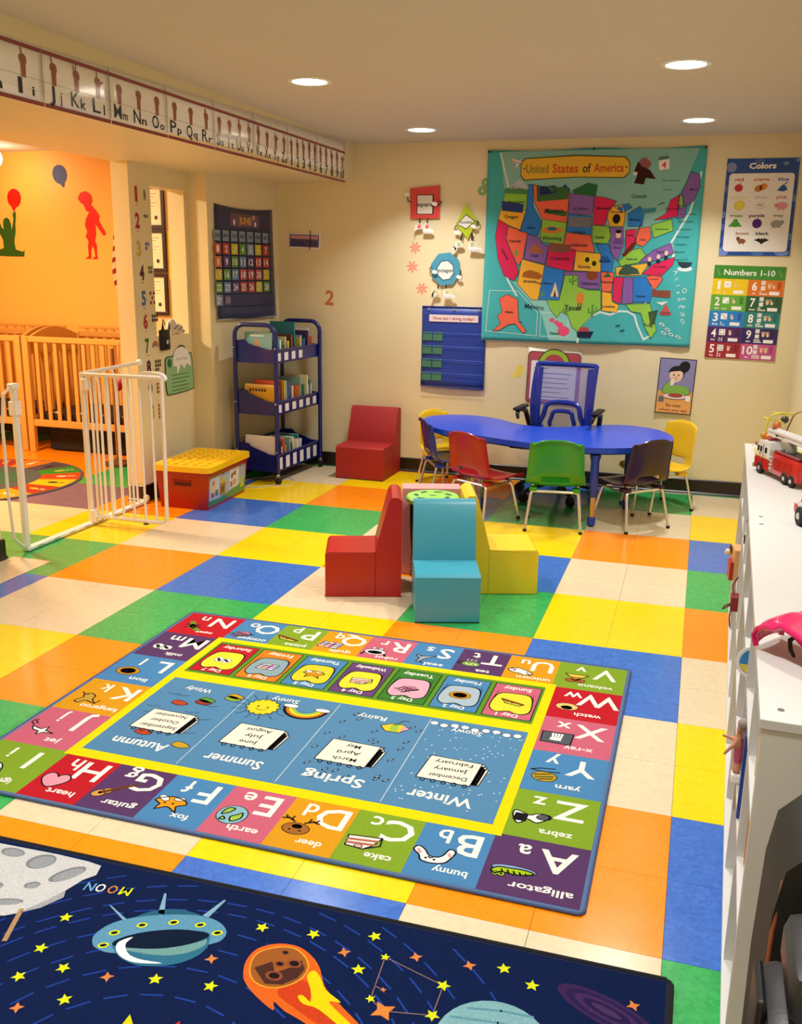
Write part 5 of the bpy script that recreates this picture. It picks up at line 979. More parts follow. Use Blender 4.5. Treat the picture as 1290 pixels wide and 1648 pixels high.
tc = nt.nodes.new('ShaderNodeTexCoord'); ck = nt.nodes.new('ShaderNodeTexChecker'); ck.inputs['Scale'].default_value = 420; nt.links.new(tc.outputs['Object'], ck.inputs['Vector'])
mr = nt.nodes.new('ShaderNodeMapRange'); mr.inputs['To Min'].default_value = .42; mr.inputs['To Max'].default_value = .66; nt.links.new(ck.outputs['Fac'], mr.inputs['Value']); nt.links.new(mr.outputs['Result'], pp.inputs['Alpha'])
b.out('mesh_back', mm, t, True)
dd = .0
for pts, r in (([(-.135, .46), (-.128, .55), (-.10, .625), (0, .64), (.10, .625), (.128, .55), (.135, .46)], .017), ([(-.075, .47), (-.072, .54), (-.05, .575), (.05, .575), (.072, .54), (.075, .47)], .015)):
    B().tube([bp_(u, z)-Vector((0, .004, 0)) for u, z in smoothloop(pts, 4)[:-4]], r, 8).out('lumbar_band', bl, t, True)
for s_ in (-1, 1):
    B().tube([bp_(s_*.178, z)-Vector((0, .003, 0)) for z in (.46, .6, .75, .87)], .024, 8).out('side_band', bl, t, True)
    B().tube([(s_*.17, .165, .405), (s_*.225, .185, .42), (s_*.252, .19, .50), (s_*.262, .155, .565), (s_*.265, .05, .592), (s_*.263, -.05, .590), (s_*.258, -.075, .570), (s_*.250, -.080, .540)], [.016, .017, .018, .018, .016, .015, .013, .010], 10).out('armrest', BLACKP, t, True)
    B().box(s_*.265, .04, .603, .055, .24, .020, .009).out('arm_pad', bk, t, True)
sf = smoothloop([(-.23, -.22), (-.20, -.27), (.20, -.27), (.23, -.22), (.22, .12), (.15, .18), (-.15, .18), (-.22, .12)], 4)
b = B(); b.prism(sf, (0, -.03, .375), (1, 0, 0), (0, 1, 0), .06); b.bevel(.022, 3, 40); b.out('seat', bk, t, True)
B().box(0, .11, .395, .36, .14, .025, .008).out('back_bracket', BLACKP, t, True)
b = B(); b.box(0, 0, .345, .20, .22, .035, .01); b.out('tilt_mechanism', BLACKP, t, True)
lv = B().tube([(-.10, -.02, .345), (-.20, -.03, .34), (-.235, -.03, .325)], .006, 8).out('lever', BLACKP, t, True)
B().lathe([(.024, .12), (.024, .24), (.014, .24), (.014, .34)], (0, 0, 0), 14).out('gas_column', BLACKP, t, True)
for i in range(5):
    a = i*2*PI/5+.35; c, s_ = math.cos(a), math.sin(a)
    l = B().tube([(c*.02, s_*.02, .115), (c*.16, s_*.16, .095), (c*.26, s_*.26, .068)], [.022, .018, .013], 8).out('base_arm', BLACKP, t, True)
    B().cyl((c*.27-s_*.020, s_*.27+c*.020, .030), (c*.27+s_*.020, s_*.27-c*.020, .030), .030, 16).out('caster', BLACKR, l, True)
    B().box(c*.27, s_*.27, .055, .03, .03, .03, .01).out('caster_hood', BLACKP, l, True)

# ================================================================ SOFT VINYL CHAIRS
def vinyl(n, c): return mat(n, c, .30, spec=.5, bump=.06, bscale=30, mottle=.02, mscale=5, bdist=.004)
def soft_chair(name, label, loc, rz, m, w, d, sh, bh, bt, group, recl=.035, r=.016):
    """L-shaped foam chair: front face at local -y; seat depth d, back thickness bt at the foot"""
    t = thing(name, label, 'soft chair', loc, rz, group)
    # seat block
    b = B(); b.prism([(0, 0.002), (0, sh-.012), (.012, sh-.001), (d-bt+.004, sh), (d-bt+.004, 0.002)], (-w/2, 0, 0), (0, 1, 0), (0, 0, 1), w); b.bevel(r*1.3, 4, 35); b.out('seat', m, t, True)
    # back
    b = B(); b.prism([(d-bt, 0.002), (d-bt, sh+.003), (d-bt*.50, bh-.022), (d-bt*.38, bh-.004), (d-.02, bh-.004), (d, bh-.02), (d, 0.002)], (-w/2, 0, 0), (0, 1, 0), (0, 0, 1), w); b.bevel(r*1.2, 4, 28); b.out('backrest', m, t, True)
    s = B()
    s.tube([(-w/2-.0004, .012, sh-.010), (-w/2-.0004, d-bt, sh)], .0016, 5); s.tube([(w/2+.0004, .012, sh-.010), (w/2+.0004, d-bt, sh)], .0016, 5)
    o = s.out('seam_piping', m, t, True); o['kind'] = 'stuff'
    B().tube([(-w/2, -.0006, .004), (w/2, -.0006, .004)], .002, 5).out('base_edge', mat('soft_base_black', '151515', .8), t)
    return t
th = math.radians(19); e1 = Vector((math.cos(th), math.sin(th), 0)); e2 = Vector((-math.sin(th), math.cos(th), 0))
def cl(a, b): v = e1*a+e2*b; return (v.x, v.y, 0)
G_ = 'small vinyl soft chairs backed round the green-topped stool'
soft_chair('soft_chair', 'turquoise vinyl soft chair facing the viewer, in front of the green stool', cl(-1.7255, -1.937), th, vinyl('vinyl_turquoise', '3E9CB4'), .287, .36, .222, .49, .135, G_)
soft_chair('soft_chair', 'glossy red vinyl soft chair facing left beside the turquoise one', cl(-2.28, -1.455), th-PI/2, vinyl('vinyl_red', 'AC1212'), .287, .36, .222, .49, .125, G_)
soft_chair('soft_chair', 'yellow vinyl soft chair facing right beside the turquoise one', cl(-1.262, -1.405), th+PI/2, vinyl('vinyl_yellow', 'EBCB2E'), .287, .36, .222, .49, .125, G_)
soft_chair('soft_chair', 'pale pink vinyl soft chair facing away, only its top edge showing', cl(-1.765, -.885), th+PI, vinyl('vinyl_pink', 'E2A6A6'), .287, .36, .222, .47, .12, G_)
t = thing('stool', 'round green-topped stool with dark leaf marks between the four soft chairs', 'stool', cl(-1.768, -1.418), th)
B().lathe([(0, .425), (.118, .425), (.128, .432), (.130, .448), (.124, .456), (0, .457)], seg=36).out('top', mat('stool_green', '93CC5A', .4), t, True)
pr = Print(.0003)
for i in range(7): a = i*2*PI/7+.3; pr.ell(.080*math.cos(a), .080*math.sin(a), .024, .011, '1E5A2A', a+PI/2+.3, 12)
pr.ell(0, 0, .018, .008, '1E5A2A'); o = pr.out('leaf_marks', P_PAPER, t, (0, 0, .4574), (1, 0, 0), (0, 1, 0)); o['kind'] = 'stuff'
B().lathe([(0, .15), (.100, .15), (.108, .30), (.112, .425), (0, .425)], seg=28).out('drum', mat('stool_dark_drum', '16181A', .5), t, True)
for z in (.06, .10, .14): B().tube([(.105*math.cos(a*PI/10), .105*math.sin(a*PI/10), z) for a in range(20)], .004, 6, closed=True).out('ring_rail', CHROME, t, True)
for i in range(4): a = i*PI/2+PI/4; B().cyl((.10*math.cos(a), .10*math.sin(a), .0), (.085*math.cos(a), .085*math.sin(a), .426), .009, 10).out('leg', mat('stool_dark', '2A2E2A', .4), t, True)
# big covered red chair by the wall
soft_chair('soft_chair', 'large red fabric-covered soft chair against the back wall by the book cart', (-2.362, .225, 0), .0, mat('cover_red', 'A01A1C', .62, bump=.35, bscale=14, mottle=.03, bdist=.006), .372, .415, .245, .50, .17, None, r=.012)

# ================================================================ WHITE CUBBY SHELVES ON THE RIGHT
LAM = mat('white_laminate', 'D2D2D0', .38, spec=.4); LAMS = mat('white_laminate_side', 'D6D5D0', .42)
def cubby(label, x, y, L_, cols):
    t = thing('cubby_shelf', label, 'shelf', (x, y, 0), math.radians(-1.5), 'white open cubby shelves along the right side'); D = .36; H = .80; T = .018
    B().bx(-.004, D, -.002, L_+.002, H-T, H, .0015).out('top_board', LAM, t); B().bx(0, D, 0, L_, .05, .05+T).out('bottom_board', LAM, t)
    B().bx(.02, D, .01, L_-.01, 0, .05).out('plinth', LAMS, t); B().bx(D-.006, D, 0, L_, .05, H-T).out('back_panel', LAMS, t)
    for yy in (0, L_-T): B().bx(0, D-.006, yy, yy+T, .05+T, H-T, .001).out('side_panel', LAMS, t)
    for i in range(1, cols): B().bx(.004, D-.006, L_*i/cols-T/2, L_*i/cols+T/2, .05+T, H-T).out('divider', LAM, t)
    for z in (.31, .545):
        for i in range(cols): B().bx(.006, D-.006, L_*i/cols+T/2+(T/2 if i == 0 else 0), L_*(i+1)/cols-T/2-(T/2 if i == cols-1 else 0), z, z+T*.8).out('shelf_board', LAM, t)
    for yy in (.045, L_-.045): B().lathe([(0, 0), (.006, 0), (.006, .0008), (0, .0008)], (.03, yy, H), 12).out('screw_cap', mat('screw_grey', '6A6A6A', .4), t)
    return t
cubby('nearer white cubby shelf, carrying the pink doll seat', .113, -4.652, 1.385, 4)
cubby('farther white cubby shelf, carrying the toy fire engine', .150, -3.262, 1.39, 4)
def stuffing(name, label, cat, x, y, z, sx, sy, sz, col, **k):
    t = thing(name, label, cat, (x, y, z)); B().box(0, 0, sz/2, sx, sy, sz, .002).out('cover', mat('c_'+col, col, .45), t); B().box(.004, 0, sz/2, sx-.004, sy*.7, sz-.006).out('pages', mat('pages', 'E8E2D2', .8), t); return t
stuffing('picture_book', 'thin blue book standing in the near cubby, middle row', 'book', .235, -4.16, .3245, .21, .014, .205, '1F3F9A')
stuffing('picture_book', 'thin orange book standing in the near cubby, middle row', 'book', .24, -4.34, .3245, .20, .012, .20, 'C8862A')
stuffing('picture_book', 'orange book standing on the lowest board of the near cubby', 'book', .235, -4.52, .0685, .22, .014, .225, 'B8702A')
stuffing('picture_book', 'tan wooden tray board standing in the near cubby top row', 'tray', .24, -4.40, .5595, .21, .010, .19, 'D8B478')
t = thing('toy_plate', 'round toy plate with blue and yellow face sticking out of the near cubby', 'toy', (.150, -3.902, .5595), math.radians(8)); t.scale = (.5, .5, .5)
B().lathe([(0, 0), (.075, 0), (.082, .006), (.082, .010), (0, .007)], (0, 0, .082), 28, Matrix.Rotation(PI/2, 4, 'X')).out('rim', WHITEP, t, True)
pr = Print(.0004); pr.ell(0, 0, .066, .066, '2A8AD0', n=28); pr.L(1).poly(arcpts(0, 0, .064, 190, 340, 12), 'E8D24A'); pr.out('face', P_GLOSS, t, (0, -.0110, .082), **BACK)
t = thing('wooden_bead_toy', 'wooden toy box with red side and round bead leaning out of the far shelf', 'toy', (.178, -2.315, .3245), math.radians(6))
B().bx(-.020, .10, -.05, .05, 0, .125, .003).out('box', mat('toy_wood', 'D9A468', .5), t); B().bx(-.034, -.0205, -.055, .01, .0, .075, .002).out('red_panel', mat('toy_red', 'A8241A', .4), t); B().ball((-.034, .03, .095), .014).out('bead', mat('toy_cream', 'D8CBA8', .4), t, True); B().bx(-.028, -.0205, .02, .05, .09, .12, .001).out('maroon_strip', mat('toy_maroon', '5A1A22', .4), t)
t = thing('lacing_toy', 'dark red lacing toy with looped cords leaning from the far shelf', 'toy', (.172, -2.72, .3245))
B().bx(-.025, .02, -.03, .03, 0, .055, .004).out('block', mat('toy_dark_red', '7A141A', .45), t)
for i, pts in enumerate(([(-.02, -.02, .03), (-.045, -.03, .02), (-.05, -.01, .0), (-.03, .0, .01), (-.02, -.01, .03)], [(-.01, .0, .05), (-.02, .03, .08), (.0, .05, .11)], [(-.02, -.02, .01), (-.025, -.04, -.02), (-.02, -.06, -.05)])): B().tube(smoothloop(pts, 4)[:-4] if i else pts, .0028, 6).out('cord', mat('cord_red', '5A1216', .6), t, True)
t = thing('toy_figure', 'small black and white toy figure at the edge of the far shelf, upper row', 'toy', (.185, -2.78, .5595)); B().lathe([(0, 0), (.016, 0), (.014, .05), (.018, .07), (.010, .09), (0, .10)], (0, 0, 0), 12).out('body', WHITEP, t, True); B().box(-.017, 0, .05, .004, .02, .03).out('black_patch', BLACKP, t); B().ball((0, 0, .115), .017).out('head', BLACKP, t, True)
# little doll poking out of the near shelf
t = thing('small_doll', 'small fashion doll with tan limbs poking out of the near shelf', 'doll', (.133, -4.0, .3320)); t.scale = (.85,)*3; SK = mat('doll_skin', 'C98A6A', .5)
m = bpy.data.meshes.new('body'); V_ = [(0, 0, .01), (0, 0, .06), (0, 0, .10), (-.005, 0, .125), (-.022, .012, .10), (-.048, .012, .105), (-.022, -.014, .085), (-.04, -.016, .06), (-.004, .012, -.0), (-.004, -.012, .0), (0, 0, .145)]
m.from_pydata([(a+.0, b_, c+.02) for a, b_, c in V_], [(0, 1), (1, 2), (2, 3), (2, 4), (4, 5), (2, 6), (6, 7), (0, 8), (0, 9), (3, 10)], []); m.materials.append(SK); o = bpy.data.objects.new('body', m); COL.objects.link(o); o.parent = t
o.modifiers.new('skin', 'SKIN'); 
for i, v in enumerate(m.skin_vertices[0].data if m.skin_vertices else []): pass
bm = bmesh.new(); bm.from_mesh(m); ly = bm.verts.layers.skin.verify()
for i, v in enumerate(bm.verts): r = [.012, .010, .012, .006, .005, .004, .005, .004, .008, .008, .014][i]; v[ly].radius = (r, r); v[ly].use_root = (i == 0)
bm.to_mesh(m); bm.free(); o.modifiers.new('sub', 'SUBSURF').levels = 1
B().lathe([(.011, .055), (.013, .09), (.010, .125)], (0, 0, 0), 12, caps=False).out('pink_top', mat('doll_pink', 'C0506A', .6), t, True); B().ball((.006, 0, .172), .017, (1, 1, 1.1)).out('hair', mat('doll_hair', '9A8A8A', .7), t, True); B().box(0, 0, .008, .028, .034, .03, .006).out('white_skirt', WHITEP, t)

# ---------------- toy vehicles on the shelf top
RD = mat('toy_bright_red', 'C20D12', .25, coat=.4); WT = mat('toy_white', 'EDEEF0', .25, coat=.3); GY = mat('toy_grey', '8A8A86', .4)
def wheel(t, x, y, r, w, hub='hub'):
    o = B().lathe([(r*.55, -w/2), (r*.92, -w/2), (r, -w*.3), (r, w*.3), (r*.92, w/2), (r*.55, w/2)], (x, y, r), 24, Matrix.Rotation(PI/2, 4, 'X')).out('wheel', BLACKR, t, True)
    B().lathe([(0, -w/2-.001), (r*.3, -w/2-.002), (r*.5, -w*.3), (r*.58, -w/2+.001), (r*.58, w/2), (0, w/2)], (x, y, r), 18, Matrix.Rotation(PI/2, 4, 'X')).out(hub, mat('hub_silver', 'D5D5D2', .25, metal=.6), o, True)
t = thing('toy_fire_engine', 'red and white toy fire engine with a white ladder boom on the far shelf', 'toy vehicle', (.292, -2.62, .800), math.radians(112))
# local +x = front, +y = left side (seen)
hw = .042
b = B(); b.prism([(.055, .020), (.165, .020), (.168, .050), (.162, .062), (.055, .062)], (0, hw, 0), (1, 0, 0), (0, 0, 1), 2*hw); b.bevel(.003, 2); b.out('cab_lower', RD, t, True)
b = B(); b.prism([(.055, .0625), (.163, .0625), (.152, .108), (.138, .122), (.055, .124)], (0, hw, 0), (1, 0, 0), (0, 0, 1), 2*hw); b.bevel(.006, 3); b.out('cab_upper', WT, t, True)
B().box(.108, hw+.0008, .0632, .108, .0014, .004).out('gold_stripe', mat('gold_stripe', 'D8A850', .3), t)
for x, w in ((.142, .014), (.120, .014), (.082, .016)): B().box(x, hw+.0008, .092, w, .0014, .020, .0004).out('window', mat('toy_window', '1A1A1E', .15), t)
B().box(.102, hw+.0008, .080, .0014, .0014, .066).out('door_gap', BLACKP, t)
B().box(.157, 0, .090, .003, .062, .026, ry=.22).out('windscreen', MATS['toy_window'], t)
pr = Print(.0003); pr.ell(-.125, .075, .006, .006, 'B89A3A'); pr.text('FIRE', -.085, .072, .006, 'B02020'); pr.out('badge', P_GLOSS, t, (0, hw+.0018, 0), (-1, 0, 0), (0, 0, 1))['kind'] = 'stuff'
B().box(.172, 0, .022, .012, .088, .016, .003).out('bumper', GY, t)
B().bx(.030, .054, -hw+.002, hw-.002, .020, .100, .002).out('pump_panel', mat('pump_grey', 'A29C90', .45, bump=.5, bscale=300), t)
b = B()
for i in range(3):
    for j in range(4): b.lathe([(0, 0), (.0032, 0), (.0026, .0016), (0, .0016)], (.036+.006*i, hw-.001, .034+.014*j), 8, Matrix.Rotation(-PI/2, 4, 'X'))
b.out('gauges', mat('gauge', 'D8D4C8', .3), t)['kind'] = 'stuff'
b = B().bx(-.160, .029, -hw, hw, .020, .094, .003); b.out('body', RD, t, True)
for x in (-.010, -.055, -.10): B().box(x, hw+.0006, .058, .034, .0012, .044, .0004).out('locker_door', mat('toy_red2', 'B00A10', .3), t)
B().bx(-.155, .025, -hw+.008, hw-.012, .0945, .104, .003).out('hose_bed', BLACKP, t)
B().tube([(-.15, hw-.008, .100), (0, hw-.008, .100), (.03, hw-.012, .100)], .005, 8).out('hose', mat('hose_red', '8A1A24', .5), t, True)
b = B(); b.bx(-.17, .138, -.016, .016, .140, .158, .002); b.out('boom', WT, t); 
B().bx(-.16, .130, -.020, -.014, .1585, .166).out('ladder_rail', WT, t); B().bx(-.16, .130, .014, .020, .1585, .166).out('ladder_rail', WT, t)
for i in range(12): B().bx(-.15+.024*i, -.147+.024*i, -.013, .013, .160, .163).out('rung', WT, t)
pr = Print(.0003); pr.text('FIRE DEPT', -.03, .149, .006, 'B04040', w=.05); pr.rect(-.075, .146, -.055, .152, '3A3A3A'); pr.out('lettering', P_GLOSS, t, (0, .0164, 0), (-1, 0, 0), (0, 0, 1))['kind'] = 'stuff'
B().lathe([(.020, .1045), (.020, .118), (.014, .14), (0, .14)], (-.02, 0, 0), 14).out('turntable', GY, t, True)
b = B(); b.box(.110, 0, .1285, .018, .05, .009, .004); b.out('beacon', mat('beacon_maroon', '8A1230', .25), t, True)
for x in (.118, -.075, -.125):
    for s_ in (1, -1): wheel(t, x, s_*(hw-.004), .0215, .016)
t = thing('toy_truck', 'red and white toy truck cut by the picture edge, nearer than the fire engine', 'toy vehicle', (.352, -3.34, .800), math.radians(104)); t.scale = (1.35,)*3
b = B(); b.prism([(-.10, .018), (.088, .018), (.090, .040), (.070, .050), (-.10, .050)], (0, .04, 0), (1, 0, 0), (0, 0, 1), .08); b.bevel(.003, 2); b.out('body', WT, t, True)
b = B(); b.prism([(-.10, .0505), (.062, .0505), (.045, .086), (-.10, .088)], (0, .038, 0), (1, 0, 0), (0, 0, 1), .076); b.bevel(.005, 2); b.out('cab', RD, t, True)
for x, w in ((.028, .022), (-.005, .026), (-.045, .03)): B().box(x, .0388, .070, w, .0014, .020, .0004).out('window', mat('toy_pale_window', 'D8D4DC', .2), t)
B().box(.080, .0406, .032, .018, .0012, .018).out('red_flash', RD, t); B().tube([(.088, .03, .022), (.100, .03, .022), (.101, .03, .012)], .0025, 6).out('tow_hook', BLACKP, t)
for x in (.050, -.065):
    for s_ in (1, -1): wheel(t, x, s_*.038, .021, .014)

# ---------------- bead maze beyond the fire engine
t = thing('bead_maze', 'wooden bead maze with yellow and brown wires behind the toy fire engine', 'toy', (.295, -2.13, .800))
B().bx(-.085, .14, -.09, .09, 0, .016, .004).out('base', mat('maze_base', 'D8C27A', .5), t)
B().tube([(.02, .03, .016), (.03, .03, .10), (.05, .03, .165), (.09, .03, .19), (.12, .03, .12), (.12, .03, .016)], .0028, 8).out('brown_wire', mat('wire_brown', '7A4A3A', .4), t, True)
B().tube([(-.06, 0, .016), (-.055, 0, .09), (-.045, 0, .15), (-.03, .0, .165), (.0, .0, .175), (.05, .01, .172)], .0042, 8).out('yellow_wire', mat('wire_yellow', 'D8D040', .4), t, True)
B().tube([(-.065, .02, .15), (-.03, .0, .145), (.01, -.02, .14), (.03, -.01, .155), (.02, .02, .165), (-.03, .03, .172)], .0036, 8).out('yellow_wire', MATS['wire_yellow'], t, True)
for x, y, z, r, c in ((.015, -.01, .150, .016, '3A3430'), (-.012, -.01, .125, .017, 'D0703A'), (-.055, 0, .080, .015, 'C8902A'), (-.040, -.02, .075, .015, 'D0602A'), (-.065, -.03, .045, .013, '6A7A6A'), (-.080, -.03, .052, .010, 'A8702A'), (-.050, -.05, .030, .014, 'B8B84A'), (-.02, .0, .105, .010, '3A4A3A')):
    B().ball((x, y, z), r).out('bead', mat('bead_'+c, c, .35), t, True)
t = thing('wooden_rattle', 'round wooden toy with orange and yellow balls behind the fire engine boom', 'toy', (.475, -2.30, .800))
B().lathe([(.0, -.02), (.072, -.02), (.075, -.01), (.075, .01), (.072, .02), (0, .02)], (0, 0, .105), 28, Matrix.Rotation(PI/2, 4, 'X')).out('wooden_disc', mat('rattle_wood', 'DDBB7A', .5), t, True); B().bx(-.05, .05, -.04, .04, 0, .03, .004).out('foot', MATS['rattle_wood'], t)
for x, z, c in ((-.025, .13, 'D8702A'), (.03, .135, 'D8602A'), (-.03, .095, 'C8C82A'), (.01, .085, '3A5A2A')): B().ball((x, -.030, z), .022).out('ball', mat('ball_'+c, c, .3), t, True)

# ---------------- pink doll seat with a doll
PK = mat('pink_plastic', 'E0106A', .18, coat=.5)
t = thing('doll_seat', 'glossy bright pink curved doll seat on the near shelf top', 'toy', (.238, -4.37, .8015), math.radians(-35))
prof = [(-.118, .018), (-.122, .040), (-.112, .056), (-.090, .068), (-.060, .068), (-.025, .058), (.02, .040), (.06, .030), (.12, .030), (.18, .045), (.24, .075)]
def f(u, v):
    i = u*(len(prof)-1); a = int(min(i, len(prof)-2)); q_ = i-a; s_ = 2*v-1
    x = prof[a][0]*(1-q_)+prof[a+1][0]*q_; z = prof[a][1]*(1-q_)+prof[a+1][1]*q_; w = .045+.030*min(1, u*1.6)
    return Vector((x, w*s_, z + (.030*abs(s_)**2.5)*max(0, (u-.35)) + (-.010*abs(s_)**3 if u < .4 else 0)))
B().grid(f, 20, 12).out('shell', PK, t, True, solid=.007, sub=1)
B().tube([f(i/20, 0) for i in range(21)], .006, 8).out('rolled_edge', PK, t, True); B().tube([f(i/20, 1) for i in range(21)], .006, 8).out('rolled_edge', PK, t, True)
b = B(); b.prism([(-.04, .048), (.02, .034), (.12, .024), (.14, .0), (.03, .0)], (0, .05, 0), (1, 0, 0), (0, 0, 1), .1); b.bevel(.006, 2); b.out('rocker_base', PK, t, True)
B().tube([(-.045, -.02, .050), (-.058, -.03, .034), (-.052, -.035, .018), (-.040, -.04, .008)], [.003, .005, .0045, .003], 8).out('strap', mat('strap_black', '140F16', .5), t, True)
t = thing('baby_doll', 'doll with dark sleeve and grey shoe lying in the pink seat', 'doll', (.248, -4.355, .858), math.radians(-35))
B().tube([(.09, .0, .050), (.05, .0, .038), (.022, .0, .018)], [.009, .008, .007], 10).out('sleeve', MATS['strap_black'], t, True)
DS = mat('doll_hand_skin', 'DDA284', .45)
hd = B().ball((.012, 0, .012), .010, (1.2, .9, .8)).out('palm', DS, t, True)
for i in range(4): B().tube([(.006, -.007+.0045*i, .012), (-.004-.001*(i % 2), -.008+.005*i, .010), (-.010, -.008+.005*i, .004)], [.0028, .0026, .002], 6).out('finger', DS, hd, True)
B().tube([(.012, .008, .014), (.004, .014, .016), (-.003, .015, .012)], [.003, .0028, .0022], 6).out('thumb', DS, hd, True)
B().box(.12, 0, .03, .13, .06, .06, .02).out('pink_clothes', mat('doll_clothes', 'D85A8A', .7), t)
B().ball((.20, 0, .05), .042).out('head', DS, t, True); B().ball((.21, 0, .06), .043).out('hair', mat('doll_brown_hair', '4A2E1E', .7), t, True)
b = B(); b.box(.105, .055, .095, .050, .028, .030, .010); b.box(.12, .055, .125, .022, .024, .045, .008); b.out('grey_shoe', mat('shoe_grey', 'A8A49E', .7), t, True)['kind'] = 'stuff'

# ---------------- black bags standing at the near end of the shelf
BG = mat('bag_black_nylon', '22221F', .65, bump=.3, bscale=350, bdist=.001)
t = thing('backpack', 'tall black padded bag with orange piping against the end of the near shelf', 'bag', (.278, -5.05, 0)); t.scale = (1, 1, 1.12)
b = B(); b.prism([(-.172, 0), (-.176, .30), (-.178, .55), (-.174, .68), (-.165, .735), (-.135, .765), (0, .782), (.13, .77), (.165, .72), (.178, .50), (.175, 0)], (0, .07, 0), (1, 0, 0), (0, 0, 1), .14); b.bevel(.018, 3, 55); b.out('body', BG, t, True)
b = B(); b.box(.03, -.085, .40, .25, .035, .42, .015); b.out('front_pocket', BG, t, True)
B().tube([(-.168, -.066, .40), (-.174, -.070, .56), (-.172, -.070, .66), (-.166, -.064, .72)], .0026, 8).out('orange_piping', mat('piping_orange', 'B0603A', .5), t, True)
B().tube([(-.10, -.072, .700), (0, -.072, .708), (.12, -.072, .700)], .004, 6).out('zip', BLACKP, t, True); B().tube([(-.09, -.074, .62), (-.10, -.078, .66), (-.09, -.076, .71), (-.06, -.068, .755)], .008, 8).out('strap', BLACKP, t, True)
B().tube([(-.10, 0, .770), (-.09, 0, .800), (-.02, 0, .803), (-.01, 0, .780)], .008, 8).out('handle', BLACKP, t, True)
t = thing('carry_case', 'black moulded carry case with a white strip, in front of the tall black bag', 'case', (.257, -5.25, 0)); t.scale = (1, 1, 1.10)
b = B(); b.box(0, 0, .345, .345, .13, .69, .02); b.out('body', mat('case_black', '26262A', .4, bump=.15, bscale=200), t, True)
b = B(); b.box(.006, 0, .722, .315, .12, .060, .016); b.out('lid', MATS['case_black'], t, True); B().box(.008, -.0625, .742, .30, .005, .013, .002).out('white_strip', WHITEP, t)
for x in (-.174, .174): B().box(x, 0, .63, .010, .07, .14, .004).out('latch', BLACKP, t)
for z in (.30, .48, .62): B().box(.015, -.067, z, .26, .012, .13, .005).out('moulded_panel', MATS['case_black'], t)

# ================================================================ ORANGE ROOM
WD = mat('crib_wood', 'D99C4C', .4, mottle=.08, mscale=12, coat=.2)
def crib(label, x, y, L_, D, n):
    t = thing('crib', label, 'crib', (x, y, 0), 0, 'wooden cribs along the orange wall'); H = .95
    for px in (0, L_):
        for py in (0, D): B().box(px, py, H/2, .055, .045, H, .006).out('post', WD, t)
    for py, zt in ((0, .925), (D, .93)):
        B().box(L_/2, py, zt, L_-.055, .030, .045, .005).out('top_rail', WD, t); B().box(L_/2, py, .245, L_-.055, .030, .055, .005).out('bottom_rail', WD, t)
        for i in range(n): B().box(.055+(L_-.11)*(i+.5)/n, py, .587, .034, .014, .629, .003).out('slat', WD, t)
    B().box(L_/2, D, .985, L_-.05, .022, .022, .004).out('upper_back_rail', WD, t)
    for i in range(n): B().box(.055+(L_-.11)*(i+.5)/n, D, .963, .03, .012, .022).out('spacer', WD, t)
    for px in (0, L_):
        arc = [(.03, .22), (D-.03, .22)] + [(D-.03-(D-.06)*i/12, .93+.075*math.sin(PI*i/12)) for i in range(13)]
        b = B(); b.prism([(a, c) for a, c in [(.025, .80), (D-.025, .80)]] + [(D-.025-(D-.05)*i/12, .93+.08*math.sin(PI*i/12)) for i in range(13)], (px-.012, 0, 0), (0, 1, 0), (0, 0, 1), .024); b.out('headboard', WD, t)
        B().box(px, D/2, .245, .024, D-.05, .05, .004).out('end_rail', WD, t)
        for i in range(6): B().box(px, .06+(D-.12)*(i+.5)/6, .535, .012, .034, .53, .003).out('end_slat', WD, t)
    B().box(L_/2, D/2, .300, L_-.08, D-.06, .050, .012).out('mattress', mat('mattress_dark', '2A1C16', .8), t)
    for i in range(5): B().box(.2+L_*.17*i, .06+.01*(i % 2), .330, .05, .04, .012, .004).out('blanket_edge', mat('blanket_pale', 'D8CFC0', .9), t)
    return t
crib('long wooden slatted crib seen through the gate', -5.255, .275, 1.26, .68, 13)
crib('second wooden crib cut off by the left picture edge', -6.56, .29, 1.22, .66, 12)
t = thing('under_crib_dark', 'low black block added for the dark shadow under the long crib', 'box', (-4.62, .62, 0)); B().box(0, 0, .095, 1.1, .5, .17, .01).out('body', mat('crib_shadow_black', '0A0909', .8), t); B().box(0, 0, .189, 1.12, .52, .018, .004).out('lid', MATS['crib_shadow_black'], t)  # invented block standing in for the deep shadow below the crib
t = thing('rag_toy', 'red and pink round toy hanging on the crib side rail behind the gate', 'toy', (-4.36, .185, .60)); B().ball((0, 0, 0), .045).out('ball', mat('rag_red', 'C01A30', .6), t, True); B().ball((.03, -.02, .045), .03).out('pink_puff', mat('rag_pink', 'E06A8A', .7), t, True); B().cyl((0, 0, .03), (0, .065, .325), .003, 6).out('string', mat('rag_string', 'C06A5A', .8), t)
# silhouettes on the orange wall
YO = 1.05
def sil(name, label, pts, col, cx_, cz, s_, cat='wall decal'):
    t = thing(name, label, cat, (cx_, YO, cz)); B().prism([(a*s_, c*s_) for a, c in pts], (0, 0, 0), (1, 0, 0), (0, 0, 1), .004).out('silhouette', mat('decal_'+col, col, .45), t); return t
girl = [(-.13, .98), (-.06, 1.09), (.07, 1.12), (.19, 1.05), (.21, .93), (.17, .86), (.27, .76), (.36, .64), (.33, .57), (.36, .50), (.47, .33), (.47, .27), (.41, .27), (.26, .47), (.24, .52), (.245, .42), (.25, .30), (.21, .16), (.25, .08), (.24, -.10), (.255, -.19), (.12, -.20), (.20, -.14), (.18, .0), (.145, .08), (.11, -.02), (.095, -.19), (-.04, -.19), (.045, -.13), (.04, .05), (.06, .16), (.0, .24), (.045, .34), (.0, .46), (.03, .58), (.12, .72), (.05, .74), (.0, .86), (-.07, .90)]
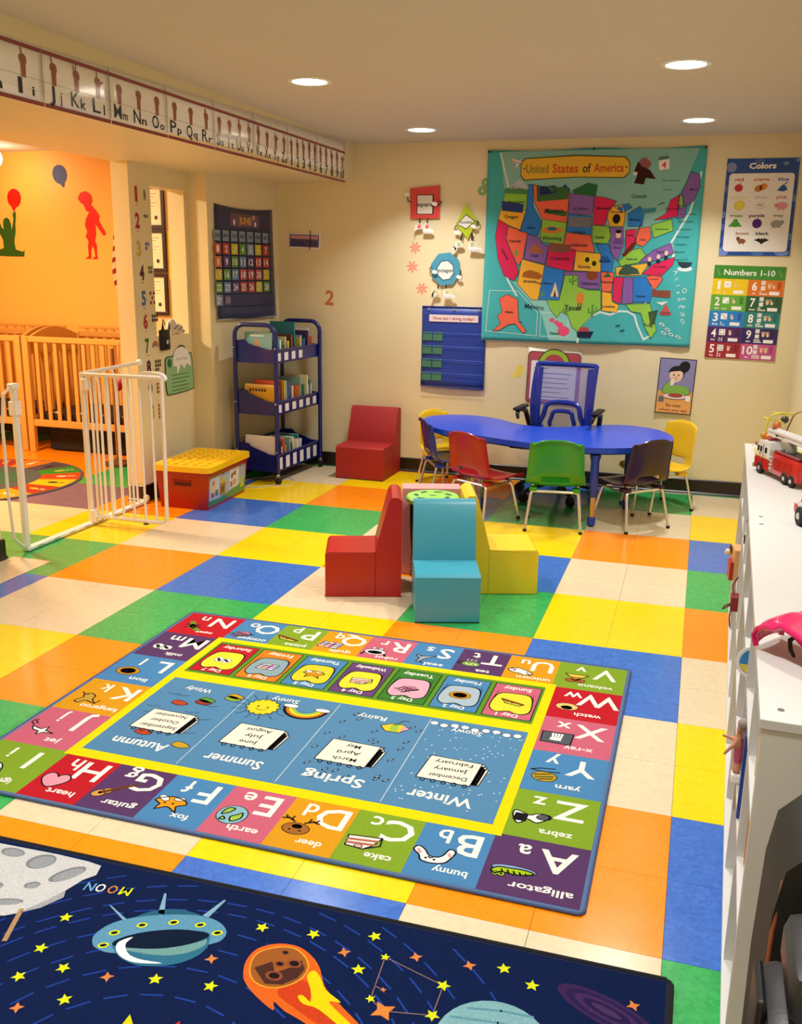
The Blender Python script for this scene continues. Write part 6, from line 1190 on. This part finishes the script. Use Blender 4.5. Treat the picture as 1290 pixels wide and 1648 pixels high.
sil('child_silhouette', 'red cut-out of a standing child on the orange wall', [(a-.15, c-.45) for a, c in girl], 'E0120A', -5.105, 1.835, .425)
boy = [(.0, -.5), (.42, -.5), (.44, -.36), (.40, -.40), (.21, -.35), (.19, -.2), (.20, -.13), (.25, .04), (.25, .17), (.28, .32), (.29, .44), (.26, .46), (.22, .40), (.20, .44), (.22, .30), (.17, .12), (.14, .06), (.14, .18), (.10, .29), (.03, .33), (-.05, .28), (-.07, .15), (-.05, .07), (-.12, .12), (-.18, .3), (-.24, .42), (-.22, .2), (-.18, .0), (-.10, -.15), (-.10, -.32), (-.30, -.38), (-.40, -.48)]
sil('child_silhouette', 'green cut-out of a sitting child reaching up on the orange wall', boy, '145A14', -5.985, 1.775, .40)
def balloon(label, col, x, z, tilt):
    P_ = [(.0, -.5)] + [(.42*math.sin(a), .08-.46*math.cos(a)*(1 if math.cos(a) < 0 else 1.05)) for a in [math.radians(18+i*27) for i in range(13)]]; P_ = [(-.04, -.56), (.04, -.56)]+P_[1:]
    c, s_ = math.cos(tilt), math.sin(tilt); return sil('balloon_silhouette', label, [(a*c-b_*s_, a*s_+b_*c) for a, b_ in P_], col, x, z, .17)
balloon('blue balloon cut-out high on the orange wall', '16207A', -5.385, 2.245, .30); balloon('red balloon cut-out above the sitting child', 'D20A0A', -5.875, 2.055, -.14)
# round learning rug
t = thing('round_rug', 'round rug with coloured segments beyond the gate', 'rug', (-4.93, -.78, 0)); r_ = .735
B().lathe([(0, .0005), (r_, .0005), (r_+.004, .004), (r_, .007), (0, .007)], seg=64).out('pile', mat('round_rug_pile', '4A4650', 1, bump=.4, bscale=300), t)
pr = Print(.0004); cs = ['E8B81E', 'C84A1E', '3F8A2E', '5A4A54', 'D8781E', 'A83A24', 'E8C024', '6A3A2A', '4A7A30', 'C8641E', '7A4438', '3A3A4A', 'D89A24', '8A3020', '4A8A3A', '6A4A50', 'E0A020', 'B04020']
for i in range(18): a0, a1 = i*20, i*20+20; pr.L(1).poly(arcpts(0, 0, r_-.02, a0, a1, 4)+arcpts(0, 0, .44, a1, a0, 4), cs[i])
pr.L(1).ell(0, 0, .43, .43, '5A5E5A', n=40).L(2).ell(0, 0, .30, .30, '4A6A50', n=32); pr.L(3).ell(.0, .0, .16, .16, '6E6A62', n=24)
for i in range(18):
    a = math.radians(i*20+10); x, y = (.585)*math.cos(a), .585*math.sin(a); pr.L(2).ell(x, y, .04, .022, ['20201E', 'E8DCC0', 'D8B84A'][i % 3], a); pr.text('ABCDEFGHIJKLMNOPQR'[i], x*1.12, y*1.12, .05, 'EDE6D0' if i % 3 else '2A2A20', rot=a-PI/2)
pr.out('printed_design', P_CARPET, t, (0, 0, .0072), (1, 0, 0), (0, 1, 0))
# flag on a stand
t = thing('flag_stand', 'furled striped flag on a wooden pole half hidden by the pillar', 'flag', (-4.30, .05, 0))
B().lathe([(0, 0), (.11, 0), (.11, .02), (.03, .035), (.02, .06), (0, .06)], seg=20).out('base', mat('flag_base', '5A3A22', .5), t, True); B().cyl((0, 0, .05), (0, 0, .90), .014, 10).out('lower_pole', mat('pole_wood', '8A5A34', .5), t, True)
t = thing('hanging_flag', 'red and white striped flag hanging against the orange wall beside the pillar', 'flag', (-4.83, 1.0, 1.52))
B().cyl((.085, 0, .34), (.085, .05, .34), .008, 8).out('wall_bracket', CHROME, t)
B().cyl((.085, 0, -.28), (.085, .05, -.28), .008, 8).out('wall_bracket', CHROME, t)
fw = lambda a, c: Vector((-.02+.11*a-.06*(1-c)*math.sin(PI*c), -.012*math.sin(9*a)-.01, -.24+.56*c))
b = B().grid(fw, 10, 20); b.out('cloth', mat('flag_white', 'E8D2B0', .8), t, True, solid=.001)
for i in range(5): B().grid(lambda a, c: fw(a, min(1, max(0, .10+.17*i+.07*c+.10*a)))-Vector((0, .0022, 0)), 10, 2).out('red_stripe', mat('flag_red', '9A2A1A', .8), t, True)
B().grid(lambda a, c: fw(.72+.28*a, .0+.62*c)-Vector((0, .004, 0)), 3, 8).out('green_edge', mat('flag_green', '5A6A3A', .8), t, True); B().cyl((.085, .0, -.30), (.085, .0, .36), .006, 8).out('staff', MATS['flag_base'] if 'flag_base' in MATS else BLACKP, t)
# notices seen through the opening
YN = -.2
for i, (zc, lab) in enumerate(((1.905, 'top framed certificate on the notice wall, its upper part cut off'), (1.615, 'middle framed certificate with a dark seal'), (1.318, 'lowest framed certificate, with small seals'))):
    t = thing('certificate_frame', lab, 'picture frame', (-3.825, YN, zc), 0, 'dark framed certificates behind the pillar opening'); w, h = .19, .145
    for a in ((-w, w, h-.026, h), (-w, w, -h, -h+.026), (-w, -w+.026, -h+.026, h-.026), (w-.026, w, -h+.026, h-.026)): B().bx(a[0], a[1], -.016, 0, a[2], a[3], .002).out('moulding', mat('frame_dark', '2A0F12', .4), t)
    B().bx(-w+.026, w-.026, -.006, -.001, -h+.026, h-.026).out('paper', mat('certificate_paper', 'EFE2C4', .6), t)
    pr = Print(.0003)
    for k in range(6): pr.rect(-.02+.03*(k % 2), .085-.020*k, .13-.02*(k % 3), .088-.020*k, '7A6A5A')
    pr.ell(.12, -.07, .013, .014, '3A2420'); pr.ell(.06, -.035, .010, .012, 'A8743A'); pr.ell(.02, -.035, .010, .012, 'A8743A'); pr.out('printing', P_PAPER, t, (0, -.0065, 0), **BACK)['kind'] = 'stuff'
t = thing('yellow_notice', 'yellow typed notice pinned beside the certificates', 'sign', (-3.572, YN, 1.585)); B().bx(-.053, .053, -.003, -.001, -.165, .165).out('sheet', mat('paper_yellow', 'F2C63A', .6), t)
pr = Print(.0003)
for k in range(14): pr.rect(-.045, .135-.020*k, [.04, .03, .045, .02][k % 4], .139-.020*k, '8A7A3A')
pr.out('printing', P_PAPER, t, (0, -.0034, 0), **BACK)['kind'] = 'stuff'; B().ball((0, -.005, .155), .005).out('pin', BLACKP, t)
# things on the ledge of the opening
t = thing('pouch', 'black clip pouch hanging at the sill of the pillar opening', 'bag', (-3.452, -.585, 1.00)); b = B(); b.box(0, 0, .035, .022, .115, .135, .008); b.out('body', BLACKP, t, True)
for y in (-.04, .04): B().prism([(y-.012, .10), (y+.012, .10), (y+.008, .15)], (.008, 0, 0), (0, 1, 0), (0, 0, 1), .008).out('flap_point', BLACKP, t)
B().lathe([(0, 0), (.016, 0), (.013, .006), (0, .007)], (.012, .02, .02), 14, Matrix.Rotation(PI/2, 4, 'Y')).out('silver_badge', CHROME, t, True); B().tube([(-.002, 0, .10), (-.004, -.01, .15), (-.01, .01, .17), (-.01, .03, .13)], .003, 6).out('cord', BLACKP, t, True)
t = thing('cloth_bag', 'white bag with dark flecks slumped on the sill of the pillar opening', 'bag', (-3.475, -.40, 1.0605)); 
b = B(); b.ball((-.005, -.045, .050), .055, (.62, .85, 1.0), 3); b.ball((-.005, .025, .034), .055, (.60, 1.1, .66), 3); b.ball((0, .085, .016), .03, (.6, 1, .5), 2); b.out('body', mat('bag_white', 'DDD4CC', .7, bump=.5, bscale=30, bdist=.006), t, True)['kind'] = 'stuff'
pr = Print(.0003); 
for k in range(7): pr.ell(-.065+.018*k, .045+.012*((k*7) % 3)-.004*k, .008, .006, ['4A2A2A', '6A3A3A', '3A3A3A'][k % 3], k)
pr.out('flecks', P_PAPER, t, (.0356, 0, 0), **SIDE)['kind'] = 'stuff'

# ================================================================ SAFETY GATE
GX = -3.43; GM = WHITEM
t = thing('safety_gate', 'white metal pressure gate in the doorway with its door standing open', 'gate', (GX, -1.53, 0))
T0, T1 = -.60, .585      # threshold ends, local y
B().bx(-.022, .022, T0, T1, .004, .022, .004).out('threshold_bar', GM, t)
for i in range(7): B().box(.0225, -.50+.14*i, .014, .001, .05, .006).out('slot', mat('slot_grey', '9A9A9A', .4), t)
B().box(0, -.585, .455, .030, .032, .90, .006).out('left_post', GM, t); B().box(0, -.585, .78, .046, .050, .075, .006).out('clamp', WHITEP, t); B().box(0, -.588, .895, .040, .055, .03, .006).out('cap', WHITEP, t)
B().tube([(0, -.60, .90), (0, -.665, .86), (0, -.69, .70), (0, -.695, .35), (0, -.68, .10), (0, -.61, .03)], .008, 8).out('side_tube', GM, t, True)
B().box(0, 0, .455, .026, .030, .91, .005).out('hinge_post', GM, t); B().box(.02, -.005, .845, .04, .04, .07, .008).out('hinge_block', WHITEP, t); B().box(.02, -.005, .06, .04, .04, .08, .008).out('hinge_block', WHITEP, t)
B().tube([(0, .0, .905), (0, .30, .910), (0, .575, .915)], .011, 10).out('top_rail', GM, t, True); B().lathe([(0, 0), (.022, 0), (.022, .01), (.012, .02), (0, .02)], (0, .60, .915), 16, Matrix.Rotation(PI/2, 4, 'X')).out('wall_cup', WHITEP, t, True); B().lathe([(0, 0), (.022, 0), (.022, .01), (.012, .02), (0, .02)], (0, .60, .03), 16, Matrix.Rotation(PI/2, 4, 'X')).out('wall_cup', WHITEP, t, True)
for i in range(6):
    y = .07+.085*i; top = .905
    B().tube([(0, y, .022), (0, y, .76), (0, y-.006, .84), (0, y-.030, top)], .0075, 8).out('bar', GM, t, True)
dr = B(); ax = Vector((.999, .045, 0))
def dp(u, z, o=.0): return (ax.x*u+.02, ax.y*u+o, z)
B().tube([dp(.0, .90), dp(.48, .90)], .012, 10).out('door_top_rail', GM, t, True)
B().tube([dp(.0, .055), dp(.44, .050), dp(.468, .060), dp(.480, .095), dp(.485, .50), dp(.485, .90)], .0115, 10).out('door_frame', GM, t, True)
for i in range(6): B().tube([dp(.055+.072*i, .055), dp(.055+.072*i, .89)], .0072, 8).out('door_bar', GM, t, True)
b = B(); b.prism(smoothloop([(.33, .885), (.34, .922), (.39, .930), (.47, .925), (.50, .905), (.495, .880), (.42, .870)], 4), (.02, .035, 0), ax, (0, 0, 1), .034); b.bevel(.006, 2, 40); b.out('latch_handle', WHITEP, t, True)
b = B(); b.box(.36, .018, .038, .03, .02, .02, .004); b.out('door_foot', mat('foot_grey', '5A5A5A', .5), t)

# ================================================================ TOY BOX
TR = mat('toybox_red', 'A8080C', .3, coat=.15); TY = mat('toybox_yellow', 'F5C400', .3, coat=.15)
t = thing('toy_box', 'red plastic toy tub with yellow studded lid against the pillar', 'toy box', (-3.128, -.715, 0), math.radians(2))
b = B(); q_ = [(-.165, -.275), (.165, -.275), (.165, .275), (-.165, .275)]; lo = [b.bm.verts.new((x, y, 0)) for x, y in q_]; hi = [b.bm.verts.new((x*1.13, y*1.07, .245)) for x, y in q_]
b.bm.faces.new(lo[::-1]); b.bm.faces.new(hi)
for i in range(4): b.bm.faces.new((lo[i], lo[(i+1) % 4], hi[(i+1) % 4], hi[i]))
b.bevel(.018, 3, 20); b.out('tub', TR, t, True)
b = B(); b.prism(rpoly(-.200, -.310, .200, .310, .04), (0, 0, .232), (1, 0, 0), (0, 1, 0), .014); b.out('rim', TR, t)
b = B(); b.prism(rpoly(-.208, -.318, .208, .318, .045), (0, 0, .248), (1, 0, 0), (0, 1, 0), .036); b.bevel(.008, 3, 50); lid = b.out('lid', TY, t, True)
for i in range(5):
    for j in range(8): B().lathe([(.018, 0), (.018, .008), (.015, .011), (0, .011)], (-.136+.068*i, -.245+.070*j, .284), 12).out('stud', TY, lid, True)
b = B(); b.box(.0, -.288, .165, .12, .010, .024, .004); b.out('handle_slot', mat('slot_dark_red', '4A0406', .6), t)
b = B(); b.box(.0, -.292, .185, .14, .012, .008, .003); b.out('handle_lip', TR, t)
pr = Print(.0004); pr.rect(-.27, .015, .27, .215, '9DB8CC').L(1).poly([(-.27, .015), (.27, .015), (.27, .10), (.15, .07), (0, .06), (-.12, .045), (-.27, .055)], '3F8A4A'); pr.L(2).rect(-.255, .06, -.13, .20, 'C8CCD0').rect(.02, .075, .16, .205, 'E0D8D0')
pr.L(3).rect(-.24, .07, -.20, .10, '9A3A4A').rect(-.245, .105, -.19, .15, 'E0C07A').ell(-.215, .165, .018, .018, 'C8604A').rect(-.185, .07, -.14, .11, '4A6A80').rect(-.18, .125, -.14, .145, 'D8D4CC').poly([(-.11, .06), (-.04, .06), (-.035, .14), (-.115, .14)], '9A6A3A').poly([(-.12, .14), (-.03, .14), (-.075, .195)], 'E0B83A').rect(-.095, .08, -.06, .12, 'C8402A')
pr.rect(.035, .085, .07, .12, 'B04A3A').rect(.08, .09, .13, .13, 'C8A070').ell(.06, .16, .014, .022, '5A2A2A').ell(.10, .17, .02, .016, '6A3A3A').poly([(.19, .05), (.25, .05), (.25, .11), (.22, .13)], 'B8C43A').rect(.19, .13, .25, .19, 'A8A8B0').rect(-.08, .195, -.06, .21, '1F4A7A')
sl = .0195/.245
ob = pr.out('picture_label', P_GLOSS, t, (.1668, 0, .002), (0, 1, 0), (sl, 0, 1))

# ================================================================ BOOK CART
t = thing('book_cart', 'blue steel book cart on casters with three display shelves and white label cards', 'book cart', (-2.850, -.140, 0), math.radians(-3.5))
CW, CL, CH = .325, .70, 1.125
for y in (0, CL):
    L0 = [(-CW, y, .075), (-CW, y, .45), (-CW, y, CH-.075)] + [(-CW+.075-.075*math.cos(math.radians(a)), y, CH-.075+.075*math.sin(math.radians(a))) for a in (20, 45, 70, 90)] + [(-.075+.075*math.sin(math.radians(a)), y, CH-.075+.075*math.cos(math.radians(a))) for a in (0, 20, 45, 70)] + [(0, y, CH-.075), (0, y, .45), (0, y, .075)]
    fr = B().tube(L0, .0155, 12).out('end_frame', BLUEM, t, True)
    for z in (.985, .955, .60, .575, .255, .205)[::2]:
        for x in (-CW, 0): B().ball((x, y-(.0155 if y == 0 else -.0155), z-.02), .006).out('bolt', CHROME, fr, True)
    for x in (-CW, 0):
        B().cyl((x, y, .062), (x, y, .082), .012, 10).out('caster_stem', CHROME, t, True)
        w = B().cyl((x-.012, y+.008, .028), (x+.012, y+.008, .028), .028, 18).out('caster_wheel', BLACKR, t, True); B().box(x, y+.004, .056, .030, .036, .016, .006).out('caster_fork', mat('caster_metal', '8A8A88', .3, metal=.8), t)
for k, (z0, zb, zl) in enumerate(((.860, 1.015, .955), (.495, .665, .590), (.085, .285, .210))):
    s_ = B().bx(-CW+.018, -.018, .010, CL-.010, z0, z0+.008).out('shelf_tray', BLUEM, t)
    B().bx(-CW+.012, -CW+.018, .010, CL-.010, z0, zb).out('shelf_back', BLUEM, t)
    for y in (.004, CL-.010):
        b = B(); b.prism([(-CW+.014, z0), (-.014, z0), (-.014, zl), (-.075, zl+.004), (-CW+.105, zb-.022), (-CW+.085, zb), (-CW+.014, zb)], (0, y+.006, 0), (1, 0, 0), (0, 0, 1), .006); b.out('end_panel', BLUEM, t)
    b = B(); b.bx(-.020, -.012, .012, CL-.012, z0, zl); lip = b.out('label_rail', BLUEM, t); B().tube([(-.012, .0, zl-.004), (-.012, CL, zl-.004)], .0075, 8).out('top_bar', BLUEM, t, True)
    n = 4 if k == 0 else 6
    for i in range(n):
        y = .060+i*.112
        B().bx(-.0118, -.0095, y-.044, y+.044, z0+.004, zl-.016, .001).out('card_holder', mat('holder_blue', '0E1A5E', .3), t); B().bx(-.0094, -.0086, y-.028, y+.028, z0+.016, zl-.024).out('label_card', mat('card_white', 'E4E2EA', .5), t)
# books
BC = ['2E7F86', 'E8E2D4', 'D9C83E', '1F6A4A', '8FB0C8', 'EDEBE6', 'C8502A', '5A3A28', 'E6D8A8', '4A6AA0', '2F7A3E', 'D8904A', 'B03A30', 'F0ECE0', '3A2A5A', 'C8B8A0', '7FA8A0', 'D2C24A']
CN = {'2E7F86': 'teal', 'E8E2D4': 'cream', 'D9C83E': 'yellow', '1F6A4A': 'dark green', '8FB0C8': 'pale blue', 'EDEBE6': 'white', 'C8502A': 'orange-red', '5A3A28': 'brown', 'E6D8A8': 'buff', '4A6AA0': 'mid blue', '2F7A3E': 'green', 'D8904A': 'light orange', 'B03A30': 'red', 'F0ECE0': 'off-white', '3A2A5A': 'dark purple', 'C8B8A0': 'beige', '7FA8A0': 'grey-green', 'D2C24A': 'mustard'}
ORD = ['first', 'second', 'third', 'fourth', 'fifth', 'sixth', 'seventh', 'eighth', 'ninth', 'tenth', 'eleventh', 'twelfth', 'thirteenth', 'fourteenth', 'fifteenth', 'sixteenth']
CM = Matrix.Translation((-2.850, -.140, 0)) @ Matrix.Rotation(math.radians(-3.5), 4, 'Z')
rb = random.Random(11)
def book(label, lx, ly, lz, d, th_, h, col, lean=0, yaw=0, group=None, cover=None):
    p = CM @ Vector((lx, ly, lz)); t = thing('picture_book', label, 'book', p, math.radians(-3.5)+yaw, group)
    m = mat('book_'+col, col, .45); R_ = Matrix.Rotation(lean, 4, 'X')
    b = B(); c = .0016
    for y0, y1 in ((-th_/2, -th_/2+c), (th_/2-c, th_/2)): b.bx(-d, 0, y0, y1, 0, h)
    b.bx(-c, 0, -th_/2+c, th_/2-c, 0, h)
    for v in b.bm.verts: v.co = R_ @ v.co
    b.out('cover', m, t)
    b = B(); b.bx(-d+.003, -c, -th_/2+c, th_/2-c, .002, h-.002)
    for v in b.bm.verts: v.co = R_ @ v.co
    b.out('pages', mat('pages', 'E8E2D2', .8), t)
    if cover:
        pr = Print(.0003); cover(pr, d, h); o = pr.out('cover_picture', P_GLOSS, t, (-d, -th_/2-.0004, 0), **BACK)
        for v in o.data.vertices: v.co = R_ @ v.co
    return t
for k, (lz, nm_, n, hs) in enumerate(((.8685, 'top', 13, (.13, .21)), (.5035, 'middle', 15, (.15, .235)), (.0935, 'bottom', 12, (.15, .235)))):
    y = .10
    for i in range(n):
        th_ = rb.uniform(.010, .030); h = rb.uniform(*hs); d = rb.uniform(.17, .225); c = BC[(i*5+k*7) % len(BC)]
        if k == 2 and i > 9: break
        if k == 0 and y < .430 and y+th_ > .375: y = .430
        book('%s %s book, %s from the front on the %s shelf of the cart' % ('thick' if th_ > .02 else 'thin', CN[c], ORD[i], nm_), -.030-rb.random()*.02, y+th_/2, lz+.0005, d, th_, h, c, rb.choice([0, -.03, -.06]) if i else -.02, 0, 'picture books on the %s shelf of the cart' % nm_)
        y += th_+rb.uniform(.014, .026)
def cv1(pr, d, h): pr.rect(0, 0, d, h, '7FB4C4'); pr.L(1).ell(d*.45, h*.62, .022, .028, 'C8A070').ell(d*.50, h*.42, .020, .022, 'B8404A').rect(d*.2, h*.85, d*.7, h*.9, 'D8E4E0')
def cv2(pr, d, h): pr.rect(0, 0, d, h, 'E2A81E'); pr.L(1).rect(d*.04, h*.92, d*.98, h*.99, 'E8C88A'); [pr.ell(d*(.2+.1*i), h*.80, .010, .012, ['3A4A3A', '8A2A3A', '5A2A5A', '2A4A6A', '3A3A2A', '4A3A2A'][i]) for i in range(6)]
def cv3(pr, d, h): pr.rect(0, 0, d, h, 'EDE4DC'); [pr.L(1).ell(d*(.35+.07*i), h*(.35+.08*math.sin(i*2)), .020, .024, ['6A8AA0', 'B0703A', '9A3A3A', '5A7A3A', 'C8A040'][i]) for i in range(5)]
book('face-out light blue picture book at the front end of the top shelf', -.050, .030, .869, .215, .008, .205, '7FA9B8', -.06, 0, None, cv1)
book('face-out yellow picture book with small dark letters at the front end of the middle shelf', -.040, .030, .504, .235, .010, .205, 'D99A1C', -.06, 0, None, cv2)
book('face-out white picture book with a colourful drawing at the front end of the bottom shelf', -.025, .030, .094, .255, .010, .245, 'E6DDD6', -.06, 0, None, cv3)
book('red-orange book standing behind the yellow picture book on the middle shelf', -.035, .060, .504, .17, .012, .232, 'B8462A', -.03)
book('tall teal book standing up behind the others on the top shelf', -.060, .40, .869, .20, .014, .262, '1F7A8A', -.02)
# cable on the floor
t = B().tube(smoothloop([(-3.15, -.22, .004), (-3.05, -.30, .004), (-2.93, -.27, .004), (-2.88, -.20, .004), (-2.80, -.16, .004), (-2.76, -.10, .004), (-2.82, .05, .004), (-2.95, .12, .004), (-3.08, .0, .004)], 5), .0035, 6, closed=True).out('power_cable', mat('cable_white', 'C9C6BE', .5), None, True)
tag(t, 'white power cable looped on the floor under the book cart', 'cable')
